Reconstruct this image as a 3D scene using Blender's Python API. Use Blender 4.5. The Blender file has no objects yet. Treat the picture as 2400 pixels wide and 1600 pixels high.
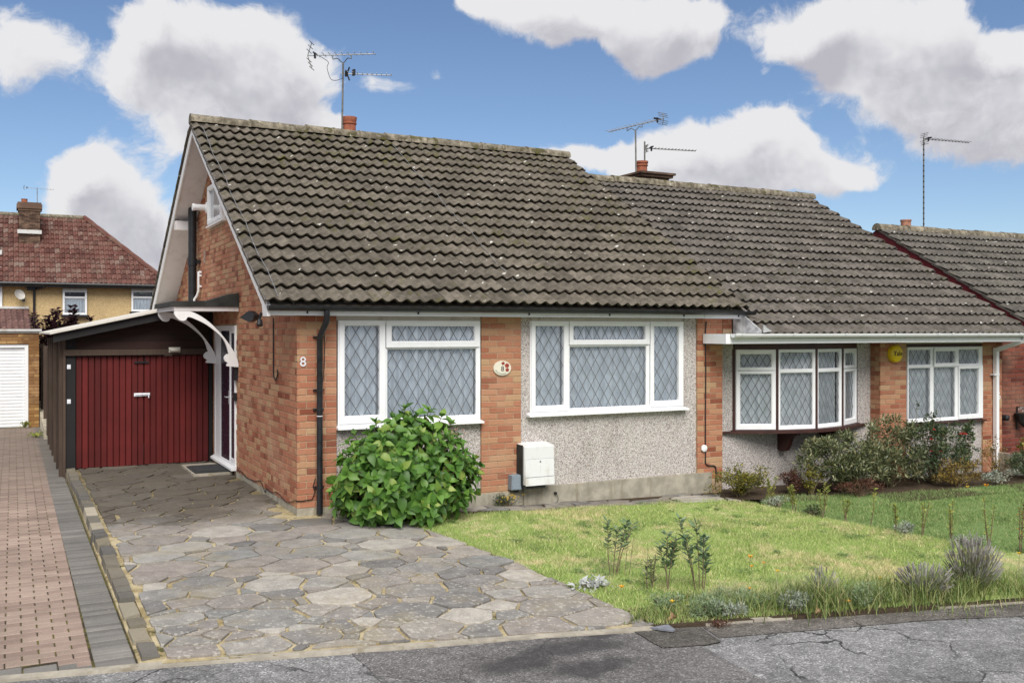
import bpy, math, random
import numpy as np
from math import sin, cos, pi, radians, sqrt, atan2, exp, floor
from mathutils import Matrix, Vector

sc = bpy.context.scene
COL = sc.collection
rng = random.Random(8)
nrs = np.random.RandomState(8)

# ------------------------------------------------------------------ camera
CAM = np.array([-2.8907, -10.7697, 2.0737])
TH = 0.48075
FPX = 2268.25
cd = bpy.data.cameras.new('camera')
cam = bpy.data.objects.new('camera', cd)
COL.objects.link(cam)
cam.location = CAM
cam.rotation_euler = (pi / 2, 0, -TH)
cd.sensor_width = 36.0
cd.lens = 36.0 * FPX / 2400.0
cd.shift_y = -25.7 / 2400.0
cd.clip_start = 0.1
cd.clip_end = 2000
sc.camera = cam

# ------------------------------------------------------------------ sky, sun, exposure
SUN_EL = radians(47)
SUN_AZ = radians(198)          # compass-like: 0 = +y (behind the houses), clockwise
SKY_STRENGTH = 0.10
sc.view_settings.view_transform = 'Standard'
sc.view_settings.look = 'None'
sc.view_settings.gamma = 1.0
sc.view_settings.exposure = 0.68
sc.view_settings.use_curve_mapping = False

def sock(nt, v, inp):
    if isinstance(v, bpy.types.NodeSocket):
        nt.links.new(v, inp)
    elif v is not None:
        if hasattr(inp, 'default_value'):
            if inp.type == 'RGBA' and len(v) == 3:
                v = (*v, 1)
            inp.default_value = v

class G:
    def __init__(s, nt):
        s.nt = nt
    def node(s, t, ins=None, **kw):
        n = s.nt.nodes.new(t)
        for k, v in kw.items():
            setattr(n, k, v)
        if ins:
            for k, v in ins.items():
                sock(s.nt, v, n.inputs[k])
        return n
    def math(s, op, a, b=None, c=None, clamp=False):
        n = s.node('ShaderNodeMath', operation=op, use_clamp=clamp)
        sock(s.nt, a, n.inputs[0])
        if b is not None: sock(s.nt, b, n.inputs[1])
        if c is not None: sock(s.nt, c, n.inputs[2])
        return n.outputs[0]
    def vmath(s, op, a, b=None):
        n = s.node('ShaderNodeVectorMath', operation=op)
        sock(s.nt, a, n.inputs[0])
        if b is not None: sock(s.nt, b, n.inputs[1])
        return n.outputs['Value'] if op in ('DOT_PRODUCT', 'LENGTH', 'DISTANCE') else n.outputs[0]
    def mix(s, f, a, b, blend='MIX'):
        n = s.node('ShaderNodeMix', data_type='RGBA', blend_type=blend)
        sock(s.nt, f, n.inputs[0]); sock(s.nt, a, n.inputs[6]); sock(s.nt, b, n.inputs[7])
        return n.outputs[2]
    def ramp(s, f, stops, interp='LINEAR'):
        n = s.node('ShaderNodeValToRGB')
        r = n.color_ramp; r.interpolation = interp
        while len(r.elements) < len(stops): r.elements.new(0.5)
        while len(r.elements) > len(stops): r.elements.remove(r.elements[-1])
        for e, (p, c) in zip(r.elements, stops):
            e.position = p
            e.color = (*c, 1) if hasattr(c, '__len__') else (c, c, c, 1)
        sock(s.nt, f, n.inputs[0])
        return n.outputs[0]
    def smooth(s, x, a, b):
        n = s.node('ShaderNodeMapRange', interpolation_type='SMOOTHSTEP')
        sock(s.nt, x, n.inputs[0])
        n.inputs[1].default_value = a; n.inputs[2].default_value = b
        return n.outputs[0]
    def noise(s, vec, scale, detail=3.0, rough=0.55, dist=0.0):
        n = s.node('ShaderNodeTexNoise', {'Vector': vec, 'Scale': scale, 'Detail': detail, 'Roughness': rough, 'Distortion': dist})
        return n.outputs['Fac']
    def noisec(s, vec, scale, detail=3.0):
        return s.node('ShaderNodeTexNoise', {'Vector': vec, 'Scale': scale, 'Detail': detail}).outputs['Color']
    def vor(s, vec, scale, feature='F1', out='Distance', rnd=1.0):
        n = s.node('ShaderNodeTexVoronoi', {'Vector': vec, 'Scale': scale, 'Randomness': rnd}, feature=feature)
        return n.outputs[out]
    def pos(s):
        return s.node('ShaderNodeNewGeometry').outputs['Position']
    def scale(s, v, sx, sy, sz):
        return s.vmath('MULTIPLY', v, (sx, sy, sz))

# sky: Nishita sky with cumulus banks, all in direction space (azimuth, elevation)
world = bpy.data.worlds.new('World')
sc.world = world
world.use_nodes = True
nt = world.node_tree
nt.nodes.clear()
g = G(nt)

# cloud density as a node group so it can be sampled twice (density, and density towards the light)
grp = bpy.data.node_groups.new('cloud_density', 'ShaderNodeTree')
grp.interface.new_socket('uv', in_out='INPUT', socket_type='NodeSocketVector')
grp.interface.new_socket('d', in_out='OUTPUT', socket_type='NodeSocketFloat')
cg = G(grp)
gi = grp.nodes.new('NodeGroupInput'); go = grp.nodes.new('NodeGroupOutput')
uv = gi.outputs[0]
wob = cg.vmath('SUBTRACT', cg.noisec(uv, 7.0, 4.0), (0.5, 0.5, 0.5))
uvw = cg.vmath('ADD', uv, cg.vmath('MULTIPLY', wob, (0.12, 0.085, 0.0)))
D = 2400 / 2352
# cloud banks: azimuth / elevation of centre and half sizes, in units of the 2352 px wide photograph
BANKS = [(50, 105, 115, 85), (340, 80, 120, 110), (560, 70, 150, 90), (640, 150, 190, 90), (450, 200, 250, 95),
         (560, 265, 150, 55), (770, 298, 130, 26), (690, 275, 90, 30),
         (235, 395, 110, 72), (430, 335, 120, 60), (300, 500, 140, 85), (200, 465, 85, 50), (260, 600, 230, 80),
         (885, 212, 48, 34, .62), (975, 183, 30, 24, .40), (1395, 228, 26, 18, .34), (1772, 158, 20, 14, .28),
         (1240, 45, 150, 60), (1430, 30, 220, 62), (1490, 95, 90, 50), (1590, 45, 80, 45), (1110, 30, 50, 30),
         (1880, 60, 110, 50), (2010, 60, 220, 110), (2095, 150, 200, 100), (2210, 220, 190, 95), (2290, 290, 190, 85), (2320, 180, 90, 90),
         (1480, 355, 90, 55), (1620, 345, 130, 75), (1760, 300, 95, 70), (1800, 370, 150, 68), (1930, 405, 90, 40), (1640, 405, 230, 40), (1420, 380, 60, 40), (1310, 375, 60, 30)]
tot = None
for (bx, by, ra, rb, *amp) in BANKS:
    az = TH + math.atan((bx * D - 1200) / FPX)
    el = math.atan((774.3 - by * D) * cos(az - TH) / FPX)
    a = ra * D / FPX * cos(az - TH) ** 2; b = rb * D / FPX * cos(az - TH)
    q = cg.vmath('MULTIPLY', cg.vmath('SUBTRACT', uvw, (az, el, 0)), (1 / a, 1 / b, 0))
    e = cg.math('EXPONENT', cg.math('MULTIPLY', cg.vmath('DOT_PRODUCT', q, q), -1.0))
    e = cg.math('MULTIPLY', e, amp[0] if amp else 0.95)
    tot = e if tot is None else cg.math('MAXIMUM', tot, e) if False else cg.math('ADD', tot, e)
tot = cg.math('MINIMUM', tot, 1.15)
# unseen cloud outside the directions listed above, added denser to raise the ambient light
q = cg.vmath('MULTIPLY', cg.vmath('SUBTRACT', uv, (TH, 0.16, 0)), (1 / 0.62, 1 / 0.36, 0))
outside = cg.smooth(cg.vmath('DOT_PRODUCT', q, q), 0.8, 1.5)
rest = cg.math('MULTIPLY', cg.math('SUBTRACT', cg.noise(cg.scale(uv, 1.0, 1.6, 1), 3.2, 2.0), 0.24), 3.0)
tot = cg.math('ADD', tot, cg.math('MULTIPLY', cg.math('MAXIMUM', rest, 0.0), outside))
fine = cg.math('SUBTRACT', cg.noise(uvw, 22.0, 8.0, 0.66), 0.5)
mid_ = cg.math('SUBTRACT', cg.noise(uvw, 8.0, 3.0, 0.5), 0.5)
d = cg.math('ADD', cg.math('ADD', tot, cg.math('MULTIPLY', fine, 1.2)), cg.math('MULTIPLY', mid_, 1.25))
grp.links.new(d, go.inputs[0])

dirv = g.node('ShaderNodeTexCoord').outputs['Generated']
sep = g.node('ShaderNodeSeparateXYZ', {0: dirv})
az = g.math('ARCTAN2', sep.outputs[0], sep.outputs[1])
el = g.math('ARCSINE', sep.outputs[2])
uv = g.node('ShaderNodeCombineXYZ', {0: az, 1: el, 2: 0.0}).outputs[0]
def dens(v):
    n = g.node('ShaderNodeGroup'); n.node_tree = grp
    g.nt.links.new(v, n.inputs[0])
    return n.outputs[0]
d0 = dens(uv)
d1 = dens(g.vmath('ADD', uv, (-0.012, 0.028, 0)))
alpha = g.smooth(d0, 0.40, 0.76)
sky = g.node('ShaderNodeTexSky', sky_type='NISHITA', sun_disc=False, sun_elevation=SUN_EL, sun_rotation=SUN_AZ,
             air_density=0.9, dust_density=0.15, ozone_density=2.2, altitude=50)
skyc = g.mix(1.0, sky.outputs[0], (0.60, 0.62, 0.66), 'MULTIPLY')
skyc = g.mix(1.0, skyc, (SKY_STRENGTH * 10,) * 3, 'MULTIPLY')
shade = g.smooth(g.math('SUBTRACT', g.math('MULTIPLY', d1, 0.9), g.math('MULTIPLY', d0, 0.12)), 0.38, 1.08)
low = g.noise(uv, 9.0, 4.0, 0.6)
shade = g.math('MULTIPLY', shade, g.smooth(low, 0.30, 0.62))
cloud = g.ramp(shade, [(0.0, (4.8, 4.8, 4.9)), (0.5, (3.75, 3.75, 4.0)), (1.0, (2.95, 2.90, 3.22))])
final = g.mix(alpha, skyc, cloud)
bg = g.node('ShaderNodeBackground', {'Color': final, 'Strength': SKY_STRENGTH * 1.06})
out = g.node('ShaderNodeOutputWorld')
nt.links.new(bg.outputs[0], out.inputs[0])

sd = bpy.data.lights.new('sun', 'SUN')
sd.energy = 2.6
sd.angle = radians(40)
sd.color = (1.0, 0.96, 0.90)
sun = bpy.data.objects.new('sun', sd)
COL.objects.link(sun)
sv = Vector((sin(SUN_AZ) * cos(SUN_EL), cos(SUN_AZ) * cos(SUN_EL), sin(SUN_EL)))
sun.rotation_euler = sv.to_track_quat('Z', 'Y').to_euler()
sun.location = (0, -20, 30)

# ------------------------------------------------------------------ projection (used only to rank which pieces show largest)
FW = np.array([sin(TH), cos(TH), 0]); RT = np.array([cos(TH), -sin(TH), 0])
def in_view(p, m=40):
    d = np.array(p) - CAM
    z = d @ FW
    if z < 0.5: return False
    return -m < 1200 + FPX * (d @ RT) / z < 2400 + m and -m < 774 - FPX * d[2] / z < 1600 + m
def rank(p, n):
    d = np.array(p) - CAM
    r = np.linalg.norm(d)
    return max(0.0, -float(d @ np.array(n)) / r) / (r * r)

# ------------------------------------------------------------------ ground heights
def fx(x): return np.interp(x, [-30, 0, 2.89, 5.86, 12, 30], [0.0, 0.0, -0.125, -0.195, -0.30, -0.75])
def pz(x): return np.interp(x, [-30, -2, 1.5, 5, 12, 30], [-0.10, -0.10, -0.165, -0.24, -0.40, -0.8])
def gz(x, y):
    t = np.clip(-np.asarray(y, float) / 4.5, 0, 1)
    return fx(x) * (1 - t) + pz(x) * t + 0.002 * np.clip(y, 0, 8)
def road_edge(x): return -4.5 - 0.2 * x

# ------------------------------------------------------------------ object helpers
def link(name, me, mat=None, parent=None, smooth=False):
    o = bpy.data.objects.new(name, me)
    COL.objects.link(o)
    if mat is not None and me is not None and not me.materials:
        for m in (mat if isinstance(mat, (list, tuple)) else [mat]): me.materials.append(m)
    if parent is not None:
        o.parent = parent
        if parent.parent is None and parent.type == 'EMPTY' and not parent.get('_local'):
            o.location = -parent.location
    if smooth:
        me.polygons.foreach_set('use_smooth', [True] * len(me.polygons))
    return o

def tag(o, label=None, cat=None, group=None, kind=None):
    if label: o['label'] = label
    if cat: o['category'] = cat
    if group: o['group'] = group
    if kind: o['kind'] = kind
    return o

LOCALS = set()
def thing(name, label, cat, loc=(0, 0, 0), group=None, local=False, rz=0.0):
    o = bpy.data.objects.new(name, None)
    COL.objects.link(o)
    o.location = loc
    o.rotation_euler = (0, 0, rz)
    o.empty_display_size = 0.2
    if local: LOCALS.add(o.name)
    tag(o, label, cat, group)
    return o

class MB:
    """collects geometry for ONE mesh object"""
    def __init__(s, M=None):
        s.v = []; s.f = []; s.m = []; s.M = M; s.mi = 0
    def add(s, vs, fs):
        b = len(s.v)
        if s.M is not None: vs = [tuple(s.M @ Vector(v)) for v in vs]
        s.v.extend([tuple(v) for v in vs]); s.f.extend([tuple(i + b for i in f) for f in fs]); s.m.extend([s.mi] * len(fs))
        return s
    def box(s, x0, y0, z0, x1, y1, z1):
        return s.add([(x0, y0, z0), (x1, y0, z0), (x1, y1, z0), (x0, y1, z0), (x0, y0, z1), (x1, y0, z1), (x1, y1, z1), (x0, y1, z1)],
                     [(0, 3, 2, 1), (4, 5, 6, 7), (0, 1, 5, 4), (1, 2, 6, 5), (2, 3, 7, 6), (3, 0, 4, 7)])
    def hexa(s, p):
        return s.add(p, [(0, 3, 2, 1), (4, 5, 6, 7), (0, 1, 5, 4), (1, 2, 6, 5), (2, 3, 7, 6), (3, 0, 4, 7)])
    def prism(s, poly, a, b, axis='y'):
        """2D polygon extruded along an axis; poly coords are the two remaining axes in order"""
        n = len(poly)
        def P(q, t):
            return {'y': (q[0], t, q[1]), 'x': (t, q[0], q[1]), 'z': (q[0], q[1], t)}[axis]
        vs = [P(q, a) for q in poly] + [P(q, b) for q in poly]
        fs = [tuple(range(n)), tuple(range(2 * n - 1, n - 1, -1))]
        fs += [(i, i + n, (i + 1) % n + n, (i + 1) % n) for i in range(n)]
        return s.add(vs, fs)
    def tube(s, path, r, seg=8, caps=True):
        path = [Vector(p) for p in path]
        rr = r if hasattr(r, '__len__') else [r] * len(path)
        vs = []; fs = []
        prevu = None
        for i, p in enumerate(path):
            t = (path[min(i + 1, len(path) - 1)] - path[max(i - 1, 0)]).normalized()
            u = prevu if prevu is not None else (Vector((0, 0, 1)) if abs(t.z) < 0.9 else Vector((1, 0, 0)))
            u = (u - t * u.dot(t)).normalized(); w = t.cross(u); prevu = u
            for k in range(seg):
                a = 2 * pi * k / seg
                vs.append(p + (u * cos(a) + w * sin(a)) * rr[i])
        for i in range(len(path) - 1):
            for k in range(seg):
                fs.append((i * seg + k, i * seg + (k + 1) % seg, (i + 1) * seg + (k + 1) % seg, (i + 1) * seg + k))
        if caps:
            fs.append(tuple(range(seg - 1, -1, -1))); fs.append(tuple(range((len(path) - 1) * seg, len(path) * seg)))
        return s.add(vs, fs)
    def lathe(s, prof, c=(0, 0, 0), seg=20, axis='z'):
        vs = []; fs = []
        for (r, h) in prof:
            for k in range(seg):
                a = 2 * pi * k / seg
                p = (r * cos(a), r * sin(a), h) if axis == 'z' else (r * cos(a), h, r * sin(a)) if axis == 'y' else (h, r * cos(a), r * sin(a))
                vs.append((p[0] + c[0], p[1] + c[1], p[2] + c[2]))
        n = len(prof)
        for i in range(n - 1):
            for k in range(seg):
                fs.append((i * seg + k, i * seg + (k + 1) % seg, (i + 1) * seg + (k + 1) % seg, (i + 1) * seg + k))
        fs.append(tuple(range(seg))); fs.append(tuple(range((n - 1) * seg, n * seg)))
        return s.add(vs, fs)
    def mesh(s, name):
        me = bpy.data.meshes.new(name)
        me.from_pydata(s.v, [], s.f)
        if s.mi or any(s.m): me.polygons.foreach_set('material_index', s.m)
        me.update()
        return me
    def build(s, name, mat, parent=None, smooth=False, fix=True):
        me = s.mesh(name)
        if fix:
            import bmesh
            bm = bmesh.new(); bm.from_mesh(me)
            bmesh.ops.recalc_face_normals(bm, faces=bm.faces)
            bm.to_mesh(me); bm.free()
        o = bpy.data.objects.new(name, me)
        COL.objects.link(o)
        for m in (mat if isinstance(mat, (list, tuple)) else [mat]): me.materials.append(m)
        adopt(o, parent)
        if smooth:
            me.polygons.foreach_set('use_smooth', [True] * len(me.polygons))
            try: me.set_sharp_from_angle(angle=radians(40))
            except Exception: pass
        return o

def adopt(o, parent):
    if parent is not None:
        o.parent = parent
        if parent.parent is None and parent.name not in LOCALS:
            o.location = Vector(o.location) - Vector(parent.location)
    return o

def np_mesh(name, verts, faces, mat, parent=None, smooth=False):
    """verts (n,3) array, faces (m,k) int array with constant k"""
    me = bpy.data.meshes.new(name)
    nv, nf, k = len(verts), len(faces), faces.shape[1]
    me.vertices.add(nv); me.loops.add(nf * k); me.polygons.add(nf)
    me.vertices.foreach_set('co', np.asarray(verts, np.float32).ravel())
    me.loops.foreach_set('vertex_index', np.asarray(faces, np.int32).ravel())
    me.polygons.foreach_set('loop_start', np.arange(0, nf * k, k, dtype=np.int32))
    me.update(calc_edges=True)
    me.validate()
    if smooth: me.polygons.foreach_set('use_smooth', [True] * len(me.polygons))
    for m in (mat if isinstance(mat, (list, tuple)) else [mat]): me.materials.append(m)
    o = bpy.data.objects.new(name, me)
    COL.objects.link(o)
    adopt(o, parent)
    return o

def catmull(pts, n=6):
    out = []
    P = [Vector(p) for p in pts]
    for i in range(len(P) - 1):
        p0, p1, p2, p3 = P[max(i - 1, 0)], P[i], P[i + 1], P[min(i + 2, len(P) - 1)]
        for k in range(n):
            t = k / n
            out.append(0.5 * ((2 * p1) + (p2 - p0) * t + (2 * p0 - 5 * p1 + 4 * p2 - p3) * t * t + (3 * p1 - p0 - 3 * p2 + p3) * t ** 3))
    out.append(P[-1])
    return [tuple(p) for p in out]

def text_mesh(name, s, size, M, mat, parent, depth=0.004, space=1.0):
    cu = bpy.data.curves.new(name, 'FONT')
    cu.body = s; cu.size = size; cu.extrude = depth; cu.align_x = 'CENTER'; cu.align_y = 'CENTER'
    cu.resolution_u = 4; cu.space_character = space
    to = bpy.data.objects.new(name + '_curve', cu)
    COL.objects.link(to)
    bpy.context.view_layer.update()
    me = bpy.data.meshes.new_from_object(to.evaluated_get(bpy.context.evaluated_depsgraph_get()))
    bpy.data.objects.remove(to); bpy.data.curves.remove(cu)
    me.transform(M)
    me.name = name
    me.materials.clear(); me.materials.append(mat)
    o = bpy.data.objects.new(name, me)
    COL.objects.link(o)
    adopt(o, parent)
    return o
# text standing upright facing -y
FRONT = lambda x, y, z: Matrix.Translation((x, y, z)) @ Matrix.Rotation(pi / 2, 4, 'X')
# ------------------------------------------------------------------ materials
def mat(name):
    m = bpy.data.materials.new(name)
    m.use_nodes = True
    m.node_tree.nodes.clear()
    g = G(m.node_tree)
    return m, g
def finish(m, g, col, rough=0.7, bump=None, bdist=0.004, bstr=1.0, metal=0.0, spec=0.5, extra=None):
    ins = {'Base Color': col, 'Roughness': rough, 'Metallic': metal, 'Specular IOR Level': spec}
    p = g.node('ShaderNodeBsdfPrincipled', ins)
    if extra:
        for k, v in extra.items(): sock(g.nt, v, p.inputs[k])
    if bump is not None:
        b = g.node('ShaderNodeBump', {'Height': bump, 'Distance': bdist, 'Strength': bstr})
        g.nt.links.new(b.outputs[0], p.inputs['Normal'])
    o = g.node('ShaderNodeOutputMaterial')
    g.nt.links.new(p.outputs[0], o.inputs[0])
    return m
def rnd(g):
    a = g.node('ShaderNodeObjectInfo').outputs['Random']
    b = g.node('ShaderNodeNewGeometry').outputs['Random Per Island']
    return g.math('FRACT', g.math('ADD', a, g.math('MULTIPLY', b, 7.31)))
def plain(name, col, rough=0.5, var=0.12, sc_=6.0, metal=0.0, bump=0.0):
    m, g = mat(name)
    p = g.pos()
    n = g.noise(p, sc_, 5.0, 0.6)
    dark = tuple(c * (1 - var * 2) for c in col); lite = tuple(min(1, c * (1 + var)) for c in col)
    c = g.ramp(n, [(0.25, dark), (0.7, lite)])
    r = g.math('ADD', g.math('MULTIPLY', n, 0.25), rough - 0.1)
    return finish(m, g, c, r, n if bump else None, bump, 1.0, metal)

def brick_mat(name, stops, wear=0.25, stain=None):
    m, g = mat(name)
    p = g.pos()
    r = rnd(g)
    c = g.ramp(r, stops)
    n = g.noise(p, 60.0, 4.0, 0.65)
    c = g.mix(1.0, c, g.ramp(n, [(0.25, 1 - wear), (0.75, 1 + wear * 0.5)]), 'MULTIPLY')
    big = g.noise(p, 1.3, 4.0)
    c = g.mix(g.math('MULTIPLY', g.smooth(big, 0.45, 0.75), 0.35), c, (0.50, 0.33, 0.22))
    sepz = g.node('ShaderNodeSeparateXYZ', {0: p}).outputs[2]
    if stain:
        c = g.mix(g.math('MULTIPLY', g.smooth(g.math('ADD', g.noise(p, 2.2, 5.0), 0.0), 0.50, 0.62), stain[1]), c, stain[0])
    b = g.math('ADD', n, g.math('MULTIPLY', g.noise(p, 240.0, 2.0), 0.5))
    return finish(m, g, c, 0.88, b, 0.0025, 0.8, spec=0.25)
M_BRICK = brick_mat('orange_brick', [(0.0, (0.21, 0.062, 0.034)), (0.10, (0.31, 0.110, 0.062)), (0.30, (0.39, 0.155, 0.090)), (0.62, (0.44, 0.195, 0.115)), (0.82, (0.46, 0.245, 0.140)), (1.0, (0.47, 0.30, 0.17))])
M_BRICK_RED = brick_mat('dark_red_brick', [(0.0, (0.105, 0.028, 0.020)), (0.5, (0.20, 0.052, 0.036)), (1.0, (0.25, 0.075, 0.050))])
M_BRICK_YEL = brick_mat('yellow_stock_brick', [(0.0, (0.20, 0.095, 0.035)), (0.4, (0.34, 0.18, 0.062)), (1.0, (0.46, 0.28, 0.11))], stain=((0.13, 0.055, 0.022), 0.6))
M_BRICK_OLD = brick_mat('old_dark_brick', [(0.0, (0.055, 0.035, 0.026)), (0.5, (0.11, 0.068, 0.048)), (1.0, (0.19, 0.12, 0.085))])

def mortar(name, col):
    m, g = mat(name); p = g.pos()
    n = g.noise(p, 14.0, 5.0, 0.6); f = g.noise(p, 160.0, 2.0)
    c = g.mix(g.smooth(n, 0.35, 0.7), tuple(x * 0.72 for x in col), col)
    return finish(m, g, c, 0.95, f, 0.003, spec=0.1)
M_MORTAR = mortar('buff_mortar', (0.50, 0.36, 0.235))
M_MORTAR_DK = mortar('grey_mortar', (0.24, 0.17, 0.14))
M_MORTAR_YEL = mortar('dull_mortar', (0.26, 0.16, 0.075))

def pebble():
    m, g = mat('pebbledash'); p = g.pos()
    r = g.node('ShaderNodeTexVoronoi', {'Vector': p, 'Scale': 100.0}); cr = g.node('ShaderNodeSeparateColor', {0: r.outputs['Color']}).outputs[0]
    c = g.ramp(cr, [(0.0, (0.13, 0.12, 0.112)), (0.14, (0.26, 0.235, 0.22)), (0.26, (0.54, 0.48, 0.445)), (0.45, (0.66, 0.62, 0.59)), (0.72, (0.76, 0.74, 0.72)), (0.9, (0.60, 0.51, 0.46)), (1.0, (0.40, 0.33, 0.29))])
    d = r.outputs['Distance']
    c = g.mix(g.smooth(d, 0.45, 0.75), c, (0.33, 0.30, 0.285))
    st = g.noise(g.scale(p, 2.2, 2.2, 0.6), 1.4, 5.0, 0.65)
    c = g.mix(g.math('MULTIPLY', g.smooth(st, 0.5, 0.75), 0.30), c, (0.42, 0.37, 0.33), 'MULTIPLY')
    return finish(m, g, c, 0.85, g.math('SUBTRACT', 1.0, d), 0.006, 1.0, spec=0.3)
M_PEBBLE = pebble()

def concrete(name, col, green=0.35):
    m, g = mat(name); p = g.pos()
    n = g.noise(p, 5.0, 6.0, 0.65); f = g.noise(p, 120.0, 3.0)
    c = g.mix(g.smooth(n, 0.35, 0.68), tuple(x * 0.66 for x in col), col)
    strk = g.noise(g.scale(p, 6.0, 6.0, 0.8), 1.2, 4.0, 0.6)
    c = g.mix(g.math('MULTIPLY', g.smooth(strk, 0.52, 0.70), green), c, (0.16, 0.125, 0.06))
    return finish(m, g, c, 0.9, f, 0.002, spec=0.2)
M_PLINTH = concrete('plinth_render', (0.42, 0.385, 0.31), 0.55)
M_CONC = concrete('edging_concrete', (0.43, 0.39, 0.32), 0.5)
M_CREAM = concrete('cream_paint', (0.62, 0.56, 0.44), 0.3)

def white_pvc(name, col=(0.84, 0.85, 0.86), dirt=0.12, rough=0.35):
    m, g = mat(name); p = g.pos()
    n = g.noise(g.scale(p, 2.0, 2.0, 1.0), 3.0, 6.0, 0.65)
    f = g.noise(g.scale(p, 30, 30, 4), 1.0, 3.0)
    c = g.mix(g.math('MULTIPLY', g.smooth(n, 0.48, 0.78), dirt * 2.2), col, tuple(x * k for x, k in zip(col, (0.70, 0.66, 0.58))))
    c = g.mix(g.math('MULTIPLY', g.smooth(f, 0.55, 0.8), dirt), c, tuple(x * 0.75 for x in col))
    return finish(m, g, c, rough, None)
M_PVC = white_pvc('white_upvc')
M_WHITE = white_pvc('white_paint', (0.80, 0.80, 0.80), 0.18, 0.5)
M_SOFFIT = white_pvc('soffit_board', (0.66, 0.635, 0.63), 0.3, 0.7)
M_GREYWHITE = white_pvc('weathered_white_paint', (0.62, 0.62, 0.60), 0.5, 0.6)
M_METERWHITE = white_pvc('meter_box_plastic', (0.70, 0.71, 0.71), 0.45, 0.55)
M_CREAMWHITE = white_pvc('off_white_felt_edge', (0.62, 0.59, 0.53), 0.6, 0.8)
M_BLACK = plain('black_upvc', (0.016, 0.017, 0.020), 0.38, 0.35, 9.0)
M_BLACKMATT = plain('black_felt', (0.030, 0.031, 0.028), 0.9, 0.4, 5.0, bump=0.004)
M_GREYBOX = plain('grey_plastic', (0.23, 0.28, 0.33), 0.55, 0.12)
M_BROWN = plain('dark_brown_stain', (0.052, 0.018, 0.014), 0.45, 0.25, 9.0)
M_MAROON = plain('maroon_paint', (0.13, 0.012, 0.020), 0.5, 0.2)
M_NAVY = plain('navy_door', (0.012, 0.013, 0.030), 0.22, 0.15)
M_LEADCAME = plain('lead_strip', (0.085, 0.09, 0.095), 0.5, 0.15)
M_FLASH = plain('lead_flashing', (0.48, 0.49, 0.50), 0.6, 0.35, 9.0)
M_STEEL = plain('galvanised_steel', (0.42, 0.43, 0.44), 0.42, 0.2, 20.0, metal=0.8)
M_ALU = plain('aluminium', (0.50, 0.51, 0.52), 0.45, 0.2, 20.0, metal=0.6)
M_MAST = plain('weathered_mast', (0.17, 0.165, 0.15), 0.6, 0.3, 12.0, metal=0.3)
M_TERRA = plain('terracotta', (0.33, 0.105, 0.055), 0.8, 0.22, 14.0, bump=0.003)
M_TERRA2 = plain('pale_terracotta', (0.40, 0.19, 0.12), 0.8, 0.2, 14.0, bump=0.003)
M_LAMP = plain('opal_lamp_glass', (0.66, 0.64, 0.56), 0.4, 0.08)
M_YELLOW = plain('yellow_plastic', (0.78, 0.55, 0.012), 0.35, 0.06)
M_TEXT = plain('black_print', (0.012, 0.012, 0.013), 0.5, 0.1)
M_NUM = plain('white_numeral', (0.74, 0.76, 0.80), 0.4, 0.08)
M_CERAMIC = plain('ivory_ceramic', (0.72, 0.68, 0.56), 0.22, 0.05)
M_POPPYRED = plain('red_glaze', (0.34, 0.055, 0.035), 0.3, 0.3, 60.0)
M_GREENGLAZE = plain('green_glaze', (0.06, 0.12, 0.07), 0.3, 0.1)
M_INSIDE = plain('dim_interior', (0.10, 0.11, 0.13), 0.9, 0.2)
M_MATRUB = plain('rubber_mat', (0.032, 0.033, 0.034), 0.9, 0.3, 60.0, bump=0.004)
M_SLATE = plain('slate_chip', (0.20, 0.21, 0.24), 0.55, 0.2, 18.0, bump=0.003)
M_DISH = plain('dish_grey', (0.50, 0.48, 0.44), 0.5, 0.2)
M_WOODDK = None

def wood(name, c1, c2, scale=(26, 26, 1.2), rough=0.75):
    m, g = mat(name); p = g.pos()
    r = rnd(g)
    n = g.noise(g.scale(p, *scale), 1.0, 5.0, 0.7, 0.6)
    c = g.mix(n, c1, c2)
    c = g.mix(1.0, c, g.ramp(r, [(0.0, 0.72), (1.0, 1.18)]), 'MULTIPLY')
    w = g.noise(p, 1.8, 5.0, 0.6)
    c = g.mix(1.0, c, g.ramp(w, [(0.3, 0.78), (0.7, 1.12)]), 'MULTIPLY')
    return finish(m, g, c, rough, n, 0.003, spec=0.3)
M_REDWOOD = wood('red_painted_boards', (0.088, 0.0085, 0.0080), (0.135, 0.0145, 0.0125), rough=0.6)
M_FENCE = wood('weathered_dark_timber', (0.040, 0.026, 0.019), (0.105, 0.072, 0.052))
M_DARKBOARD = wood('dark_brown_cladding', (0.022, 0.011, 0.009), (0.045, 0.020, 0.015), (1.2, 26, 26))
M_DARKPAINT = wood('near_black_timber', (0.010, 0.010, 0.011), (0.022, 0.020, 0.020))

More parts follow.
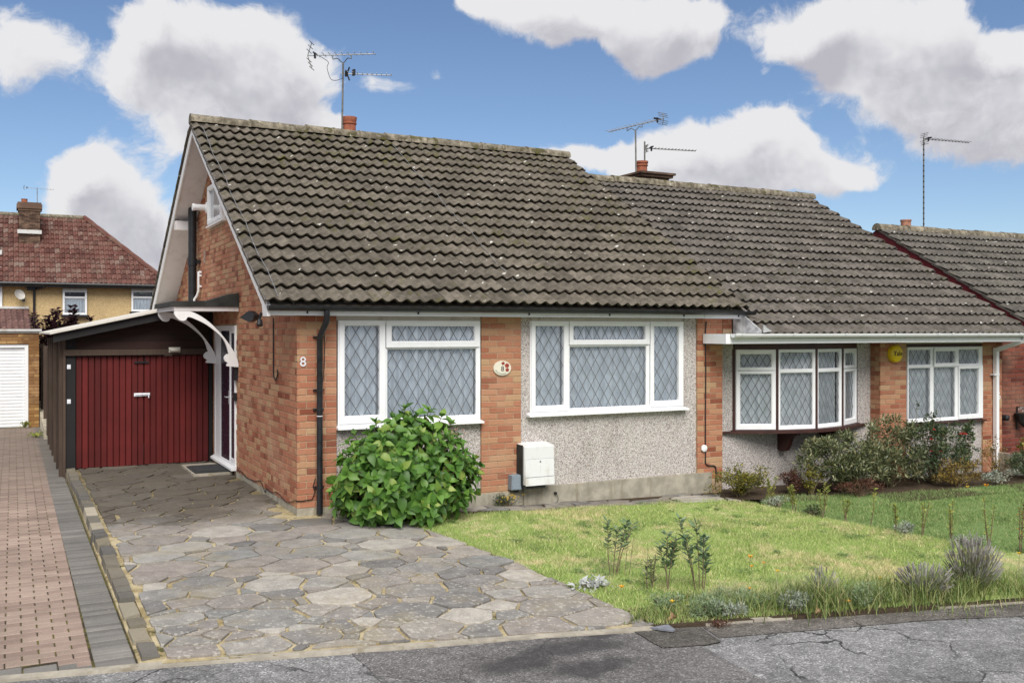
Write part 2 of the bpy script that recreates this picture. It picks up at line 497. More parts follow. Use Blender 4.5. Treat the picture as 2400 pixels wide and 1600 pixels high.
def tile(name, base, warm, lichen=0.5, moss=0.4, mossc=(0.105, 0.10, 0.028)):
    m, g = mat(name); p = g.pos()
    r = rnd(g)
    n = g.noise(p, 9.0, 6.0, 0.65); n2 = g.noise(p, 42.0, 4.0, 0.6)
    c = g.mix(g.smooth(n, 0.32, 0.68), base, warm)
    c = g.mix(1.0, c, g.ramp(r, [(0.0, 0.78), (0.5, 1.0), (1.0, 1.20)]), 'MULTIPLY')
    c = g.mix(1.0, c, g.ramp(n2, [(0.28, 0.84), (0.72, 1.10)]), 'MULTIPLY')
    big = g.noise(p, 0.55, 3.0, 0.5)
    ms = g.math('MULTIPLY', g.smooth(g.noise(p, 6.5, 6.0, 0.7), 0.52, 0.63), g.smooth(big, 0.40, 0.60))
    c = g.mix(g.math('MULTIPLY', ms, moss), c, mossc)
    dk = g.smooth(g.noise(p, 15.0, 3.0, 0.5), 0.66, 0.74)
    c = g.mix(g.math('MULTIPLY', dk, 0.75), c, (0.030, 0.026, 0.017))
    v = g.node('ShaderNodeTexVoronoi', {'Vector': g.vmath('ADD', p, g.vmath('MULTIPLY', g.noisec(p, 40.0), (0.05, 0.05, 0.05))), 'Scale': 5.6})
    cr = g.node('ShaderNodeSeparateColor', {0: v.outputs['Color']}).outputs[0]
    spot = g.math('MULTIPLY', g.math('LESS_THAN', v.outputs['Distance'], g.math('MULTIPLY', cr, 0.15)), g.math('GREATER_THAN', cr, 0.30))
    c = g.mix(g.math('MULTIPLY', spot, lichen), c, (0.56, 0.55, 0.50))
    h = g.math('ADD', g.math('MULTIPLY', n2, 0.6), g.math('MULTIPLY', ms, 1.4))
    return finish(m, g, c, 0.93, h, 0.006, 0.9, spec=0.2)
M_TILE8 = tile('mossy_grey_brown_tile', (0.090, 0.078, 0.061), (0.165, 0.144, 0.116), 0.95, 0.75)
M_TILE6 = tile('grey_brown_tile', (0.096, 0.085, 0.075), (0.158, 0.142, 0.123), 0.8, 0.25)
M_TILE4 = tile('grey_tile', (0.094, 0.086, 0.076), (0.152, 0.140, 0.121), 0.8, 0.15)
M_RIDGE = tile('ridge_tile', (0.105, 0.088, 0.062), (0.30, 0.265, 0.20), 0.6, 0.95, (0.085, 0.080, 0.024))
def redtile():
    m, g = mat('red_clay_tile'); p = g.pos(); r = rnd(g)
    c = g.ramp(r, [(0.0, (0.080, 0.034, 0.028)), (0.5, (0.130, 0.055, 0.044)), (0.85, (0.155, 0.075, 0.060)), (1.0, (0.19, 0.135, 0.112))])
    n = g.noise(p, 1.6, 6.0, 0.7)
    c = g.mix(g.math('MULTIPLY', g.smooth(n, 0.45, 0.75), 0.6), c, (0.20, 0.155, 0.12))
    sp = g.smooth(g.noise(p, 9.0, 2.0), 0.68, 0.74)
    c = g.mix(g.math('MULTIPLY', sp, 0.7), c, (0.5, 0.46, 0.42))
    return finish(m, g, c, 0.9, spec=0.2)
M_REDTILE = redtile()
def roughcast():
    m, g = mat('ochre_roughcast'); p = g.pos()
    n = g.noise(p, 26.0, 4.0, 0.7); b = g.noise(p, 0.7, 5.0, 0.6)
    c = g.mix(g.smooth(n, 0.3, 0.7), (0.46, 0.325, 0.155), (0.70, 0.52, 0.275))
    c = g.mix(g.math('MULTIPLY', g.smooth(b, 0.45, 0.7), 0.3), c, (0.24, 0.17, 0.09))
    return finish(m, g, c, 0.95, n, 0.02)
M_OCHRE = roughcast()

def stone():
    m, g = mat('crazy_paving_stone'); p = g.pos(); r = rnd(g)
    c = g.ramp(r, [(0.0, (0.175, 0.168, 0.162)), (0.2, (0.228, 0.217, 0.204)), (0.42, (0.285, 0.252, 0.226)), (0.60, (0.225, 0.225, 0.215)), (0.78, (0.325, 0.286, 0.246)), (0.9, (0.30, 0.29, 0.268)), (1.0, (0.43, 0.395, 0.345))])
    n = g.noise(p, 7.0, 6.0, 0.7); f = g.noise(p, 95.0, 3.0, 0.6)
    c = g.mix(1.0, c, g.ramp(n, [(0.28, 0.66), (0.74, 1.26)]), 'MULTIPLY')
    c = g.mix(1.0, c, g.ramp(f, [(0.25, 0.70), (0.75, 1.28)]), 'MULTIPLY')
    tn = g.noise(p, 2.1, 5.0, 0.65)
    c = g.mix(g.math('MULTIPLY', g.smooth(tn, 0.48, 0.70), 0.45), c, (0.30, 0.255, 0.165))
    # shade by the house and garage, painted into the stone as dark brown
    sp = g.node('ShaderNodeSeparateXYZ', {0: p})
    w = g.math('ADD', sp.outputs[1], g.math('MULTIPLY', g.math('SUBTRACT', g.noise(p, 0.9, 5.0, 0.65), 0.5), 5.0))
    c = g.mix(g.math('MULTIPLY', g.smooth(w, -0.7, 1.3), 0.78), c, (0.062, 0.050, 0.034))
    # lichen: pale rosettes, thickest near the pavement
    v = g.node('ShaderNodeTexVoronoi', {'Vector': g.vmath('ADD', p, g.vmath('MULTIPLY', g.noisec(p, 30.0), (0.06, 0.06, 0.06))), 'Scale': 24.0})
    cr = g.node('ShaderNodeSeparateColor', {0: v.outputs['Color']}).outputs[0]
    near = g.smooth(g.math('MULTIPLY', sp.outputs[1], -1.0), 0.0, 4.2)
    thr = g.math('MULTIPLY', g.math('MULTIPLY', cr, 0.50), near)
    lich = g.math('MULTIPLY', g.math('LESS_THAN', v.outputs['Distance'], thr), g.math('GREATER_THAN', cr, 0.45))
    lich2 = g.math('MULTIPLY', g.smooth(g.noise(p, 13.0, 8.0, 0.78), 0.585, 0.67), near)
    c = g.mix(g.math('MULTIPLY', g.math('MAXIMUM', g.math('MULTIPLY', lich, 0.7), lich2), 0.58), c, (0.56, 0.54, 0.48))
    return finish(m, g, c, 0.88, g.math('ADD', n, g.math('MULTIPLY', f, 0.5)), 0.006, 0.8, spec=0.25)
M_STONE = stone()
def joints():
    m, g = mat('sandy_mossy_joint'); p = g.pos()
    n = g.noise(p, 5.0, 6.0, 0.7); f = g.noise(p, 90.0, 3.0)
    c = g.mix(g.smooth(n, 0.35, 0.65), (0.27, 0.21, 0.105), (0.52, 0.445, 0.285))
    c = g.mix(g.smooth(g.noise(p, 3.0, 5.0, 0.7), 0.56, 0.68), c, (0.085, 0.080, 0.030))
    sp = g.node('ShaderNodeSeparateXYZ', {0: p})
    c = g.mix(g.math('MULTIPLY', g.smooth(g.math('ADD', sp.outputs[1], g.math('MULTIPLY', n, 3.0)), 1.0, 4.0), 0.6), c, (0.06, 0.05, 0.028))  # joints darken towards the garage too, shade painted in as on the stones
    return finish(m, g, c, 0.97, f, 0.006, spec=0.1)
M_JOINT = joints()
def block(name, stops, lich=0.5):
    m, g = mat(name); p = g.pos(); r = rnd(g)
    c = g.ramp(r, stops)
    f = g.noise(p, 130.0, 3.0, 0.65); n = g.noise(p, 1.5, 5.0, 0.65)
    c = g.mix(1.0, c, g.ramp(f, [(0.25, 0.75), (0.75, 1.22)]), 'MULTIPLY')
    c = g.mix(1.0, c, g.ramp(n, [(0.3, 0.74), (0.7, 1.1)]), 'MULTIPLY')
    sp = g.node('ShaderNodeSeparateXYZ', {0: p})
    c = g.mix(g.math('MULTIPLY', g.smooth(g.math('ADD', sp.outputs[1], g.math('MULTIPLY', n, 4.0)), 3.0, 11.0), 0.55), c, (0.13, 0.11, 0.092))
    l = g.smooth(g.noise(p, 16.0, 5.0, 0.7), 0.66, 0.72)
    c = g.mix(g.math('MULTIPLY', l, lich), c, (0.55, 0.53, 0.49))
    return finish(m, g, c, 0.9, f, 0.003, spec=0.2)
M_BLOCKPINK = block('pink_paving_block', [(0.0, (0.265, 0.195, 0.160)), (0.5, (0.325, 0.242, 0.200)), (1.0, (0.375, 0.290, 0.235))], 0.3)
M_BLOCKGREY = block('charcoal_paving_block', [(0.0, (0.150, 0.142, 0.132)), (1.0, (0.235, 0.222, 0.202))], 0.6)
M_KERB = block('kerb_stone_mix', [(0.0, (0.13, 0.124, 0.115)), (0.4, (0.175, 0.160, 0.132)), (0.7, (0.225, 0.195, 0.14)), (0.92, (0.25, 0.22, 0.16)), (1.0, (0.47, 0.42, 0.33))], 0.5)
def blockjoint():
    m, g = mat('mossy_block_joint'); p = g.pos()
    n = g.noise(p, 4.0, 5.0, 0.7)
    c = g.mix(g.smooth(n, 0.42, 0.6), (0.045, 0.038, 0.028), (0.115, 0.105, 0.025))
    return finish(m, g, c, 0.97, g.noise(p, 90.0), 0.004, spec=0.1)
M_BLOCKJOINT = blockjoint()

def tarmac(name, col, worn, lich=0.5, cracks=0.8, patch=0.5, stains=()):
    m, g = mat(name); p = g.pos()
    v = g.node('ShaderNodeTexVoronoi', {'Vector': p, 'Scale': 95.0})
    cr = g.node('ShaderNodeSeparateColor', {0: v.outputs['Color']}).outputs[0]
    n = g.noise(p, 1.5, 6.0, 0.68); n2 = g.noise(p, 12.0, 4.0, 0.6)
    c = g.mix(g.smooth(n, 0.35, 0.65), col, worn)
    c = g.mix(1.0, c, g.ramp(cr, [(0.0, 0.55), (0.6, 1.0), (0.93, 1.35), (1.0, 2.3)]), 'MULTIPLY')
    c = g.mix(1.0, c, g.ramp(n2, [(0.3, 0.82), (0.7, 1.14)]), 'MULTIPLY')
    d = g.smooth(g.noise(p, 0.95, 3.0, 0.55, 0.4), 0.56, 0.66)
    c = g.mix(g.math('MULTIPLY', d, patch), c, tuple(x * 0.45 for x in col))
    st = None      # old oil / damp stains
    for (sx, sy, sa, sb_) in stains:
        wp0 = g.vmath('ADD', p, g.vmath('MULTIPLY', g.vmath('SUBTRACT', g.noisec(p, 3.0, 5.0), (0.5, 0.5, 0.5)), (0.5, 0.35, 0)))
        q = g.vmath('MULTIPLY', g.vmath('SUBTRACT', wp0, (sx, sy, 0)), (1 / sa, 1 / sb_, 0))
        e = g.math('SUBTRACT', 1.0, g.smooth(g.vmath('LENGTH', q), 0.45, 1.15))
        st = e if st is None else g.math('MAXIMUM', st, e)
    if st is not None: c = g.mix(g.math('MULTIPLY', st, 0.72), c, (0.034, 0.031, 0.033))
    l = g.math('MULTIPLY', g.smooth(g.noise(p, 9.0, 6.0, 0.72), 0.64, 0.71), g.smooth(g.noise(p, 0.8, 3.0), 0.42, 0.58))
    c = g.mix(g.math('MULTIPLY', l, lich), c, (0.48, 0.47, 0.44))
    wp = g.vmath('ADD', p, g.vmath('MULTIPLY', g.noisec(p, 3.5, 5.0), (0.55, 0.55, 0)))
    ck = g.vor(wp, 1.5, 'DISTANCE_TO_EDGE', 'Distance')
    ckm = g.math('MULTIPLY', g.math('SUBTRACT', 1.0, g.smooth(ck, 0.004, 0.022)), g.smooth(g.noise(p, 1.2, 3.0), 0.46, 0.60))
    c = g.mix(g.math('MULTIPLY', ckm, cracks), c, (0.012, 0.012, 0.012))
    h = g.math('SUBTRACT', g.math('SUBTRACT', 1.0, v.outputs['Distance']), g.math('MULTIPLY', ckm, 3.0))
    return finish(m, g, c, 0.86, h, 0.004, 0.9, spec=0.3)
M_TARMAC = tarmac('grey_worn_tarmac', (0.165, 0.163, 0.162), (0.255, 0.252, 0.250), 0.7, 0.85, 0.45)
M_TARMAC_NEW = tarmac('smooth_dark_tarmac', (0.125, 0.118, 0.115), (0.175, 0.167, 0.164), 0.2, 0.0, 0.25, [(0.62, -4.92, 0.50, 0.20), (0.18, -5.04, 0.40, 0.20), (1.0, -4.76, 0.20, 0.10), (0.55, -5.30, 0.5, 0.15)])
M_TARMAC_PATCH = tarmac('near_black_tarmac', (0.075, 0.069, 0.061), (0.115, 0.105, 0.092), 0.12, 0.0, 0.3)
M_TARMAC_STRIP = tarmac('dirt_darkened_tarmac', (0.095, 0.085, 0.072), (0.17, 0.155, 0.14), 0.6, 0.5, 0.5)

def soil():
    m, g = mat('garden_soil'); p = g.pos()
    n = g.noise(p, 22.0, 6.0, 0.7)
    c = g.mix(n, (0.030, 0.021, 0.014), (0.11, 0.082, 0.055))
    return finish(m, g, c, 0.97, n, 0.02, spec=0.1)
M_SOIL = soil()
def lawncol(g, p, green, straw, bias):
    n = g.noise(g.scale(p, 1.0, 1.0, 0.0), 0.9, 5.0, 0.62, 0.6)
    n2 = g.noise(g.scale(p, 1.0, 1.0, 0.0), 7.5, 5.0, 0.7)
    k = g.math('ADD', g.math('MULTIPLY', n, 0.56), g.math('MULTIPLY', n2, 0.48))
    return g.mix(g.smooth(k, 0.50 + bias, 0.62 + bias), green, straw), n2
def turf(name, green, straw, bias):
    m, g = mat(name); p = g.pos()
    c, n2 = lawncol(g, p, green, straw, bias)
    f = g.noise(p, 60.0, 4.0, 0.7)
    c = g.mix(1.0, c, g.ramp(f, [(0.3, 0.62), (0.7, 1.0)]), 'MULTIPLY')
    return finish(m, g, c, 0.95, f, 0.02, spec=0.1)
def blade(name, green, straw, bias, blue=0.0):
    m, g = mat(name); p = g.pos()
    c, n2 = lawncol(g, p, green, straw, bias)
    r = g.node('ShaderNodeNewGeometry').outputs['Random Per Island']
    c = g.mix(g.smooth(r, 0.72, 1.0), c, tuple(x * 1.15 for x in straw))
    c = g.mix(1.0, c, g.ramp(g.math('FRACT', g.math('MULTIPLY', r, 13.7)), [(0.0, 0.62), (1.0, 1.28)]), 'MULTIPLY')
    d = g.node('ShaderNodeBsdfDiffuse', {'Color': c}); t = g.node('ShaderNodeBsdfTranslucent', {'Color': c})
    mx = g.node('ShaderNodeMixShader', {0: 0.3}); g.nt.links.new(d.outputs[0], mx.inputs[1]); g.nt.links.new(t.outputs[0], mx.inputs[2])
    o = g.node('ShaderNodeOutputMaterial'); g.nt.links.new(mx.outputs[0], o.inputs[0])
    return m
GREEN8, STRAW8 = (0.395, 0.515, 0.165), (0.70, 0.64, 0.37)
GREEN6, STRAW6 = (0.235, 0.345, 0.125), (0.48, 0.47, 0.24)
M_TURF8 = turf('turf_yellowing', GREEN8, STRAW8, 0.012)
M_TURF6 = turf('turf_green', GREEN6, STRAW6, 0.08)
M_BLADE8 = blade('grass_blade_yellowing', GREEN8, STRAW8, 0.012)
M_BLADE6 = blade('grass_blade_green', GREEN6, STRAW6, 0.08)

def leafmat(name, stops, rough=0.42, trans=0.25, patch=None):
    m, g = mat(name); p = g.pos(); r = rnd(g)
    c = g.ramp(r, stops)
    n = g.noise(p, 5.0, 4.0)
    c = g.mix(1.0, c, g.ramp(n, [(0.3, 0.8), (0.7, 1.15)]), 'MULTIPLY')
    if patch:
        c = g.mix(g.smooth(g.noise(p, patch[1], 3.0), patch[2], patch[2] + 0.1), c, patch[0])
    b = g.node('ShaderNodeBsdfPrincipled', {'Base Color': c, 'Roughness': rough, 'Specular IOR Level': 0.4})
    t = g.node('ShaderNodeBsdfTranslucent', {'Color': c})
    mx = g.node('ShaderNodeMixShader', {0: trans}); g.nt.links.new(b.outputs[0], mx.inputs[1]); g.nt.links.new(t.outputs[0], mx.inputs[2])
    o = g.node('ShaderNodeOutputMaterial'); g.nt.links.new(mx.outputs[0], o.inputs[0])
    return m
M_HYD = leafmat('hydrangea_leaf', [(0.0, (0.052, 0.130, 0.022)), (0.45, (0.100, 0.225, 0.036)), (0.88, (0.165, 0.315, 0.054)), (1.0, (0.30, 0.38, 0.08))], 0.45, 0.3)
M_EVER = leafmat('dark_evergreen_leaf', [(0.0, (0.055, 0.078, 0.036)), (0.6, (0.165, 0.19, 0.088)), (0.9, (0.32, 0.31, 0.17)), (1.0, (0.20, 0.15, 0.05))], 0.35, 0.12)
M_ROSELEAF = leafmat('rose_leaf', [(0.0, (0.035, 0.065, 0.030)), (0.7, (0.085, 0.125, 0.060)), (1.0, (0.18, 0.20, 0.08))], 0.5, 0.25)
M_YELLOWLEAF = leafmat('yellow_green_leaf', [(0.0, (0.09, 0.11, 0.028)), (0.6, (0.19, 0.19, 0.045)), (1.0, (0.46, 0.36, 0.05))], 0.55, 0.3)
M_GOLDLEAF = leafmat('golden_autumn_leaf', [(0.0, (0.11, 0.085, 0.04)), (0.6, (0.23, 0.165, 0.05)), (1.0, (0.46, 0.31, 0.05))], 0.6, 0.3)
M_BRONZE = leafmat('bronze_leaf', [(0.0, (0.055, 0.022, 0.017)), (0.7, (0.14, 0.052, 0.035)), (1.0, (0.20, 0.10, 0.05))], 0.6, 0.2)
M_SAPLEAF = leafmat('laurel_leaf', [(0.0, (0.085, 0.15, 0.075)), (0.7, (0.17, 0.25, 0.125)), (1.0, (0.22, 0.28, 0.16))], 0.3, 0.2)
M_LIMELEAF = leafmat('privet_leaf', [(0.0, (0.20, 0.26, 0.055)), (0.7, (0.36, 0.40, 0.09)), (1.0, (0.52, 0.46, 0.11))], 0.5, 0.3)
M_SILVER = leafmat('silver_leaf', [(0.0, (0.22, 0.27, 0.20)), (0.6, (0.36, 0.40, 0.33)), (1.0, (0.52, 0.55, 0.49))], 0.8, 0.25)
M_SILVERGREEN = leafmat('feathery_green_leaf', [(0.0, (0.15, 0.225, 0.10)), (0.6, (0.26, 0.35, 0.18)), (1.0, (0.42, 0.48, 0.33))], 0.8, 0.25)
M_WHITELEAF = leafmat('white_felted_leaf', [(0.0, (0.36, 0.38, 0.35)), (1.0, (0.60, 0.61, 0.60))], 0.8, 0.1)
M_TUFT = leafmat('long_grass_blade', [(0.0, (0.12, 0.19, 0.05)), (0.7, (0.26, 0.33, 0.10)), (1.0, (0.52, 0.45, 0.23))], 0.6, 0.3)
M_DRYTUFT = leafmat('wispy_pale_grass', [(0.0, (0.20, 0.24, 0.12)), (0.6, (0.36, 0.38, 0.21)), (1.0, (0.56, 0.52, 0.34))], 0.7, 0.3)
M_PURPLE = leafmat('purple_leaf', [(0.0, (0.020, 0.008, 0.012)), (0.7, (0.060, 0.020, 0.030)), (1.0, (0.12, 0.05, 0.06))], 0.5, 0.2)
M_LAV = leafmat('dry_lavender', [(0.0, (0.20, 0.19, 0.165)), (0.6, (0.35, 0.335, 0.305)), (1.0, (0.54, 0.52, 0.48))], 0.9, 0.1)
M_LAVSTEM = leafmat('lavender_stem', [(0.0, (0.10, 0.105, 0.055)), (0.7, (0.17, 0.165, 0.085)), (1.0, (0.25, 0.23, 0.13))], 0.8, 0.1)
M_STEM = plain('brown_stem', (0.17, 0.13, 0.075), 0.8, 0.3, 30.0)
M_ORANGE = leafmat('orange_petal', [(0.0, (0.80, 0.30, 0.008)), (1.0, (0.90, 0.44, 0.02))], 0.5, 0.3)
M_YELPETAL = leafmat('yellow_petal', [(0.0, (0.75, 0.48, 0.02)), (1.0, (0.85, 0.60, 0.05))], 0.5, 0.3)
M_REDPETAL = leafmat('red_petal', [(0.0, (0.42, 0.012, 0.018)), (1.0, (0.62, 0.03, 0.035))], 0.5, 0.2)
M_PINKPETAL = leafmat('faded_pink_petal', [(0.0, (0.45, 0.24, 0.17)), (1.0, (0.72, 0.55, 0.50))], 0.7, 0.2)
M_WHITEPETAL = leafmat('white_petal', [(0.0, (0.50, 0.50, 0.52)), (1.0, (0.75, 0.75, 0.77))], 0.7, 0.2)
M_DEADLEAF = leafmat('dead_leaf', [(0.0, (0.26, 0.13, 0.07)), (1.0, (0.50, 0.30, 0.19))], 0.7, 0.2)

def curtain(name, col):
    m, g = mat(name); p = g.pos()
    n = g.noise(g.scale(p, 3, 3, 1.0), 4.0, 4.0)
    c = g.mix(g.smooth(n, 0.35, 0.7), tuple(x * 0.82 for x in col), col)
    b = g.node('ShaderNodeBsdfDiffuse', {'Color': c}); t = g.node('ShaderNodeBsdfTranslucent', {'Color': c})
    mx = g.node('ShaderNodeMixShader', {0: 0.08}); g.nt.links.new(b.outputs[0], mx.inputs[1]); g.nt.links.new(t.outputs[0], mx.inputs[2])
    o = g.node('ShaderNodeOutputMaterial'); g.nt.links.new(mx.outputs[0], o.inputs[0])
    return m
M_NET8 = curtain('blue_white_net', (0.84, 0.92, 1.0))
M_NET6 = curtain('grey_white_net', (0.76, 0.82, 0.86))
def glass():
    m, g = mat('window_glass')
    fr = g.node('ShaderNodeFresnel', {'IOR': 1.5}).outputs[0]
    p = g.pos()
    b = g.node('ShaderNodeBump', {'Height': g.noise(p, 2.5, 2.0), 'Distance': 0.02, 'Strength': 0.25})
    gl = g.node('ShaderNodeBsdfGlossy', {'Color': (1, 1, 1), 'Roughness': 0.02, 'Normal': b.outputs[0]})
    tr = g.node('ShaderNodeBsdfTransparent', {'Color': (1.0, 1.0, 1.0)})
    f = g.math('MINIMUM', g.math('MULTIPLY', fr, 1.3), 0.9)
    mx = g.node('ShaderNodeMixShader', {0: f}); g.nt.links.new(tr.outputs[0], mx.inputs[1]); g.nt.links.new(gl.outputs[0], mx.inputs[2])
    o = g.node('ShaderNodeOutputMaterial'); g.nt.links.new(mx.outputs[0], o.inputs[0])
    return m
M_GLASS = glass()
# ------------------------------------------------------------------ ground, pavement, drives, lawns
mb = MB()
mb.add([(-400, -400, -0.62), (400, -400, -0.62), (400, 400, -0.62), (-400, 400, -0.62)], [(0, 1, 2, 3)])
ground = tag(mb.build('ground', M_SOIL, fix=False), kind='structure')

def sheet(name, xs, edge0, edge1, n, zf, matl, skirt=0.0):
    """a draped strip: for every x, n+1 points from edge0(x) to edge1(x)"""
    vs = []; fs = []
    for x in xs:
        a, b = edge0(x), edge1(x)
        for k in range(n + 1):
            y = a + (b - a) * k / n
            vs.append((x, y, float(zf(x, y))))
    for i in range(len(xs) - 1):
        for k in range(n):
            a = i * (n + 1) + k
            fs.append((a, a + n + 1, a + n + 2, a + 1))
    if skirt:
        b0 = len(vs)
        m = len(xs)
        edge = [i * (n + 1) for i in range(m)]
        vs += [(vs[i][0], vs[i][1], vs[i][2] - skirt) for i in edge]
        fs += [(edge[i], edge[i + 1], b0 + i + 1, b0 + i) for i in range(m - 1)]
    mb = MB(); mb.add(vs, fs)
    return mb.build(name, matl, fix=False)

PW = 2.9   # pavement width
zpave = lambda x, y: pz(x) - 0.022 + 0.004 * sin(x * 3.1) * cos(y * 2.7)
pave = tag(sheet('pavement', list(np.linspace(-14, 26, 81)), lambda x: road_edge(x) - PW, lambda x: road_edge(x) + 0.02, 6, zpave, M_TARMAC, 0.15), kind='structure')
road = tag(sheet('road', list(np.linspace(-60, 70, 60)), lambda x: road_edge(x) - PW - 9, lambda x: road_edge(x) - PW - 0.11, 4, lambda x, y: pz(x) - 0.14, M_TARMAC_NEW), kind='structure')
kb = MB()
xs = np.arange(-14, 26, 0.915)
kerb_root = tag(sheet('kerb_bed', list(np.linspace(-14, 26, 60)), lambda x: road_edge(x) - PW - 0.125, lambda x: road_edge(x) - PW, 1, lambda x, y: pz(x) - 0.10, M_CONC), kind='structure')
for x in xs:
    k = MB()
    x1 = x + 0.905
    y0, y1 = road_edge(x) - PW, road_edge(x1) - PW
    z0, z1 = float(pz(x)) - 0.02, float(pz(x1)) - 0.02
    k.hexa([(x, y0 - 0.12, z0 - 0.22), (x1, y1 - 0.12, z1 - 0.22), (x1, y1 - 0.003, z1 - 0.22), (x, y0 - 0.003, z0 - 0.22),
            (x, y0 - 0.115, z0), (x1, y1 - 0.115, z1), (x1, y1 - 0.003, z1), (x, y0 - 0.003, z0)])
    k.build('kerbstone', M_CONC, kerb_root)

def patch(name, poly, matl, dz):
    """flush tarmac repair: flat polygon a few mm proud of the pavement, with a worn edge"""
    pts = []
    n = len(poly)
    for i in range(n):
        a = np.array(poly[i]); b = np.array(poly[(i + 1) % n])
        L = np.linalg.norm(b - a); m = max(1, int(L / 0.12))
        for k in range(m):
            q = a + (b - a) * k / m
            pts.append((q[0] + rng.uniform(-.008, .008), q[1] + rng.uniform(-.008, .008)))
    vs = [(x, y, float(zpave(x, y)) + dz) for x, y in pts]
    c = np.mean(np.array(pts), axis=0)
    me = MB(); m = len(vs)
    ring = [((x - c[0]) * 0.5 + c[0], (y - c[1]) * 0.5 + c[1]) for x, y in pts]
    vs += [(x, y, float(zpave(x, y)) + dz) for x, y in ring] + [(c[0], c[1], float(zpave(*c)) + dz)]
    fs = [(i, (i + 1) % m, (i + 1) % m + m, i + m) for i in range(m)] + [(i + m, (i + 1) % m + m, 2 * m) for i in range(m)]
    me.add(vs, fs)
    o = me.build(name, matl, pave)
    if sum(p.normal.z for p in o.data.polygons) < 0: o.data.flip_normals()
    return o
re_ = road_edge
patch('tarmac_crossover', [(-0.79, re_(-0.79) - .03), (1.30, re_(1.3) - .04), (1.52, -5.26), (1.43, -5.95), (1.2, -7.3), (-0.82, -7.2)], M_TARMAC_NEW, 0.007)
patch('tarmac_patch', [(1.26, re_(1.26) - .03), (1.80, re_(1.8) - .02), (1.70, -5.25), (1.55, -5.27), (1.22, -5.18)], M_TARMAC_PATCH, 0.013)
patch('tarmac_edge_strip', [(1.83, re_(1.83) - .01), (12.0, re_(12.0) - .01), (12.0, re_(12) - .40), (5.0, re_(5) - .36), (3.3, re_(3.3) - .25), (1.76, re_(1.76) - .30)], M_TARMAC_STRIP, 0.006)

# ---- crazy-paved drive of number 8
RIGHT = [(0.95, -0.35), (1.17, -1.26), (1.29, -2.02), (1.395, -2.70), (1.44, -3.40), (1.47, -4.0), (1.50, -4.85)]
vs = []; fs = []
ys = list(np.linspace(-4.9, 5.02, 60))
for y in ys:
    xr = np.interp(-y, [-0.36, 0.35, 1.26, 2.02, 2.7, 3.4, 4.0, 4.85], [0.05, 0.95, 1.17, 1.29, 1.395, 1.44, 1.47, 1.5])
    for k in range(9):
        x = -1.99 + (xr + 1.99) * k / 8
        yy = max(y, road_edge(x) - 0.0)
        vs.append((x, yy, float(gz(x, yy)) - 0.010))
for i in range(len(ys) - 1):
    for k in range(8):
        a = i * 9 + k
        fs.append((a, a + 1, a + 10, a + 9))
mb = MB(); mb.add(vs, fs)
drive = tag(mb.build('driveway', M_JOINT, fix=False), kind='structure')

def clip_poly(poly, n, d):
    """keep the half plane p.n <= d"""
    out = []
    for i in range(len(poly)):
        a, b = poly[i], poly[(i + 1) % len(poly)]
        da, db = a[0] * n[0] + a[1] * n[1] - d, b[0] * n[0] + b[1] * n[1] - d
        if da <= 0: out.append(a)
        if da * db < 0:
            t = da / (da - db)
            out.append((a[0] + (b[0] - a[0]) * t, a[1] + (b[1] - a[1]) * t))
    return out
def area(p): return 0.5 * sum(p[i][0] * p[(i + 1) % len(p)][1] - p[(i + 1) % len(p)][0] * p[i][1] for i in range(len(p)))
def inset(poly, t):
    q = list(poly)
    cx = sum(p[0] for p in poly) / len(poly); cy = sum(p[1] for p in poly) / len(poly)
    for i in range(len(poly)):
        a, b = poly[i], poly[(i + 1) % len(poly)]
        nx, ny = b[1] - a[1], -(b[0] - a[0]); L = sqrt(nx * nx + ny * ny)
        if L < 1e-6: continue
        nx /= L; ny /= L
        q = clip_poly(q, (nx, ny), a[0] * nx + a[1] * ny - t())
        if len(q) < 3: return []
    return q

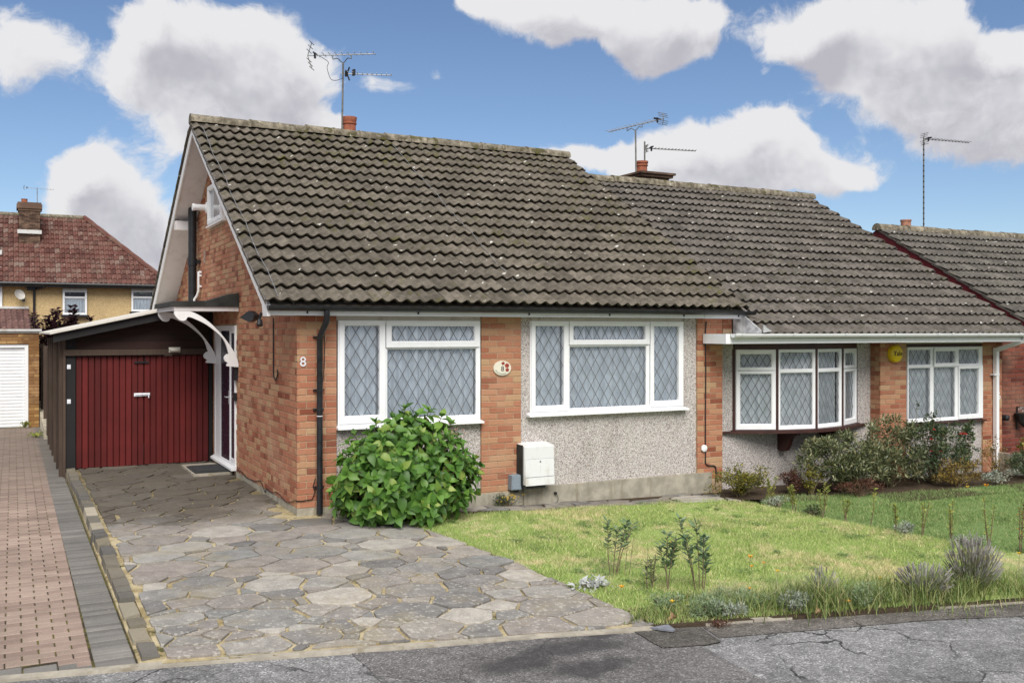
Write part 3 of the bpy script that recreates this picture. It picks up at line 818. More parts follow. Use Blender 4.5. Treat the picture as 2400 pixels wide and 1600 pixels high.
def crazy_paving(parent, x0, x1, y0, y1, mind, keep, clips, zf, matl, rs, stretch=1.25, name='stone', joint=(0.007, 0.026)):
    # big slabs first, then smaller ones packed between them; cells come from the power diagram
    pts = []; rad = []
    for rr, nt_ in ((1.45, 500), (1.15, 900), (0.85, 1500), (0.55, 2600), (0.38, 2600)):
        for _ in range(nt_):
            p = (rs.uniform(x0, x1), rs.uniform(y0, y1)); r = mind * rr * rs.uniform(0.85, 1.12)
            ok = True
            for q, rq in zip(pts, rad):
                if ((p[0] - q[0]) / stretch) ** 2 + (p[1] - q[1]) ** 2 < ((r + rq) * 0.80) ** 2: ok = False; break
            if ok: pts.append(p); rad.append(r)
    A = np.array(pts); RD = np.array(rad)
    n = 0
    for i, p in enumerate(pts):
        if not keep(p): continue
        poly = [(p[0] - 1.2, p[1] - 1.2), (p[0] + 1.2, p[1] - 1.2), (p[0] + 1.2, p[1] + 1.2), (p[0] - 1.2, p[1] + 1.2)]

        dd = ((A[:, 0] - p[0]) / stretch) ** 2 + (A[:, 1] - p[1]) ** 2 - RD ** 2
        for j in np.argsort(dd)[:34]:
            if j == i: continue
            q = pts[j]
            nx, ny = (q[0] - p[0]) / stretch ** 2, q[1] - p[1]
            d2 = ((q[0] - p[0]) / stretch) ** 2 + (q[1] - p[1]) ** 2
            t = 0.5 + (RD[i] ** 2 - RD[j] ** 2) / (2 * d2)
            mx, my = p[0] + (q[0] - p[0]) * t, p[1] + (q[1] - p[1]) * t
            poly = clip_poly(poly, (nx, ny), nx * mx + ny * my)
            if len(poly) < 3: break
        for (nn, dq) in clips(p):
            if len(poly) >= 3: poly = clip_poly(poly, nn, dq)
        if len(poly) < 3: continue
        if area(poly) < 0: poly = poly[::-1]
        poly = inset(poly, lambda: joint[0] + (joint[1] - joint[0]) * rs.uniform(0, 1) ** 1.6)
        if len(poly) < 3 or abs(area(poly)) < 0.003: continue
        # drop tiny edges, then chip the outline
        pp = []
        for k in range(len(poly)):
            a, b = poly[k], poly[(k + 1) % len(poly)]
            L = sqrt((b[0] - a[0]) ** 2 + (b[1] - a[1]) ** 2)
            if L < 0.02: continue
            c = min(0.022, L * 0.13) * rs.uniform(0.1, 1)
            ux, uy = (b[0] - a[0]) / L, (b[1] - a[1]) / L
            pp.append((a[0] + ux * c, a[1] + uy * c))
            if L > 0.2:
                t = rs.uniform(0.35, 0.65); o = rs.uniform(-0.012, 0.005)
                pp.append((a[0] + ux * L * t + uy * o, a[1] + uy * L * t - ux * o))
            c = min(0.028, L * 0.14) * rs.uniform(0.1, 1)
            pp.append((b[0] - ux * c, b[1] - uy * c))
        if len(pp) < 3: continue
        m = len(pp)
        cx = sum(q[0] for q in pp) / m; cy = sum(q[1] for q in pp) / m
        zc = float(zf(cx, cy)); lift = rs.uniform(0.0, 0.009)
        sx, sy = rs.uniform(-.018, .018), rs.uniform(-.018, .018)
        top = [(q[0] - cx, q[1] - cy, float(zf(q[0], q[1])) - zc + lift + (q[0] - cx) * sx + (q[1] - cy) * sy) for q in pp]
        topin = [(t[0] * 0.965, t[1] * 0.965, t[2] + 0.003) for t in top]
        bot = [(t[0], t[1], t[2] - 0.035) for t in top]
        me = bpy.data.meshes.new(name)
        me.from_pydata(bot + top + topin, [], [(k, (k + 1) % m, (k + 1) % m + m, k + m) for k in range(m)] +
                       [(k + m, (k + 1) % m + m, (k + 1) % m + 2 * m, k + 2 * m) for k in range(m)] + [tuple(range(2 * m, 3 * m))])
        me.materials.append(matl)
        o = bpy.data.objects.new(name, me); COL.objects.link(o)
        o.location = (cx, cy, zc); o.parent = parent
        n += 1
    return n

def right_clips(p):
    cl = [((-1, 0), 1.965), ((-0.2 / 1.0198, -1 / 1.0198), 4.5 / 1.0198 - 0.05), ((0, 1), 5.0)]
    if p[1] < 0.35:
        for a, b in zip(RIGHT[:-1], RIGHT[1:]):
            nx, ny = -(b[1] - a[1]), b[0] - a[0]; L = sqrt(nx * nx + ny * ny); nx /= L; ny /= L
            cl.append(((nx, ny), a[0] * nx + a[1] * ny))
    else:
        cl.append(((1, 0), 0.02))
    if p[0] > 0.02: cl.append(((0, 1), -0.01))
    return cl
r1 = random.Random(23)
def keep_drive(p):
    if p[0] < -2.15 or p[1] > 5.2 or p[1] < road_edge(p[0]) - 0.18: return False
    if p[1] > -0.02 and p[0] > 0.0: return False
    return p[0] < 0.16 + np.interp(-p[1], [0.35, 1.26, 2.02, 2.7, 3.4, 4.0, 4.85], [0.95, 1.17, 1.29, 1.395, 1.44, 1.47, 1.5])
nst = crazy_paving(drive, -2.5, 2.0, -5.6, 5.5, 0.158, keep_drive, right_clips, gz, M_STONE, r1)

# concrete lip where the drive meets the pavement
mb = MB()
for i in range(-16, 14):
    xa = -2.42 + i * 0.28; xb = xa + 0.28
    za, zb = float(pz(xa)) - 0.004 + r1.uniform(-.002, .002), float(pz(xb)) - 0.004
    wa = 0.045
    mb.hexa([(xa, re_(xa) - .035, za - .06), (xb, re_(xb) - .035, zb - .06), (xb, re_(xb) + wa, zb - .06), (xa, re_(xa) + wa, za - .06),
             (xa, re_(xa) - .028, za), (xb, re_(xb) - .028, zb), (xb, re_(xb) + wa, zb + .004), (xa, re_(xa) + wa, za + .004)])
mb.build('mortar_lip', M_CONC, drive)
# iron drain grating let into the drive
g1 = MB()
for i in range(7):
    g1.box(-0.92 + i * 0.026, 1.47, 0.002, -0.906 + i * 0.026, 1.62, 0.012)
g1.box(-0.93, 1.455, 0.001, -0.735, 1.468, 0.013); g1.box(-0.93, 1.622, 0.001, -0.735, 1.635, 0.013)
g1.build('drain_grating', M_BLACK, drive)

# ---- stone kerb between the two drives
kr = MB()
kr.hexa([(-2.125, -4.03, -0.35), (-1.985, -4.05, -0.35), (-1.985, 9.0, -0.35), (-2.125, 9.0, -0.35),
         (-2.125, -4.03, -0.108), (-1.985, -4.05, -0.102), (-1.985, 9.0, 0.0), (-2.125, 9.0, 0.0)])
kerbwall = tag(kr.build('drive_kerb', M_JOINT), kind='structure')
y = -4.0
r2 = random.Random(5)
while y < 8.9:
    L = r2.uniform(0.16, 0.48)
    zt = float(gz(-2, y)) + 0.010 + r2.uniform(-0.006, 0.008) + (0.006 if y > -2.6 else -0.010)
    jx = r2.uniform(-0.012, 0.012)
    a = MB()
    q = lambda: r2.uniform(-0.010, 0.010)
    hx = [(-2.12 + jx, 0.012, -0.14), (-1.985 + jx, 0.012 + q(), -0.14), (-1.985 + jx, L - 0.008, -0.14), (-2.12 + jx, L - 0.008 + q(), -0.14)]
    a.hexa([(x, yy, zz) for x, yy, zz in hx] + [(x + (0.012 if x < -2.05 else -0.010), yy + (0.008 if yy < L / 2 else -0.008), q()) for x, yy, zz in hx])
    o = a.build('kerb_stone', M_KERB)
    o.location = (0, y, zt); o.parent = kerbwall
    y += L

# ---- neighbour's block-paved drive
nz = lambda x, y: -0.115 + 0.0015 * (np.clip(y, -4, 14) + 4)
nd = tag(sheet('neighbour_driveway', list(np.linspace(-7, -2.1, 12)), lambda x: road_edge(x), lambda x: 13.6, 30, lambda x, y: float(nz(x, y)) - 0.006, M_BLOCKJOINT), kind='structure')
def block_mesh(name, w, l, matl):
    b = MB(); h = 0.03; e = 0.006
    b.add([(-w/2, -l/2, -h), (w/2, -l/2, -h), (w/2, l/2, -h), (-w/2, l/2, -h), (-w/2, -l/2, -e), (w/2, -l/2, -e), (w/2, l/2, -e), (-w/2, l/2, -e),
           (-w/2+e, -l/2+e, 0), (w/2-e, -l/2+e, 0), (w/2-e, l/2-e, 0), (-w/2+e, l/2-e, 0)],
          [(0,1,5,4),(1,2,6,5),(2,3,7,6),(3,0,4,7),(4,5,9,8),(5,6,10,9),(6,7,11,10),(7,4,8,11),(8,9,10,11)])
    me = b.mesh(name); me.materials.append(matl); return me
BW, BL = 0.205, 0.106
me_pink = block_mesh('paving_block', 0.197, 0.099, M_BLOCKPINK)
me_grey = block_mesh('edging_block', 0.245, 0.064, M_BLOCKGREY)
me_head = block_mesh('header_block', 0.197, 0.20, M_BLOCKGREY)
SH = lambda y: 0.018 * (y + 4.0)          # the whole bond runs about a degree off the wall line
blocks = []
xedge = -2.395
row = 0; y = -3.836
while y < 13.4:
    off = 0 if row % 2 else BW / 2
    k = 0
    while True:
        xc = xedge - BW / 2 - k * BW - off + (BW if off else 0) * 0
        if off and k == 0:
            pass
        if xc < -6.9: break
        if y > road_edge(xc) + 0.25: blocks.append(('paving_block', me_pink, xc + SH(y) * 0.25, y + r2.uniform(-.003, .003)))
        k += 1
    y += BL; row += 1
# half blocks left at the edge by the bond
me_half = block_mesh('paving_block_half', 0.096, 0.099, M_BLOCKPINK)
y = -3.836; row = 0
while y < 13.4:
    if row % 2 == 0: blocks.append(('paving_block', me_half, xedge - 0.051 + SH(y) * 0.25, y))
    y += BL; row += 1
y = -3.99
while y < 13.4:
    blocks.append(('edging_block', me_grey, -2.258 + 0.06 * 0, y)); y += 0.071
x = xedge - 0.1
while x > -6.9:
    blocks.append(('header_block', me_head, x, road_edge(x) + 0.115)); x -= BW
def place_many(items, parent, limit, stuffname, stuffmat):
    """items: (name, mesh, matrix, score). The best `limit` become objects sharing meshes, the rest one joined part"""
    items = sorted(items, key=lambda t: -t[3])
    for (name, me, M, s) in items[:limit]:
        o = bpy.data.objects.new(name, me); COL.objects.link(o)
        o.parent = parent; o.matrix_local = M
        if parent.parent is None: pass
    rest = items[limit:]
    if not rest: return None
    V = []; F = []; base = 0
    cache = {}
    for (name, me, M, s) in rest:
        if me.name not in cache:
            co = np.zeros(len(me.vertices) * 3); me.vertices.foreach_get('co', co)
            fl = [tuple(p.vertices) for p in me.polygons]
            cache[me.name] = (co.reshape(-1, 3), fl)
        co, fl = cache[me.name]
        m = np.array(M)
        V.append(co @ m[:3, :3].T + m[:3, 3])
        F.extend([tuple(i + base for i in f) for f in fl]); base += len(co)
    me = bpy.data.meshes.new(stuffname)
    me.from_pydata(np.concatenate(V).tolist(), [], F)
    me.materials.append(stuffmat)
    sm = rest[0][1].polygons[0].use_smooth if len(rest[0][1].polygons) else False
    if sm: me.polygons.foreach_set('use_smooth', [True] * len(me.polygons))
    o = bpy.data.objects.new(stuffname, me); COL.objects.link(o)
    o.parent = parent
    o['kind'] = 'stuff'
    return o
its = {}
for (n, me, x, y) in blocks:
    z = float(nz(x, y)) + r2.uniform(-.002, .003)
    s = rank((x, y, z), (0, 0, 1)) if in_view((x, y, z), 10) else 0
    its.setdefault(n, []).append((n, me, Matrix.Translation((x, y, z)) @ Matrix.Rotation(r2.uniform(-.006, .006), 4, 'Z') @ Matrix.Rotation(r2.uniform(-.01, .01), 4, 'X'), s))
place_many(its['paving_block'], nd, 300, 'paving_blocks', M_BLOCKPINK)
place_many(its['edging_block'], nd, 240, 'edging_blocks', M_BLOCKGREY)
place_many([i for i in its['header_block'] if i[3] > 0], nd, 300, 'header_blocks', M_BLOCKGREY)

# ---- path of broken slabs under the front wall
path = tag(sheet('path', list(np.linspace(0.9, 5.86, 20)), lambda x: -0.42 if x < 4.6 else -0.42 - (x - 4.6) * 0.16, lambda x: 0.03, 3, lambda x, y: float(gz(x, y)) - 0.002, M_SOIL), kind='structure')
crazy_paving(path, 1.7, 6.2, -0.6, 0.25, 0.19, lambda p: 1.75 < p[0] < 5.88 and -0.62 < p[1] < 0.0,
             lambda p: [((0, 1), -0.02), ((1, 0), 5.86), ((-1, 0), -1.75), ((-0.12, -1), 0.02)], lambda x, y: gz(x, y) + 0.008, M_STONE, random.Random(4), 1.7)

# ---- lawns (turf base + grass blades)
LAWN8 = [(0.93, -0.60), (1.155, -1.26), (1.275, -2.02), (1.38, -2.70), (1.425, -3.40), (1.455, -4.0), (1.485, -4.76), (2.5, -4.94), (4.0, -5.22), (5.2, -5.48), (6.8, -5.80), (6.62, -4.6), (6.43, -3.9), (6.29, -3.3), (6.10, -2.6), (5.92, -1.75), (5.86, -0.95), (5.5, -0.52), (4.6, -0.42), (3.0, -0.42), (1.8, -0.40), (1.25, -0.35)]
LAWN6 = [(5.93, -0.95), (5.98, -1.75), (6.16, -2.6), (6.35, -3.3), (6.49, -3.9), (6.68, -4.6), (6.86, -5.80), (9, -6.25), (14.5, -7.3), (14.5, -0.75), (12.5, -0.95), (10.6, -1.05), (9.2, -0.98), (8.2, -0.90), (7.2, -0.70), (6.5, -0.45)]
def lawn(name, poly, matl, dz):
    import bmesh
    bm = bmesh.new()
    vsl = [bm.verts.new((x, y, 0)) for x, y in poly]
    bm.faces.new(vsl)
    bmesh.ops.triangulate(bm, faces=bm.faces)
    for _ in range(4):
        bmesh.ops.subdivide_edges(bm, edges=[e for e in bm.edges if e.calc_length() > 0.3], cuts=1, use_grid_fill=True)
        bmesh.ops.triangulate(bm, faces=[f for f in bm.faces if len(f.verts) > 3])
    for v in bm.verts: v.co.z = float(gz(v.co.x, v.co.y)) + dz + 0.012 * sin(v.co.x * 2.3) * cos(v.co.y * 2.9)
    bmesh.ops.recalc_face_normals(bm, faces=bm.faces)
    me = bpy.data.meshes.new(name); bm.to_mesh(me); bm.free()
    me.materials.append(matl)
    o = bpy.data.objects.new(name, me); COL.objects.link(o)
    if sum(p.normal.z for p in me.polygons) < 0: me.flip_normals()
    return tag(o, kind='structure')
lawn8 = lawn('lawn', LAWN8, M_TURF8, 0.0)
lawn6 = lawn('neighbour_lawn', LAWN6, M_TURF6, -0.02)
bed = tag(sheet('flower_bed', list(np.linspace(5.87, 15, 30)), lambda x: -0.5 - min(1.0, (x - 5.87) * 0.5), lambda x: 0.22, 4, lambda x, y: float(gz(x, y)) - 0.015, M_SOIL), kind='structure')
edge_bed = tag(sheet('front_border_soil', list(np.linspace(1.45, 9, 30)), lambda x: road_edge(x) - 0.0, lambda x: road_edge(x) + 0.5, 3, lambda x, y: float(gz(x, y)) + 0.004, M_SOIL, 0.2), kind='structure')

def inside(P, poly):
    x, y = P[:, 0], P[:, 1]
    c = np.zeros(len(P), bool)
    j = len(poly) - 1
    for i in range(len(poly)):
        xi, yi = poly[i]; xj, yj = poly[j]
        cond = ((yi > y) != (yj > y)) & (x < (xj - xi) * (y - yi) / (yj - yi + 1e-12) + xi)
        c ^= cond; j = i
    return c
def grass(name, poly, n, h, w, matl, dz, seed, label):
    rs = np.random.RandomState(seed)
    P = np.array(poly); lo, hi = P.min(0), P.max(0)
    pts = np.zeros((0, 2))
    while len(pts) < n:
        q = rs.uniform(lo, hi, (n, 2))
        pts = np.concatenate([pts, q[inside(q, poly)]])
    pts = pts[:n]
    # tufts: longer where a slow field is high
    fld = 0.5 + 0.5 * np.sin(pts[:, 0] * 3.7 + np.sin(pts[:, 1] * 2.9) * 1.7) * np.sin(pts[:, 1] * 4.3 + np.sin(pts[:, 0] * 2.1) * 2)
    H = h * rs.uniform(0.45, 1.25, n) * (0.65 + 0.7 * fld)
    a = rs.uniform(0, 2 * pi, n); lean = rs.uniform(0.2, 1.1, n) * H
    la = rs.uniform(0, 2 * pi, n)
    z = gz(pts[:, 0], pts[:, 1]) + dz
    b0 = np.stack([pts[:, 0] - np.cos(a) * w, pts[:, 1] - np.sin(a) * w, z], 1)
    b1 = np.stack([pts[:, 0] + np.cos(a) * w, pts[:, 1] + np.sin(a) * w, z], 1)
    t = np.stack([pts[:, 0] + np.cos(la) * lean, pts[:, 1] + np.sin(la) * lean, z + H], 1)
    V = np.stack([b0, b1, t], 1).reshape(-1, 3)
    F = np.arange(3 * n).reshape(-1, 3)
    return tag(np_mesh(name, V, F, matl), label, 'grass', kind='stuff')
LAWN8G = [(x - 0.035 + 0.02 * sin(y * 9), y) for x, y in LAWN8[:7]] + LAWN8[7:]
grass('lawn_grass', LAWN8G, 210000, 0.034, 0.0035, M_BLADE8, -0.002, 3, 'short mown yellowing grass of the lawn in front of number eight')
grass('lawn_grass', LAWN6, 150000, 0.040, 0.004, M_BLADE6, -0.024, 4, 'greener longer grass of the lawn next door on the right')

def lawn_weeds(name, poly, n, seed, label):
    rs = np.random.RandomState(seed); P = np.array(poly); lo, hi = P.min(0), P.max(0)
    c = rs.uniform(lo, hi, (n, 2)); c = c[inside(c, poly)]
    pts = np.concatenate([q + rs.normal(0, rs.uniform(.02, .09), (rs.randint(20, 90), 2)) for q in c]); pts = pts[inside(pts, poly)]
    k = len(pts); z = gz(pts[:, 0], pts[:, 1]) + rs.uniform(.008, .034, k); a = rs.uniform(0, 2 * pi, k); s = rs.uniform(.007, .016, k)
    d = np.stack([np.cos(a), np.sin(a)], 1) * s[:, None]; e = np.stack([-np.sin(a), np.cos(a)], 1) * s[:, None] * .55
    V = np.stack([np.column_stack([pts - d, z]), np.column_stack([pts + e, z + s * .4]), np.column_stack([pts + d, z + s * .1]), np.column_stack([pts - e, z + s * .3])], 1).reshape(-1, 3)
    return tag(np_mesh(name, V, np.arange(4 * k).reshape(-1, 4), M_ROSELEAF), label, 'weeds', kind='stuff')
M_CLOVER = leafmat('clover_leaf', [(0.0, (0.10, 0.19, 0.06)), (1.0, (0.22, 0.34, 0.12))], 0.7, 0.25)
for o_, pl_, nn_ in (('lawn_weeds', LAWN8, 150), ('lawn_weeds', LAWN6, 90)):
    w_ = lawn_weeds(o_, pl_, nn_, len(o_) + nn_, 'patches of low broad leaved weeds in the ' + ('yellowing near lawn' if pl_ is LAWN8 else 'greener lawn next door'))
    w_.data.materials.clear(); w_.data.materials.append(M_CLOVER)
# ------------------------------------------------------------------ bricks, tiles, windows: shared builders
_bm = {}
def brick_mesh(L, matl, back=0.03, H=0.065):
    k = (round(L, 3), matl.name, H)
    if k not in _bm:
        e = 0.003; b = MB()
        b.add([(0, back, 0), (L, back, 0), (L, back, H), (0, back, H), (0, e, 0), (L, e, 0), (L, e, H), (0, e, H),
               (e, 0, e), (L - e, 0, e), (L - e, 0, H - e), (e, 0, H - e)],
              [(0, 1, 5, 4), (1, 2, 6, 5), (2, 3, 7, 6), (3, 0, 4, 7), (4, 5, 9, 8), (5, 6, 10, 9), (6, 7, 11, 10), (7, 4, 8, 11), (8, 9, 10, 11)])
        me = b.mesh('brick'); me.materials.append(matl); _bm[k] = me
    return _bm[k]

def courses_rect(u0, u1, z0, nc, rs, pattern='half', cut=None, L=0.225, ch=0.075):
    """half-bond brickwork between u0 and u1: list of (u, z, length)"""
    out = []
    for k in range(nc):
        z = z0 + k * ch
        u = u0
        if pattern == 'half':
            first = 0.1025 if k % 2 else 0.215
        else:
            first = rs.choice([0.1025, 0.215, 0.158])
        nxt = first
        while u < u1 - 0.03:
            l = min(nxt, u1 - u)
            if pattern == 'mixed': nx2 = rs.choice([0.215, 0.215, 0.1025, 0.215, 0.158])
            else: nx2 = 0.215
            if u1 - (u + l + 0.01) < 0.04: l = u1 - u
            if cut is None or not cut(u, z, l): out.append((u, z, l))
            u += l + 0.010
            nxt = nx2
    return out

def bricks_on(lst, origin, udir, nrm, matl, rs, items, name='brick'):
    """lay bricks on a vertical plane: origin + u*udir + z, outward normal nrm"""
    U = Vector((*udir, 0)); Nn = Vector((*nrm, 0))
    R = Matrix(((U.x, -Nn.x, 0), (U.y, -Nn.y, 0), (0, 0, 1))).to_4x4()
    for (u, z, l) in lst:
        o = Vector((origin[0], origin[1], 0)) + U * u + Nn * rs.uniform(-0.0015, 0.0015)
        o.z = z
        c = o + U * l / 2
        s = rank(c, (*nrm, 0)) * l if in_view(c, 5) else 0
        items.append((name, brick_mesh(l, matl), Matrix.Translation(o) @ R @ Matrix.Rotation(rs.uniform(-.004, .004), 4, 'Y'), s))

def tile_mesh(matl, W=0.30, L=0.415, waves=2, amp=0.026, th=0.024, seg=14, verge=False):
    """interlocking roll tile: x across, y up the slope, z off the roof"""
    b = MB(); vs = []; fs = []
    def prof(t):
        s = sin(2 * pi * (t * waves) - pi / 2)
        return amp * (s if s > 0 else s * 0.55)
    xs = [W * i / seg for i in range(seg + 1)]
    for x in xs: vs.append((x, 0.0, prof(x / W) + th + 0.030))
    for x in xs: vs.append((x, 0.010, prof(x / W) + th + 0.035))
    for x in xs: vs.append((x, L, prof(x / W) - 0.006))
    for x in xs: vs.append((x, 0.016, prof(x / W) + 0.024))
    for x in xs: vs.append((x, 0.09, prof(x / W) + 0.008))
    n = seg + 1
    for i in range(seg):
        fs.append((i, i + 1, n + i + 1, n + i)); fs.append((n + i, n + i + 1, 2 * n + i + 1, 2 * n + i)); fs.append((3 * n + i, 3 * n + i + 1, i + 1, i)); fs.append((4 * n + i, 4 * n + i + 1, 3 * n + i + 1, 3 * n + i))
    b.add(vs, fs)
    if verge:
        m = len(b.v); z0 = prof(0)
        b.add([(0, 0, z0 + th), (0, L, z0), (0, L, -0.05), (0, 0, -0.05 + th)], [(0, 1, 2, 3)])
        z1 = prof(1)
        b.add([(W, 0, z1 + th), (W, L, z1), (W, L, -0.05), (W, 0, -0.05 + th)], [(3, 2, 1, 0)])
    me = b.mesh('roof_tile'); me.materials.append(matl)
    me.polygons.foreach_set('use_smooth', [True] * len(me.polygons))
    try: me.set_sharp_from_angle(angle=radians(55))
    except Exception: pass
    return me

def tile_roof(roof, x0, ncol, W, y_eave, z_eave, y_ridge, z_ridge, matl, rs, limit=300, gauge=None, nrow=None, waves=2, amp=0.026, seg=14):
    slope = math.atan2(z_ridge - z_eave, y_ridge - y_eave)
    Ls = sqrt((z_ridge - z_eave) ** 2 + (y_ridge - y_eave) ** 2)
    if nrow is None: nrow = int(round(Ls / 0.337))
    gauge = Ls / nrow
    me = tile_mesh(matl, W, gauge + 0.07, waves, amp, seg=seg)
    mv = tile_mesh(matl, W, gauge + 0.07, waves, amp, seg=seg, verge=True)
    nrm = (0, -sin(slope), cos(slope))
    items = []
    for r in range(nrow):
        d = r * gauge
        y = y_eave + d * cos(slope); z = z_eave + d * sin(slope)
        sag = 0.0
        for c in range(ncol):
            x = x0 + c * W
            sag = 0.006 * sin(x * 0.9 + r * 0.3) + rs.uniform(-.003, .003)
            M = Matrix.Translation((x + rs.uniform(-.002, .002), y + nrm[1] * sag, z + nrm[2] * sag)) @ Matrix.Rotation(slope + rs.uniform(-.004, .004), 4, 'X') @ Matrix.Rotation(rs.uniform(-.006, .006), 4, 'Z') @ Matrix.Rotation(rs.uniform(-.008, .008), 4, 'Y')
            cpt = (x + W / 2, y + gauge / 2 * cos(slope), z + gauge / 2 * sin(slope))
            s = rank(cpt, nrm) if in_view(cpt, 10) else 0
            items.append(('roof_tile', mv if c in (0, ncol - 1) else me, M, s))
    place_many(items, roof, limit, 'roof_tiles', matl)
    return slope, gauge, nrow

def ridge_row(roof, x0, x1, y, z, matl, rs, L=0.455, r=0.115):
    n = int(round((x1 - x0) / L)); L = (x1 - x0) / n
    b = MB(); seg = 8; vs = []; fs = []
    for j, (xx, rr) in enumerate(((0, r + 0.006), (0.03, r + 0.006), (0.032, r), (L + 0.012, r - 0.004))):
        for k in range(seg + 1):
            a = radians(-12) + radians(204) * k / seg
            vs.append((xx, rr * cos(a) * 1.02, rr * sin(a) * 0.95))
    m = seg + 1
    for j in range(3):
        for k in range(seg): fs.append((j * m + k, j * m + k + 1, (j + 1) * m + k + 1, (j + 1) * m + k))
    fs.append(tuple(range(m)))
    fs.append(tuple(range(3 * m, 4 * m))[::-1])
    b.add(vs, fs)
    me = b.mesh('ridge_tile'); me.materials.append(matl)
    me.polygons.foreach_set('use_smooth', [True] * len(me.polygons))
    try: me.set_sharp_from_angle(angle=radians(50))
    except Exception: pass
    for i in range(n):
        o = bpy.data.objects.new('ridge_tile', me); COL.objects.link(o); o.parent = roof
        o.matrix_local = Matrix.Translation((x0 + i * L, y, z - r + rs.uniform(-.006, .006))) @ Matrix.Rotation(rs.uniform(-.01, .01), 4, 'Y') @ Matrix.Rotation(rs.uniform(-.012, .012), 4, 'Z')

def ring(b, u0, v0, u1, v1, gu0, gv0, gu1, gv1, y0, y1, bev=0.006):
    """rectangular frame: outer rect minus glass rect, front at y0 (towards the viewer), back y1, inner edge chamfered"""
    o = [(u0, v0), (u1, v0), (u1, v1), (u0, v1)]; i = [(gu0, gv0), (gu1, gv0), (gu1, gv1), (gu0, gv1)]
    c = [(gu0 - bev * 2, gv0 - bev * 2), (gu1 + bev * 2, gv0 - bev * 2), (gu1 + bev * 2, gv1 + bev * 2), (gu0 - bev * 2, gv1 + bev * 2)]
    vs = [(p[0], y0, p[1]) for p in o] + [(p[0], y0, p[1]) for p in c] + [(p[0], y0 + bev * 1.6, p[1]) for p in i] + [(p[0], y1, p[1]) for p in i] + [(p[0], y1, p[1]) for p in o]
    fs = []
    for k in range(4):
        n = (k + 1) % 4
        fs += [(k, n, 4 + n, 4 + k), (4 + k, 4 + n, 8 + n, 8 + k), (8 + k, 8 + n, 12 + n, 12 + k), (12 + k, 12 + n, 16 + n, 16 + k), (16 + k, 16 + n, n, k)]
    b.add(vs, fs)

def lattice(b, u0, v0, u1, v1, dw, dh, y, hw=0.0038):
    """diamond leading: two families of flat strips clipped to the pane"""
    w, h = u1 - u0, v1 - v0
    nx = max(1, round(w / dw)); dw = w / nx
    cu = u0; cv = (v0 + v1) / 2
    m = dh / dw
    L = sqrt(dw * dw + dh * dh)
    for s in (1, -1):
        # lines  v - cv = s*m*(u - cu) + k*dh
        kmin = -int((h + m * w) / dh) - 2
        for k in range(kmin, -kmin + 1):
            pts = []
            for uu in (u0, u1):
                vv = cv + s * m * (uu - cu) + k * dh
                if v0 - 1e-9 <= vv <= v1 + 1e-9: pts.append((uu, vv))
            for vv in (v0, v1):
                uu = cu + (vv - cv - k * dh) / (s * m)
                if u0 + 1e-9 < uu < u1 - 1e-9: pts.append((uu, vv))
            if len(pts) < 2: continue
            (a0, a1), (b0, b1) = pts[0], pts[1]
            ll = sqrt((b0 - a0) ** 2 + (b1 - a1) ** 2)
            if ll < 0.02: continue
            px, pv = -(b1 - a1) / ll * hw, (b0 - a0) / ll * hw
            yy = y + (0.0006 if s > 0 else 0)
            b.add([(a0 + px, yy, a1 + pv), (a0 - px, yy, a1 - pv), (b0 - px, yy, b1 - pv), (b0 + px, yy, b1 + pv), (a0, yy - 0.003, a1), (b0, yy - 0.003, b1)],
                  [(0, 4, 5, 3), (4, 1, 2, 5)])

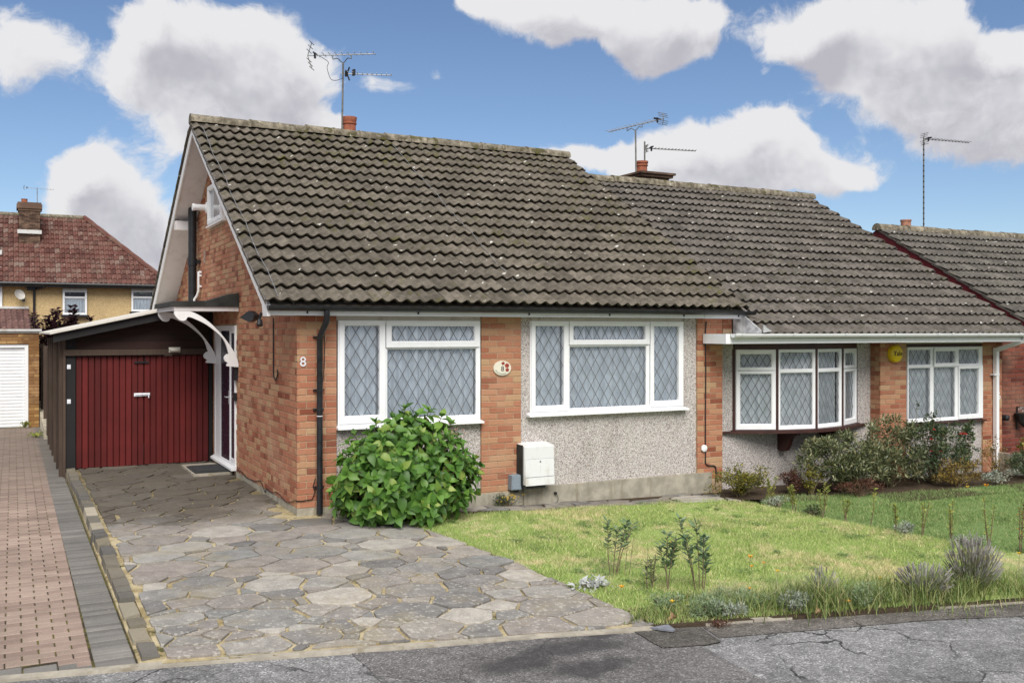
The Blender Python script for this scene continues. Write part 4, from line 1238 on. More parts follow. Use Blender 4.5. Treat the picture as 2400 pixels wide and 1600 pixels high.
def make_window(house, M, outer, lights, sill=None, sillmat=None, net=None, dw=0.112, dh=0.205, frame_y=0.0, lat=True, seed=1, cur=None, label=None, name='window', frame_w=0.045, deep=0.078, back=0.15):
    """lights: (kind, u0,v0,u1,v1, gu0,gv0,gu1,gv1) in metres; window > frame, sash, pane, lead_lattice, curtain, sill"""
    u0, v0, u1, v1 = outer
    rs = random.Random(seed)
    fb = MB(M)
    ring(fb, u0, v0, u1, v1, u0 + frame_w, v0 + frame_w, u1 - frame_w, v1 - frame_w, frame_y, frame_y + 0.07)
    # bars between lights: everything that is not glass, set just behind the sashes
    win = fb.build(name, M_PVC, house)
    if label: win['label'] = label
    for (kind, a0, b0, a1, b1, g0, h0, g1, h1) in lights:
        s = MB(M)
        yf = frame_y - 0.016 if kind == 'sash' else frame_y + 0.006
        ring(s, a0, b0, a1, b1, g0, h0, g1, h1, yf, frame_y + 0.062)
        s.build('sash' if kind == 'sash' else 'glazing_bar', M_PVC, win)
        p = MB(M)
        yg = frame_y + 0.030
        p.add([(g0 - .004, yg, h0 - .004), (g1 + .004, yg, h0 - .004), (g1 + .004, yg, h1 + .004), (g0 - .004, yg, h1 + .004)], [(0, 1, 2, 3)])
        p.build('pane', M_GLASS, win, fix=False)
        if lat:
            l = MB(M)
            lattice(l, g0, h0, g1, h1, dw, dh, yg - 0.004)
            l.build('lead_lattice', M_LEADCAME, win, fix=False)
    # net curtain: folds
    c = MB(M); vs = []; fs = []
    n = int((u1 - u0) / 0.012); ph = rs.uniform(0, 6)
    for i in range(n + 1):
        u = u0 + 0.03 + (u1 - u0 - 0.06) * i / n
        f = sin(u * 2 * pi / 0.14 + ph + 0.9 * sin(u * 5.1)) * 0.030 + sin(u * 2 * pi / 0.061 + ph * 2) * 0.006
        f *= min(1.0, deep / 0.09)
        vs += [(u, frame_y + deep + f, v0 + 0.02), (u + 0.006 * sin(u * 9), frame_y + deep - 0.004 + f * 0.75, v1 - 0.02)]
    fs = [(2 * i, 2 * i + 2, 2 * i + 3, 2 * i + 1) for i in range(n)]
    c.add(vs, fs)
    c.build('curtain', net or M_NET8, win, smooth=True, fix=False)
    # blind back of the opening so nothing shows round the curtain
    k = MB(M)
    k.add([(u0 + .01, frame_y + back, v0 + .01), (u1 - .01, frame_y + back, v0 + .01), (u1 - .01, frame_y + back, v1 - .01), (u0 + .01, frame_y + back, v1 - .01)], [(0, 1, 2, 3)])
    k.build('room_back', M_INSIDE, win, fix=False)
    if sill:
        sb = MB(M)
        sb.prism([(-sill[0], v0 - sill[1]), (-sill[0], v0 - sill[1] + 0.022), (frame_y + 0.05, v0 + 0.004), (frame_y + 0.05, v0 - sill[1])], u0 - sill[2], u1 + sill[2], 'x')
        sb.build('sill', sillmat or M_PVC, win)
    return win

def half_gutter(b, x0, x1, y, z, r, seg=8):
    """open half-round gutter along x, centre line at its top"""
    vs = []; fs = []
    for x in (x0, x1):
        for rr in (r, r - 0.004):
            for k in range(seg + 1):
                a = pi + pi * k / seg
                vs.append((x, y + rr * cos(a), z + rr * sin(a)))
    m = seg + 1
    for k in range(seg):
        fs.append((k, k + 1, 2 * m + k + 1, 2 * m + k)); fs.append((m + k, 3 * m + k, 3 * m + k + 1, m + k + 1))
        fs.append((k, m + k, m + k + 1, k + 1)); fs.append((2 * m + k, 2 * m + k + 1, 3 * m + k + 1, 3 * m + k))
    fs += [(0, 2 * m, 3 * m, m), (seg, m + seg, 3 * m + seg, 2 * m + seg)]
    b.add(vs, fs)
    for x, s in ((x0, 1), (x1, -1)):       # stop ends
        vs = [(x, y + r * cos(pi + pi * k / seg), z + r * sin(pi + pi * k / seg)) for k in range(m)]
        b.add(vs, [tuple(range(m))])

# ------------------------------------------------------------------ number 8
rs8 = random.Random(808)
h8 = thing('bungalow', 'orange brick bungalow with pebbledash front, mossy tiled roof and white gable bargeboards, nearest the camera', 'house', (3.0, 4.6, 0.0))
ZP = 0.073
SOF8 = 2.24
RY, SL = 4.62, 0.592
TZ = lambda y: 2.385 + SL * (min(y, 2 * RY - y) + 0.28)     # tile surface of number 8
# masonry core (mortar shows in the joints): front leaf behind windows, gable, back
core = MB()
EY = 2 * RY + 0.02
prof = [(0.225, -0.5), (0.225, 2.30), (RY, TZ(RY) - 0.20), (EY, 2.30), (EY, -0.5)]
core.prism(prof, 0.007, 6.10, 'x')
wall8 = core.build('wall', M_MORTAR, h8)
for (x0, x1, z0, z1) in ((0.0075, 0.458, ZP - .3, 2.25), (2.302, 2.855, ZP - .3, 2.25), (5.645, 6.088, -0.25, 2.25), (6.10, 6.262, 2.03, 2.25)):
    q = MB(); q.box(x0, 0.0055, z0, x1, 0.30, z1); q.build('pier_core', M_MORTAR, h8)
br = []
NC = 29
bricks_on(courses_rect(0.0, 0.458, ZP, NC, rs8), (0, 0), (1, 0), (0, -1), M_BRICK, rs8, br)
bricks_on(courses_rect(2.302, 2.855, ZP, NC, rs8), (0, 0), (1, 0), (0, -1), M_BRICK, rs8, br)
bricks_on(courses_rect(5.645, 6.088, ZP - 0.075, NC + 1, rs8, cut=lambda u, z, l: u < 5.86 - .02 and z < ZP - 0.05), (0, 0), (1, 0), (0, -1), M_BRICK, rs8, br)
bricks_on(courses_rect(6.10, 6.262, ZP + 27 * .075, 2, rs8), (0, 0), (1, 0), (0, -1), M_BRICK, rs8, br)
# side wall (faces the drive) and gable; u runs from the back towards the street
DO0, DO1, DZ0, DZ1 = 3.262, 4.80, 0.06, 2.145
def side_cut(u, z, l):
    y0 = -u; y1 = -(u + l)          # y runs down from back to street
    yc = (y0 + y1) / 2
    if yc > DO0 - 0.02 and yc < 4.54 and z + 0.065 < DZ1 + 0.04: return True
    if 4.07 < yc < 5.172 and 3.70 < z + 0.03 < 4.36: return True
    return z + 0.03 > TZ(yc) - 0.17
lst = []
for k in range(0, 70):
    z = ZP + k * 0.075
    y = 0.0 + 0.0
    yy = 9.2
    u = -9.2 + (0.1125 if k % 2 else 0.0) + 0.0
    # lay from the street corner backwards so that the corner courses tie in
    yy = 0.0
    nxt = 0.215 if k % 2 else 0.1025
    while yy < 9.15:
        l = nxt
        if not side_cut(-(yy + l), z, l) :
            # keep bricks from crossing the door jambs
            a, b = yy, yy + l
            if z + 0.065 < DZ1 + 0.04 and a < DO0 < b: b = DO0
            if b - a > 0.04: lst.append((-b, z, b - a))
        yy += l + 0.010
        nxt = rs8.choice([0.215, 0.215, 0.215, 0.1025, 0.158]) if k % 2 else rs8.choice([0.215, 0.1025, 0.215, 0.215])
bricks_on(lst, (0, 0), (0, -1), (-1, 0), M_BRICK, rs8, br)
place_many(br, wall8, 300, 'brick_courses', M_BRICK)
nb8 = len(br)
# plinth
pl = MB()
pl.box(-0.004, -0.006, -0.35, 0.30, 3.26, ZP - 0.004)
pl.box(0.30, -0.006, -0.4, 2.88, 0.25, 0.058)
pl.box(2.88, -0.030, -0.45, 5.872, 0.25, 0.088)
pl.build('plinth', M_PLINTH, h8)
for (a, b, z0, z1) in ((0.458, 2.302, 0.055, 0.975), (2.855, 5.645, 0.085, 2.25)):
    q = MB()
    if a < 1: q.box(a, 0.035, z0, b, 0.23, z1)
    else:
        q.box(a, 0.035, z0, b, 0.23, 1.0); q.box(a, 0.0352, 1.0, 2.995, 0.23, z1); q.box(5.40, 0.0352, 1.0, b, 0.23, z1); q.box(2.995, 0.0354, 2.195, 5.40, 0.23, z1)
    q.build('pebbledash_panel', M_PEBBLE, h8)
q = MB(); q.box(0.458, 0.03, 2.19, 2.302, 0.23, 2.25); q.build('lintel_board', M_CREAMWHITE, h8)
I = Matrix.Identity(4)
make_window(h8, I, (0.475, 0.972, 2.285, 2.192), [
    ('sash', 0.486, 1.000, 1.043, 2.186, 0.554, 1.088, 0.974, 2.128),
    ('sash', 1.055, 1.874, 2.274, 2.187, 1.128, 1.947, 2.203, 2.126),
    ('fixed', 1.049, 0.984, 2.280, 1.871, 1.080, 1.040, 2.232, 1.850)],
    sill=(0.075, 0.035, 0.02), net=M_NET8, dw=0.133, dh=0.222, seed=3, label='left hand leaded window of the near bungalow, behind the hydrangea')
make_window(h8, Matrix.Translation((0, 0.012, 0)), (2.995, 1.015, 5.405, 2.196), [
    ('sash', 3.006, 1.040, 3.553, 2.192, 3.071, 1.112, 3.487, 2.131),
    ('sash', 3.566, 1.889, 4.831, 2.190, 3.633, 1.952, 4.764, 2.132),
    ('fixed', 3.559, 1.028, 4.837, 1.886, 3.586, 1.064, 4.790, 1.860),
    ('sash', 4.844, 1.040, 5.398, 2.190, 4.911, 1.115, 5.326, 2.129)],
    sill=(0.075, 0.035, 0.05), net=M_NET8, dw=0.133, dh=0.222, seed=7, label='right hand leaded window of the near bungalow, above the pebbledash')
q = MB(); q.box(3.02, 0.028, 2.197, 5.38, 0.05, 2.236); q.build('lintel_board', M_CREAMWHITE, h8)
# roof: deck, soffits, bargeboards, fascia
XL, XR = -0.385, 6.29
deck = MB()
o = 0.06
deck.prism([(-0.22, TZ(-0.22) - o), (RY, TZ(RY) - o), (2 * RY + 0.25, TZ(-0.25) - o), (2 * RY + 0.25, TZ(-0.25) - o - .05), (RY, TZ(RY) - o - .05), (-0.22, TZ(-0.22) - o - .05)], XL + 0.005, XR - 0.01, 'x')
roof8 = deck.build('roof', M_TILE8, h8)
tile_roof(roof8, XL - 0.03, 22, (XR + 0.03 - XL + 0.03) / 22, -0.285, 2.368, RY, TZ(RY) - 0.035, M_TILE8, rs8, nrow=17)
ridge_row(roof8, XL - 0.03, XR, RY, TZ(RY) + 0.105, M_RIDGE, rs8)
bk = MB()   # far slope: plain tile courses, only its verge shows
for r in range(17):
    y0 = 2 * RY + 0.28 - r * 0.29; y1 = y0 - 0.34
    bk.hexa([(XL - .03, y1, TZ(y1) - .03), (XR, y1, TZ(y1) - .03), (XR, y0, TZ(y0) - .03), (XL - .03, y0, TZ(y0) - .03),
             (XL - .03, y1, TZ(y1) - 0.005), (XR, y1, TZ(y1) - 0.005), (XR, y0, TZ(y0) + 0.022), (XL - .03, y0, TZ(y0) + 0.022)])
bk.build('rear_tile_courses', M_TILE8, roof8)
def barge(name, ya, yb, matl, x=XL, t=0.022, top=0.048, depth=0.165, TZf=TZ, parent=h8):
    b = MB()
    b.prism([(ya, TZf(ya) - top), (yb, TZf(yb) - top), (yb, TZf(yb) - top - depth), (ya, TZf(ya) - top - depth)], x, x + t, 'x')
    return b.build(name, matl, parent)
barge('bargeboard', -0.18, RY - 0.001, M_WHITE)
barge('bargeboard', RY + 0.001, 2 * RY + 0.22, M_WHITE)
for (ya, yb) in ((-0.16, RY), (RY, 2 * RY + 0.2)):
    s = MB()
    s.prism([(ya, TZ(ya) - 0.165), (yb, TZ(yb) - 0.165), (yb, TZ(yb) - 0.175), (ya, TZ(ya) - 0.175)], XL + 0.0225, 0.012, 'x')
    s.build('soffit', M_SOFFIT, h8)
q = MB(); q.box(XL + 0.023, 6.42, TZ(6.6) - 0.33, 0.02, 6.60, TZ(6.6) - 0.178); q.build('purlin_end', M_SOFFIT, h8)
q = MB()   # boxed end of the verge at the eave
q.prism([(-0.225, SOF8 - 0.01), (-0.225, 2.36), (0.02, 2.50), (0.10, 2.50), (0.03, 2.38), (-0.02, SOF8 - 0.01)], XL - 0.004, XL + 0.03, 'x')
q.build('verge_box', M_WHITE, h8)
fa = MB(); fa.box(XL + 0.03, -0.20, SOF8, 5.6, -0.18, 2.36); fa.box(5.604, -0.204, SOF8 - .001, 6.36, -0.184, 2.352)
fa.build('fascia', M_PVC, h8)
q = MB(); q.box(XL + 0.03, -0.179, SOF8 + 0.008, 6.30, 0.035, SOF8 + 0.018); q.build('soffit', M_SOFFIT, h8)
gt = MB(); half_gutter(gt, XL - 0.005, 6.44, -0.262, 2.345, 0.056)
gut = gt.build('gutter', M_BLACK, h8)
for x in (0.06, 1.38, 2.86, 4.05, 5.25, 6.2):
    b = MB(); half_gutter(b, x - 0.015, x + 0.015, -0.262, 2.349, 0.060); b.box(x - .008, -0.215, 2.262, x + .008, -0.198, 2.30); b.build('gutter_bracket', M_BLACK, gut)
for x in (0.19, 0.34, 2.84):
    b = MB(); half_gutter(b, x - 0.035, x + 0.035, -0.262, 2.351, 0.0625); b.build('gutter_joint', M_BLACK, gut)
dp = MB()
dp.tube([(0.265, -0.262, 2.30), (0.265, -0.262, 2.20), (0.262, -0.25, 2.165), (0.242, -0.10, 2.03), (0.239, -0.075, 1.99), (0.239, -0.072, 1.1)], 0.034, 12)
dp.tube([(0.239, -0.072, 1.12), (0.239, -0.072, 0.22)], 0.0345, 12)
dp.tube([(0.239, -0.072, 0.25), (0.239, -0.070, 0.0)], 0.036, 12)
dwn = dp.build('downpipe', M_BLACK, h8, smooth=True)
b = MB(); b.tube([(0.239, -0.072, 1.105), (0.239, -0.072, 1.113)], 0.0362, 12); b.build('pipe_seal', M_WHITE, dwn)
for z in (1.40, 1.18, 2.0, 0.30):
    b = MB(); b.tube([(0.239, -0.072, z - .012), (0.239, -0.072, z + .012)], 0.039, 12); b.box(0.18, -0.03, z - .010, 0.30, -0.002, z + .010); b.build('pipe_clip', M_BLACK, dwn)
# lead flashing over the lower roof next door
q = MB()
q.prism([(-0.585, 2.035), (-0.585, 2.075), (-0.02, 2.42), (-0.02, 2.035)], 6.262, 6.284, 'x')
q.prism([(6.27, 2.15), (6.30, 2.14), (6.34, 2.10), (6.43, 2.065), (6.27, 2.045)], -0.64, -0.625, 'y')
q.build('lead_flashing', M_FLASH, h8)
# gable window
GW = Matrix.Rotation(-pi / 2, 4, 'Z')     # local x -> -y world, local y(in) -> +x
make_window(h8, GW, (-5.172, 3.745, -4.07, 4.36), [('sash', -5.160, 3.757, -4.082, 4.35, -5.09, 3.82, -4.15, 4.285)], sill=(0.07, 0.035, 0.09), net=M_NET6, lat=False, frame_y=-0.05, seed=2, deep=0.046, back=0.054)
# front door with side light, in the side wall
dr = MB(GW)
ring(dr, -4.79, DZ0 + .04, -3.265, DZ1, -4.70, 0.17, -3.30, 2.07, -0.022, 0.04)
door = dr.build('front_door', M_PVC, h8)
q = MB(GW)
q.box(-3.645, -0.020, 0.15, -3.59, 0.02, 2.08); q.box(-4.72, -0.018, 0.15, -4.30, 0.02, 2.09)
q.build('door_frame', M_PVC, door)
q = MB(GW); q.box(-4.302, -0.012, 0.16, -3.644, 0.004, 2.085); lf = q.build('door_leaf', M_NAVY, door)
q = MB(GW); q.box(-3.592, -0.010, 0.17, -3.30, 0.004, 2.075); q.build('side_light', M_NAVY, door)
q = MB(GW); ring(q, -3.592, 0.16, -3.30, 2.078, -3.56, 0.24, -3.335, 2.03, -0.017, -0.008); q.build('side_light_frame', M_PVC, door)
q = MB(GW); q.prism([(-0.075, DZ0 + .02), (-0.075, DZ0 + .05), (0.02, DZ0 + .10), (0.02, DZ0 + .02)], -4.83, -3.25, 'x'); q.build('threshold', M_PVC, door)
q = MB(GW); q.tube([(-3.70, -0.012, 1.10), (-3.70, -0.055, 1.10), (-3.82, -0.055, 1.10)], 0.009, 8); q.box(-3.72, -0.02, 1.0, -3.68, -0.0125, 1.2); q.build('handle', M_ALU, door)
# canopy over the door
cy0, cy1 = 3.085, 4.80
q = MB()
q.box(-0.872, cy0, 2.343, -0.003, cy0 + 0.022, 2.406); q.box(-0.872, cy0 + .0225, 2.343, -0.85, cy1, 2.406); q.box(-0.8495, cy0 + .0225, 2.36, -0.003, cy1, 2.372)
can = q.build('door_canopy', M_SOFFIT, h8)
q = MB(); q.prism([(-0.905, 2.408), (-0.002, 2.408), (-0.002, 2.50), (-0.90, 2.47)], cy0 - 0.03, cy1 + 0.03, 'y')
q.prism([(-0.43, 2.478), (-0.002, 2.50), (-0.002, 2.60), (-0.10, 2.59)], cy0 - 0.025, cy0 + .5, 'y'); q.build('felt_roof', M_BLACKMATT, can)
BRK = catmull([(-0.866, 2.341), (-0.669, 2.341), (-0.461, 2.236), (-0.266, 2.054), (-0.112, 1.852), (-0.03, 1.70), (-0.004, 1.60)], 4) + [(-0.004, 1.56), (-0.165, 1.575)] + \
      catmull([(-0.165, 1.60), (-0.15, 1.622), (-0.187, 1.645), (-0.20, 1.695), (-0.165, 1.742), (-0.135, 1.742)], 3) + catmull([(-0.138, 1.755), (-0.215, 1.957), (-0.419, 2.141), (-0.600, 2.236), (-0.675, 2.262)], 4) + \
      catmull([(-0.70, 2.250), (-0.71, 2.225), (-0.745, 2.207), (-0.80, 2.218), (-0.845, 2.262), (-0.866, 2.30)], 3)
for yb in (cy0 + 0.004, 4.67):
    q = MB(); q.prism(BRK, yb, yb + 0.055, 'y'); q.build('canopy_bracket', M_WHITE, can)
# soil stack and waste pipe on the gable wall
q = MB(); q.tube([(-0.11, 6.27, 2.45), (-0.11, 6.27, 4.14)], 0.068, 14); q.tube([(-0.11, 6.27, 3.17), (-0.11, 6.27, 3.29)], 0.080, 14); q.box(-0.06, 6.10, 3.20, -0.002, 6.24, 3.26)
q.build('soil_pipe', M_BLACK, h8, smooth=True)
q = MB(); q.tube([(-0.045, 6.05, 3.06), (-0.045, 6.05, 2.74), (-0.06, 6.12, 2.66), (-0.09, 6.2, 2.60), (-0.09, 6.2, 2.52)], 0.020, 10); q.tube([(-0.045, 6.05, 3.05), (0.0, 6.05, 3.05)], 0.022, 8); q.box(-0.04, 6.02, 2.80, -0.002, 6.08, 2.83); q.box(-0.04, 6.02, 2.98, -0.002, 6.08, 3.01)
q.build('waste_pipe', M_PVC, h8, smooth=True)
q = MB(); q.box(-0.008, 5.66, 3.18, 0.0, 5.80, 3.25); q.box(-0.008, 5.66, 3.255, 0.0, 5.80, 3.325); q.box(-0.008, 5.66, 3.33, 0.0, 5.80, 3.40); q.build('air_brick', mortar('pinkish_vent', (0.42, 0.30, 0.25)), h8)
# chimney behind the ridge
q = MB(); q.box(2.10, 5.22, 4.5, 2.68, 5.78, 5.42); q.box(2.06, 5.18, 5.36, 2.72, 5.82, 5.44)
ch = q.build('chimney', M_BRICK_OLD, h8)
q = MB(); q.lathe([(0.112, 5.43), (0.108, 5.66), (0.125, 5.665), (0.125, 5.685), (0.112, 5.69), (0.118, 5.71), (0.128, 5.765), (0.128, 5.785), (0.10, 5.785), (0.085, 5.60)], (2.40, 5.5, 0), 20)
for a in range(10):
    pass
q.build('chimney_pot', M_TERRA, ch, smooth=True)
# steel wires clipped down the tiles
for (xa, xb) in ((-0.295, -0.272), (2.74, 2.87)):
    pts = []
    for i in range(26):
        t = i / 25; y = RY - 0.28 + (-0.26 - RY + 0.28) * t
        pts.append((xa + (xb - xa) * t + 0.012 * sin(i * 0.9), y, TZ(y) + 0.038 + 0.010 * sin(i * 2.1)))
    q = MB(); q.tube(pts, 0.0042, 5); q.build('roof_wire', M_STEEL, roof8)

# cable with a hooked end on the side wall; cable clipped round the plinth
t = MB(); t.tube(catmull([(-0.014, 1.04, 2.23), (-0.014, 1.04, 1.9), (-0.012, 1.04, 1.56), (-0.014, 1.01, 1.50), (-0.014, 0.93, 1.475), (-0.014, 0.855, 1.52), (-0.014, 0.83, 1.57), (-0.014, 0.85, 1.60)], 5), 0.008, 6)
cb = t.build('cable', M_BLACK); tag(cb, 'black cable hanging down the brick side wall with a hooked end', 'cable')
t = MB(); pts = []
for i in range(40):
    y = 3.2 - 3.2 * i / 39
    pts.append((-0.012, y, 0.10 + 0.02 * sin(i * 0.5) + (0.05 if i < 22 else -0.02) * sin(i * 0.8) * exp(-((i - 22) / 7) ** 2) - 0.0 + 0.055 * (1 if i > 34 else 0) * (i - 34) / 5))
pts += [(-0.01, -0.012, 0.16), (0.05, -0.012, 0.155), (0.17, -0.012, 0.165), (0.20, -0.02, 0.25), (0.18, -0.02, 0.32), (0.205, -0.02, 0.40)]
t.tube(pts, 0.0055, 5); tag(t.build('cable', M_BLACK), 'thin dark cable running loosely along the foot of the brick side wall', 'cable')
t = MB(); t.tube(catmull([(0.30, -0.012, 2.2), (0.315, -0.012, 1.9), (0.30, -0.012, 1.55), (0.275, -0.012, 1.40)], 5), 0.0045, 5)
tag(t.build('cable', M_BLACK), 'thin wire drooping beside the black downpipe', 'cable')
t = MB(); t.tube(catmull([(5.79, -0.012, 2.2), (5.77, -0.012, 1.98), (5.78, -0.012, 1.6), (5.775, -0.012, 0.9), (5.775, -0.012, 0.35), (5.79, -0.012, 0.20), (5.93, -0.012, 0.17), (5.96, -0.012, 0.12), (5.96, -0.012, -0.05)], 6), 0.009, 6)
cbl = t.build('cable', M_BLACK); tag(cbl, 'long dark cable down the brick pier where the two bungalows meet', 'cable')
t = MB(); t.lathe([(0.052, -0.012), (0.05, -0.03), (0.02, -0.038)], (5.745, 0, 0.43), 7, 'y'); t.box(5.70, -0.03, 0.415, 5.73, -0.008, 0.44)
tag(t.build('cable_clip', M_PVC), 'white blob of a clip beside the cable on the brick pier', 'clip')
# floodlight under the verge corner
fl = thing('floodlight', 'black floodlight with sensor under the roof corner by the brick side wall', 'security light', (-0.40, 0.05, 2.2))
q = MB(Matrix.Translation((-0.47, 0.16, 2.235)) @ Matrix.Rotation(radians(-35), 4, 'Z') @ Matrix.Rotation(radians(18), 4, 'Y'))
q.prism([(-0.10, -0.05), (0.02, -0.065), (0.055, -0.02), (0.055, 0.03), (-0.02, 0.055)], -0.075, 0.075, 'y'); q.build('lamp_head', M_BLACK, fl)
q = MB(); q.tube([(-0.38, 0.08, 2.27), (-0.40, 0.10, 2.20)], 0.016, 8); q.build('arm', M_BLACK, fl)
q = MB(); q.tube([(-0.40, 0.08, 2.19), (-0.405, 0.05, 2.13)], [0.028, 0.035], 10); q.build('sensor', M_BLACK, fl)
# camera-like white lamp near gable window
wl = thing('outdoor_lamp', 'small white round lamp beside the gable window', 'wall light', (-0.05, 5.45, 4.06))
q = MB(); q.lathe([(0.09, -0.002), (0.09, -0.035), (0.05, -0.05), (0.05, -0.20), (0.058, -0.22), (0.058, -0.25), (0.03, -0.25)], (0, 5.42, 4.06), 18, 'x'); q.build('lamp_body', M_PVC, wl, smooth=True)
# numerals and plaque
n8 = text_mesh('house_number', '8', 0.155, FRONT(0.066, -0.006, 1.717), M_NUM, None, 0.005)
tag(n8, 'white numeral 8 fixed on the brick corner left of the downpipe', 'house number')
pq = thing('house_plaque', 'oval ivory plaque with number 8 and red poppies on the brick pier', 'plaque', (2.582, 0, 1.605))
q = MB()
ov = [(2.582 + 0.122 * cos(2 * pi * k / 36), 1.605 + 0.093 * sin(2 * pi * k / 36)) for k in range(36)]
q.prism(ov, -0.018, -0.002, 'y'); q.prism([(2.582 + (a - 2.582) * .94, 1.605 + (b - 1.605) * .93) for a, b in ov], -0.021, -0.0185, 'y'); q.build('plate', M_CERAMIC, pq, smooth=False)
text_mesh('numeral', '8', 0.088, FRONT(2.582, -0.023, 1.595), M_TEXT, pq, 0.001)
pp = MB()
for (dx, dz, r) in ((0.008, 0.060, 0.022), (0.062, 0.032, 0.030), (0.066, -0.022, 0.025)):
    pts = [(2.582 + dx + r * (1 + 0.14 * sin(5 * a)) * cos(a), 1.605 + dz + r * (1 + 0.14 * sin(5 * a)) * sin(a) * 0.9) for a in [2 * pi * k / 20 for k in range(20)]]
    pp.prism(pts, -0.0235, -0.0212, 'y')
pp.build('poppy_print', M_POPPYRED, pq)
pp = MB()
for k in range(11):
    a = radians(200 + k * 9.5); x, z = 2.582 + 0.098 * cos(a), 1.605 + 0.072 * sin(a)
    pp.prism([(x - .009, z), (x, z + .004), (x + .009, z + .002), (x, z - .004)], -0.023, -0.0212, 'y')
pp.build('leaf_print', M_GREENGLAZE, pq)
# meter boxes
mt = thing('meter_box', 'white plastic utility meter box with split door against the pebbledash wall', 'meter box', (3.05, -0.1, 0.15))
q = MB(); q.prism([(-0.20, 0.155), (-0.185, 0.63), (0.035, 0.66), (0.035, 0.155)], 2.80, 3.225, 'x'); q.build('box', M_METERWHITE, mt)
q = MB(); q.prism([(-0.212, 0.252), (-0.200, 0.462), (-0.19, 0.462), (-0.19, 0.252)], 2.808, 3.218, 'x'); q.prism([(-0.196, 0.472), (-0.194, 0.622), (-0.18, 0.622), (-0.18, 0.472)], 2.808, 3.218, 'x'); q.prism([(-0.222, 0.145), (-0.214, 0.243), (-0.19, 0.243), (-0.19, 0.145)], 2.808, 3.218, 'x'); q.build('door', M_METERWHITE, mt)
q = MB(); q.lathe([(0.010, -0.204), (0.010, -0.210)], (3.02, 0, 0.44), 10, 'y'); q.build('lock', M_STEEL, mt)
q = MB(); q.box(2.79, -0.16, 0.14, 2.797, 0.03, 0.645); q.box(2.80, -0.19, 0.10, 3.10, 0.0, 0.143); q.build('backplate', M_BLACKMATT, mt)
gm = thing('junction_box', 'small grey plastic service box at the foot of the brick pier', 'service box', (2.74, -0.06, 0.08))
q = MB(); q.prism([(2.665, 0.09), (2.67, 0.27), (2.812, 0.275), (2.812, 0.085)], -0.105, -0.002, 'y'); q.build('box', M_GREYBOX, gm)
q = MB(); q.prism([(2.68, 0.10), (2.685, 0.262), (2.80, 0.266), (2.80, 0.096)], -0.113, -0.106, 'y'); q.build('lid', M_GREYBOX, gm)
q = MB(); q.tube(catmull([(2.70, -0.05, 0.09), (2.73, -0.05, 0.06), (2.78, -0.05, 0.06), (2.80, -0.03, 0.09)], 4), 0.012, 6); q.build('cable_tail', M_BLACK, gm)
# overflow stub through the plinth with a wire
t = MB(); t.lathe([(0.018, -0.031), (0.018, -0.06), (0.012, -0.06)], (3.33, 0, -0.005), 10, 'y'); t.tube(catmull([(3.33, -0.055, -0.005), (3.36, -0.06, -0.06), (3.34, -0.06, -0.12), (3.22, -0.06, -0.135), (3.0, -0.05, -0.13)], 4), 0.004, 5)
tag(t.build('overflow_pipe', M_BLACK), 'short black pipe stub with a wire tail poking from the grey plinth', 'pipe')
# step and door mat
t = MB(); t.prism([(-0.56, 3.42), (-0.02, 3.42), (-0.02, 4.55), (-0.56, 4.55)], 0.0, 0.045, 'z')
tag(t.build('doorstep', M_CONC), 'low concrete step outside the side door', 'step')
t = MB(); t.prism([(-0.53, 3.46), (-0.05, 3.46), (-0.05, 4.22), (-0.53, 4.22)], 0.046, 0.062, 'z'); t.prism([(-0.49, 3.50), (-0.09, 3.50), (-0.09, 4.18), (-0.49, 4.18)], 0.0625, 0.069, 'z')
tag(t.build('door_mat', M_MATRUB), 'dark rubber mat on the step by the side door', 'door mat')
# key safe and bell by the door
t = MB(); t.prism([(3.235, 1.37), (3.235, 1.55), (3.135, 1.55), (3.135, 1.37)], -0.05, -0.004, 'x'); tag(t.build('key_safe', M_BLACK), 'black key safe on the side wall, the higher of two small boxes', 'key safe')
t = MB(); t.prism([(3.258, 1.075), (3.258, 1.19), (3.20, 1.19), (3.20, 1.075)], -0.045, -0.004, 'x'); tag(t.build('letter_box', M_BLACK), 'small black letter holder beside the door, the lower of two boxes', 'letter box')

# ------------------------------------------------------------------ number 6 (next door, right)
rs6 = random.Random(606)
h6 = thing('bungalow', 'neighbouring bungalow with bow window and white gutter, joined to the right of the near one', 'house', (9.2, 4.6, -0.25))
Z6 = -0.30
S6 = 1.892
R6Y = 4.55; SL6 = 0.563
TZ6 = lambda y: 2.345 + SL6 * min(y, 2 * R6Y - y)
q = MB()
q.prism([(0.30, -0.7), (0.30, 1.95), (R6Y, TZ6(R6Y) - 0.25), (2 * R6Y + .1, 1.95), (2 * R6Y + .1, -0.7)], 6.105, 12.145, 'x')
wall6 = q.build('wall', M_MORTAR, h6)
for (x0, x1) in ((9.2395, 9.818), (11.662, 12.1455)):
    q = MB(); q.box(x0, 0.0055, -0.7, x1, 0.32, S6 + .01); q.build('pier_core', M_MORTAR, h6)
br6 = []
NC6 = 30; Z60 = S6 - 0.0 - NC6 * 0.075
bricks_on(courses_rect(9.232, 9.818, Z60, NC6, rs6), (0, 0), (1, 0), (0, -1), M_BRICK, rs6, br6)
bricks_on(courses_rect(11.662, 12.152, Z60, NC6, rs6), (0, 0), (1, 0), (0, -1), M_BRICK, rs6, br6)
for k in range(NC6):      # left return of the pier
    z = Z60 + k * .075
    l0 = 0.1025 if k % 2 else 0.1975
    bricks_on([(-0.2, z, 0.197)] if k % 2 else [(-0.2, z, 0.09), (-0.1, z, 0.097)], (9.232, 0), (0, -1), (-1, 0), M_BRICK, rs6, br6)
place_many(br6, wall6, 300, 'brick_courses', M_BRICK)
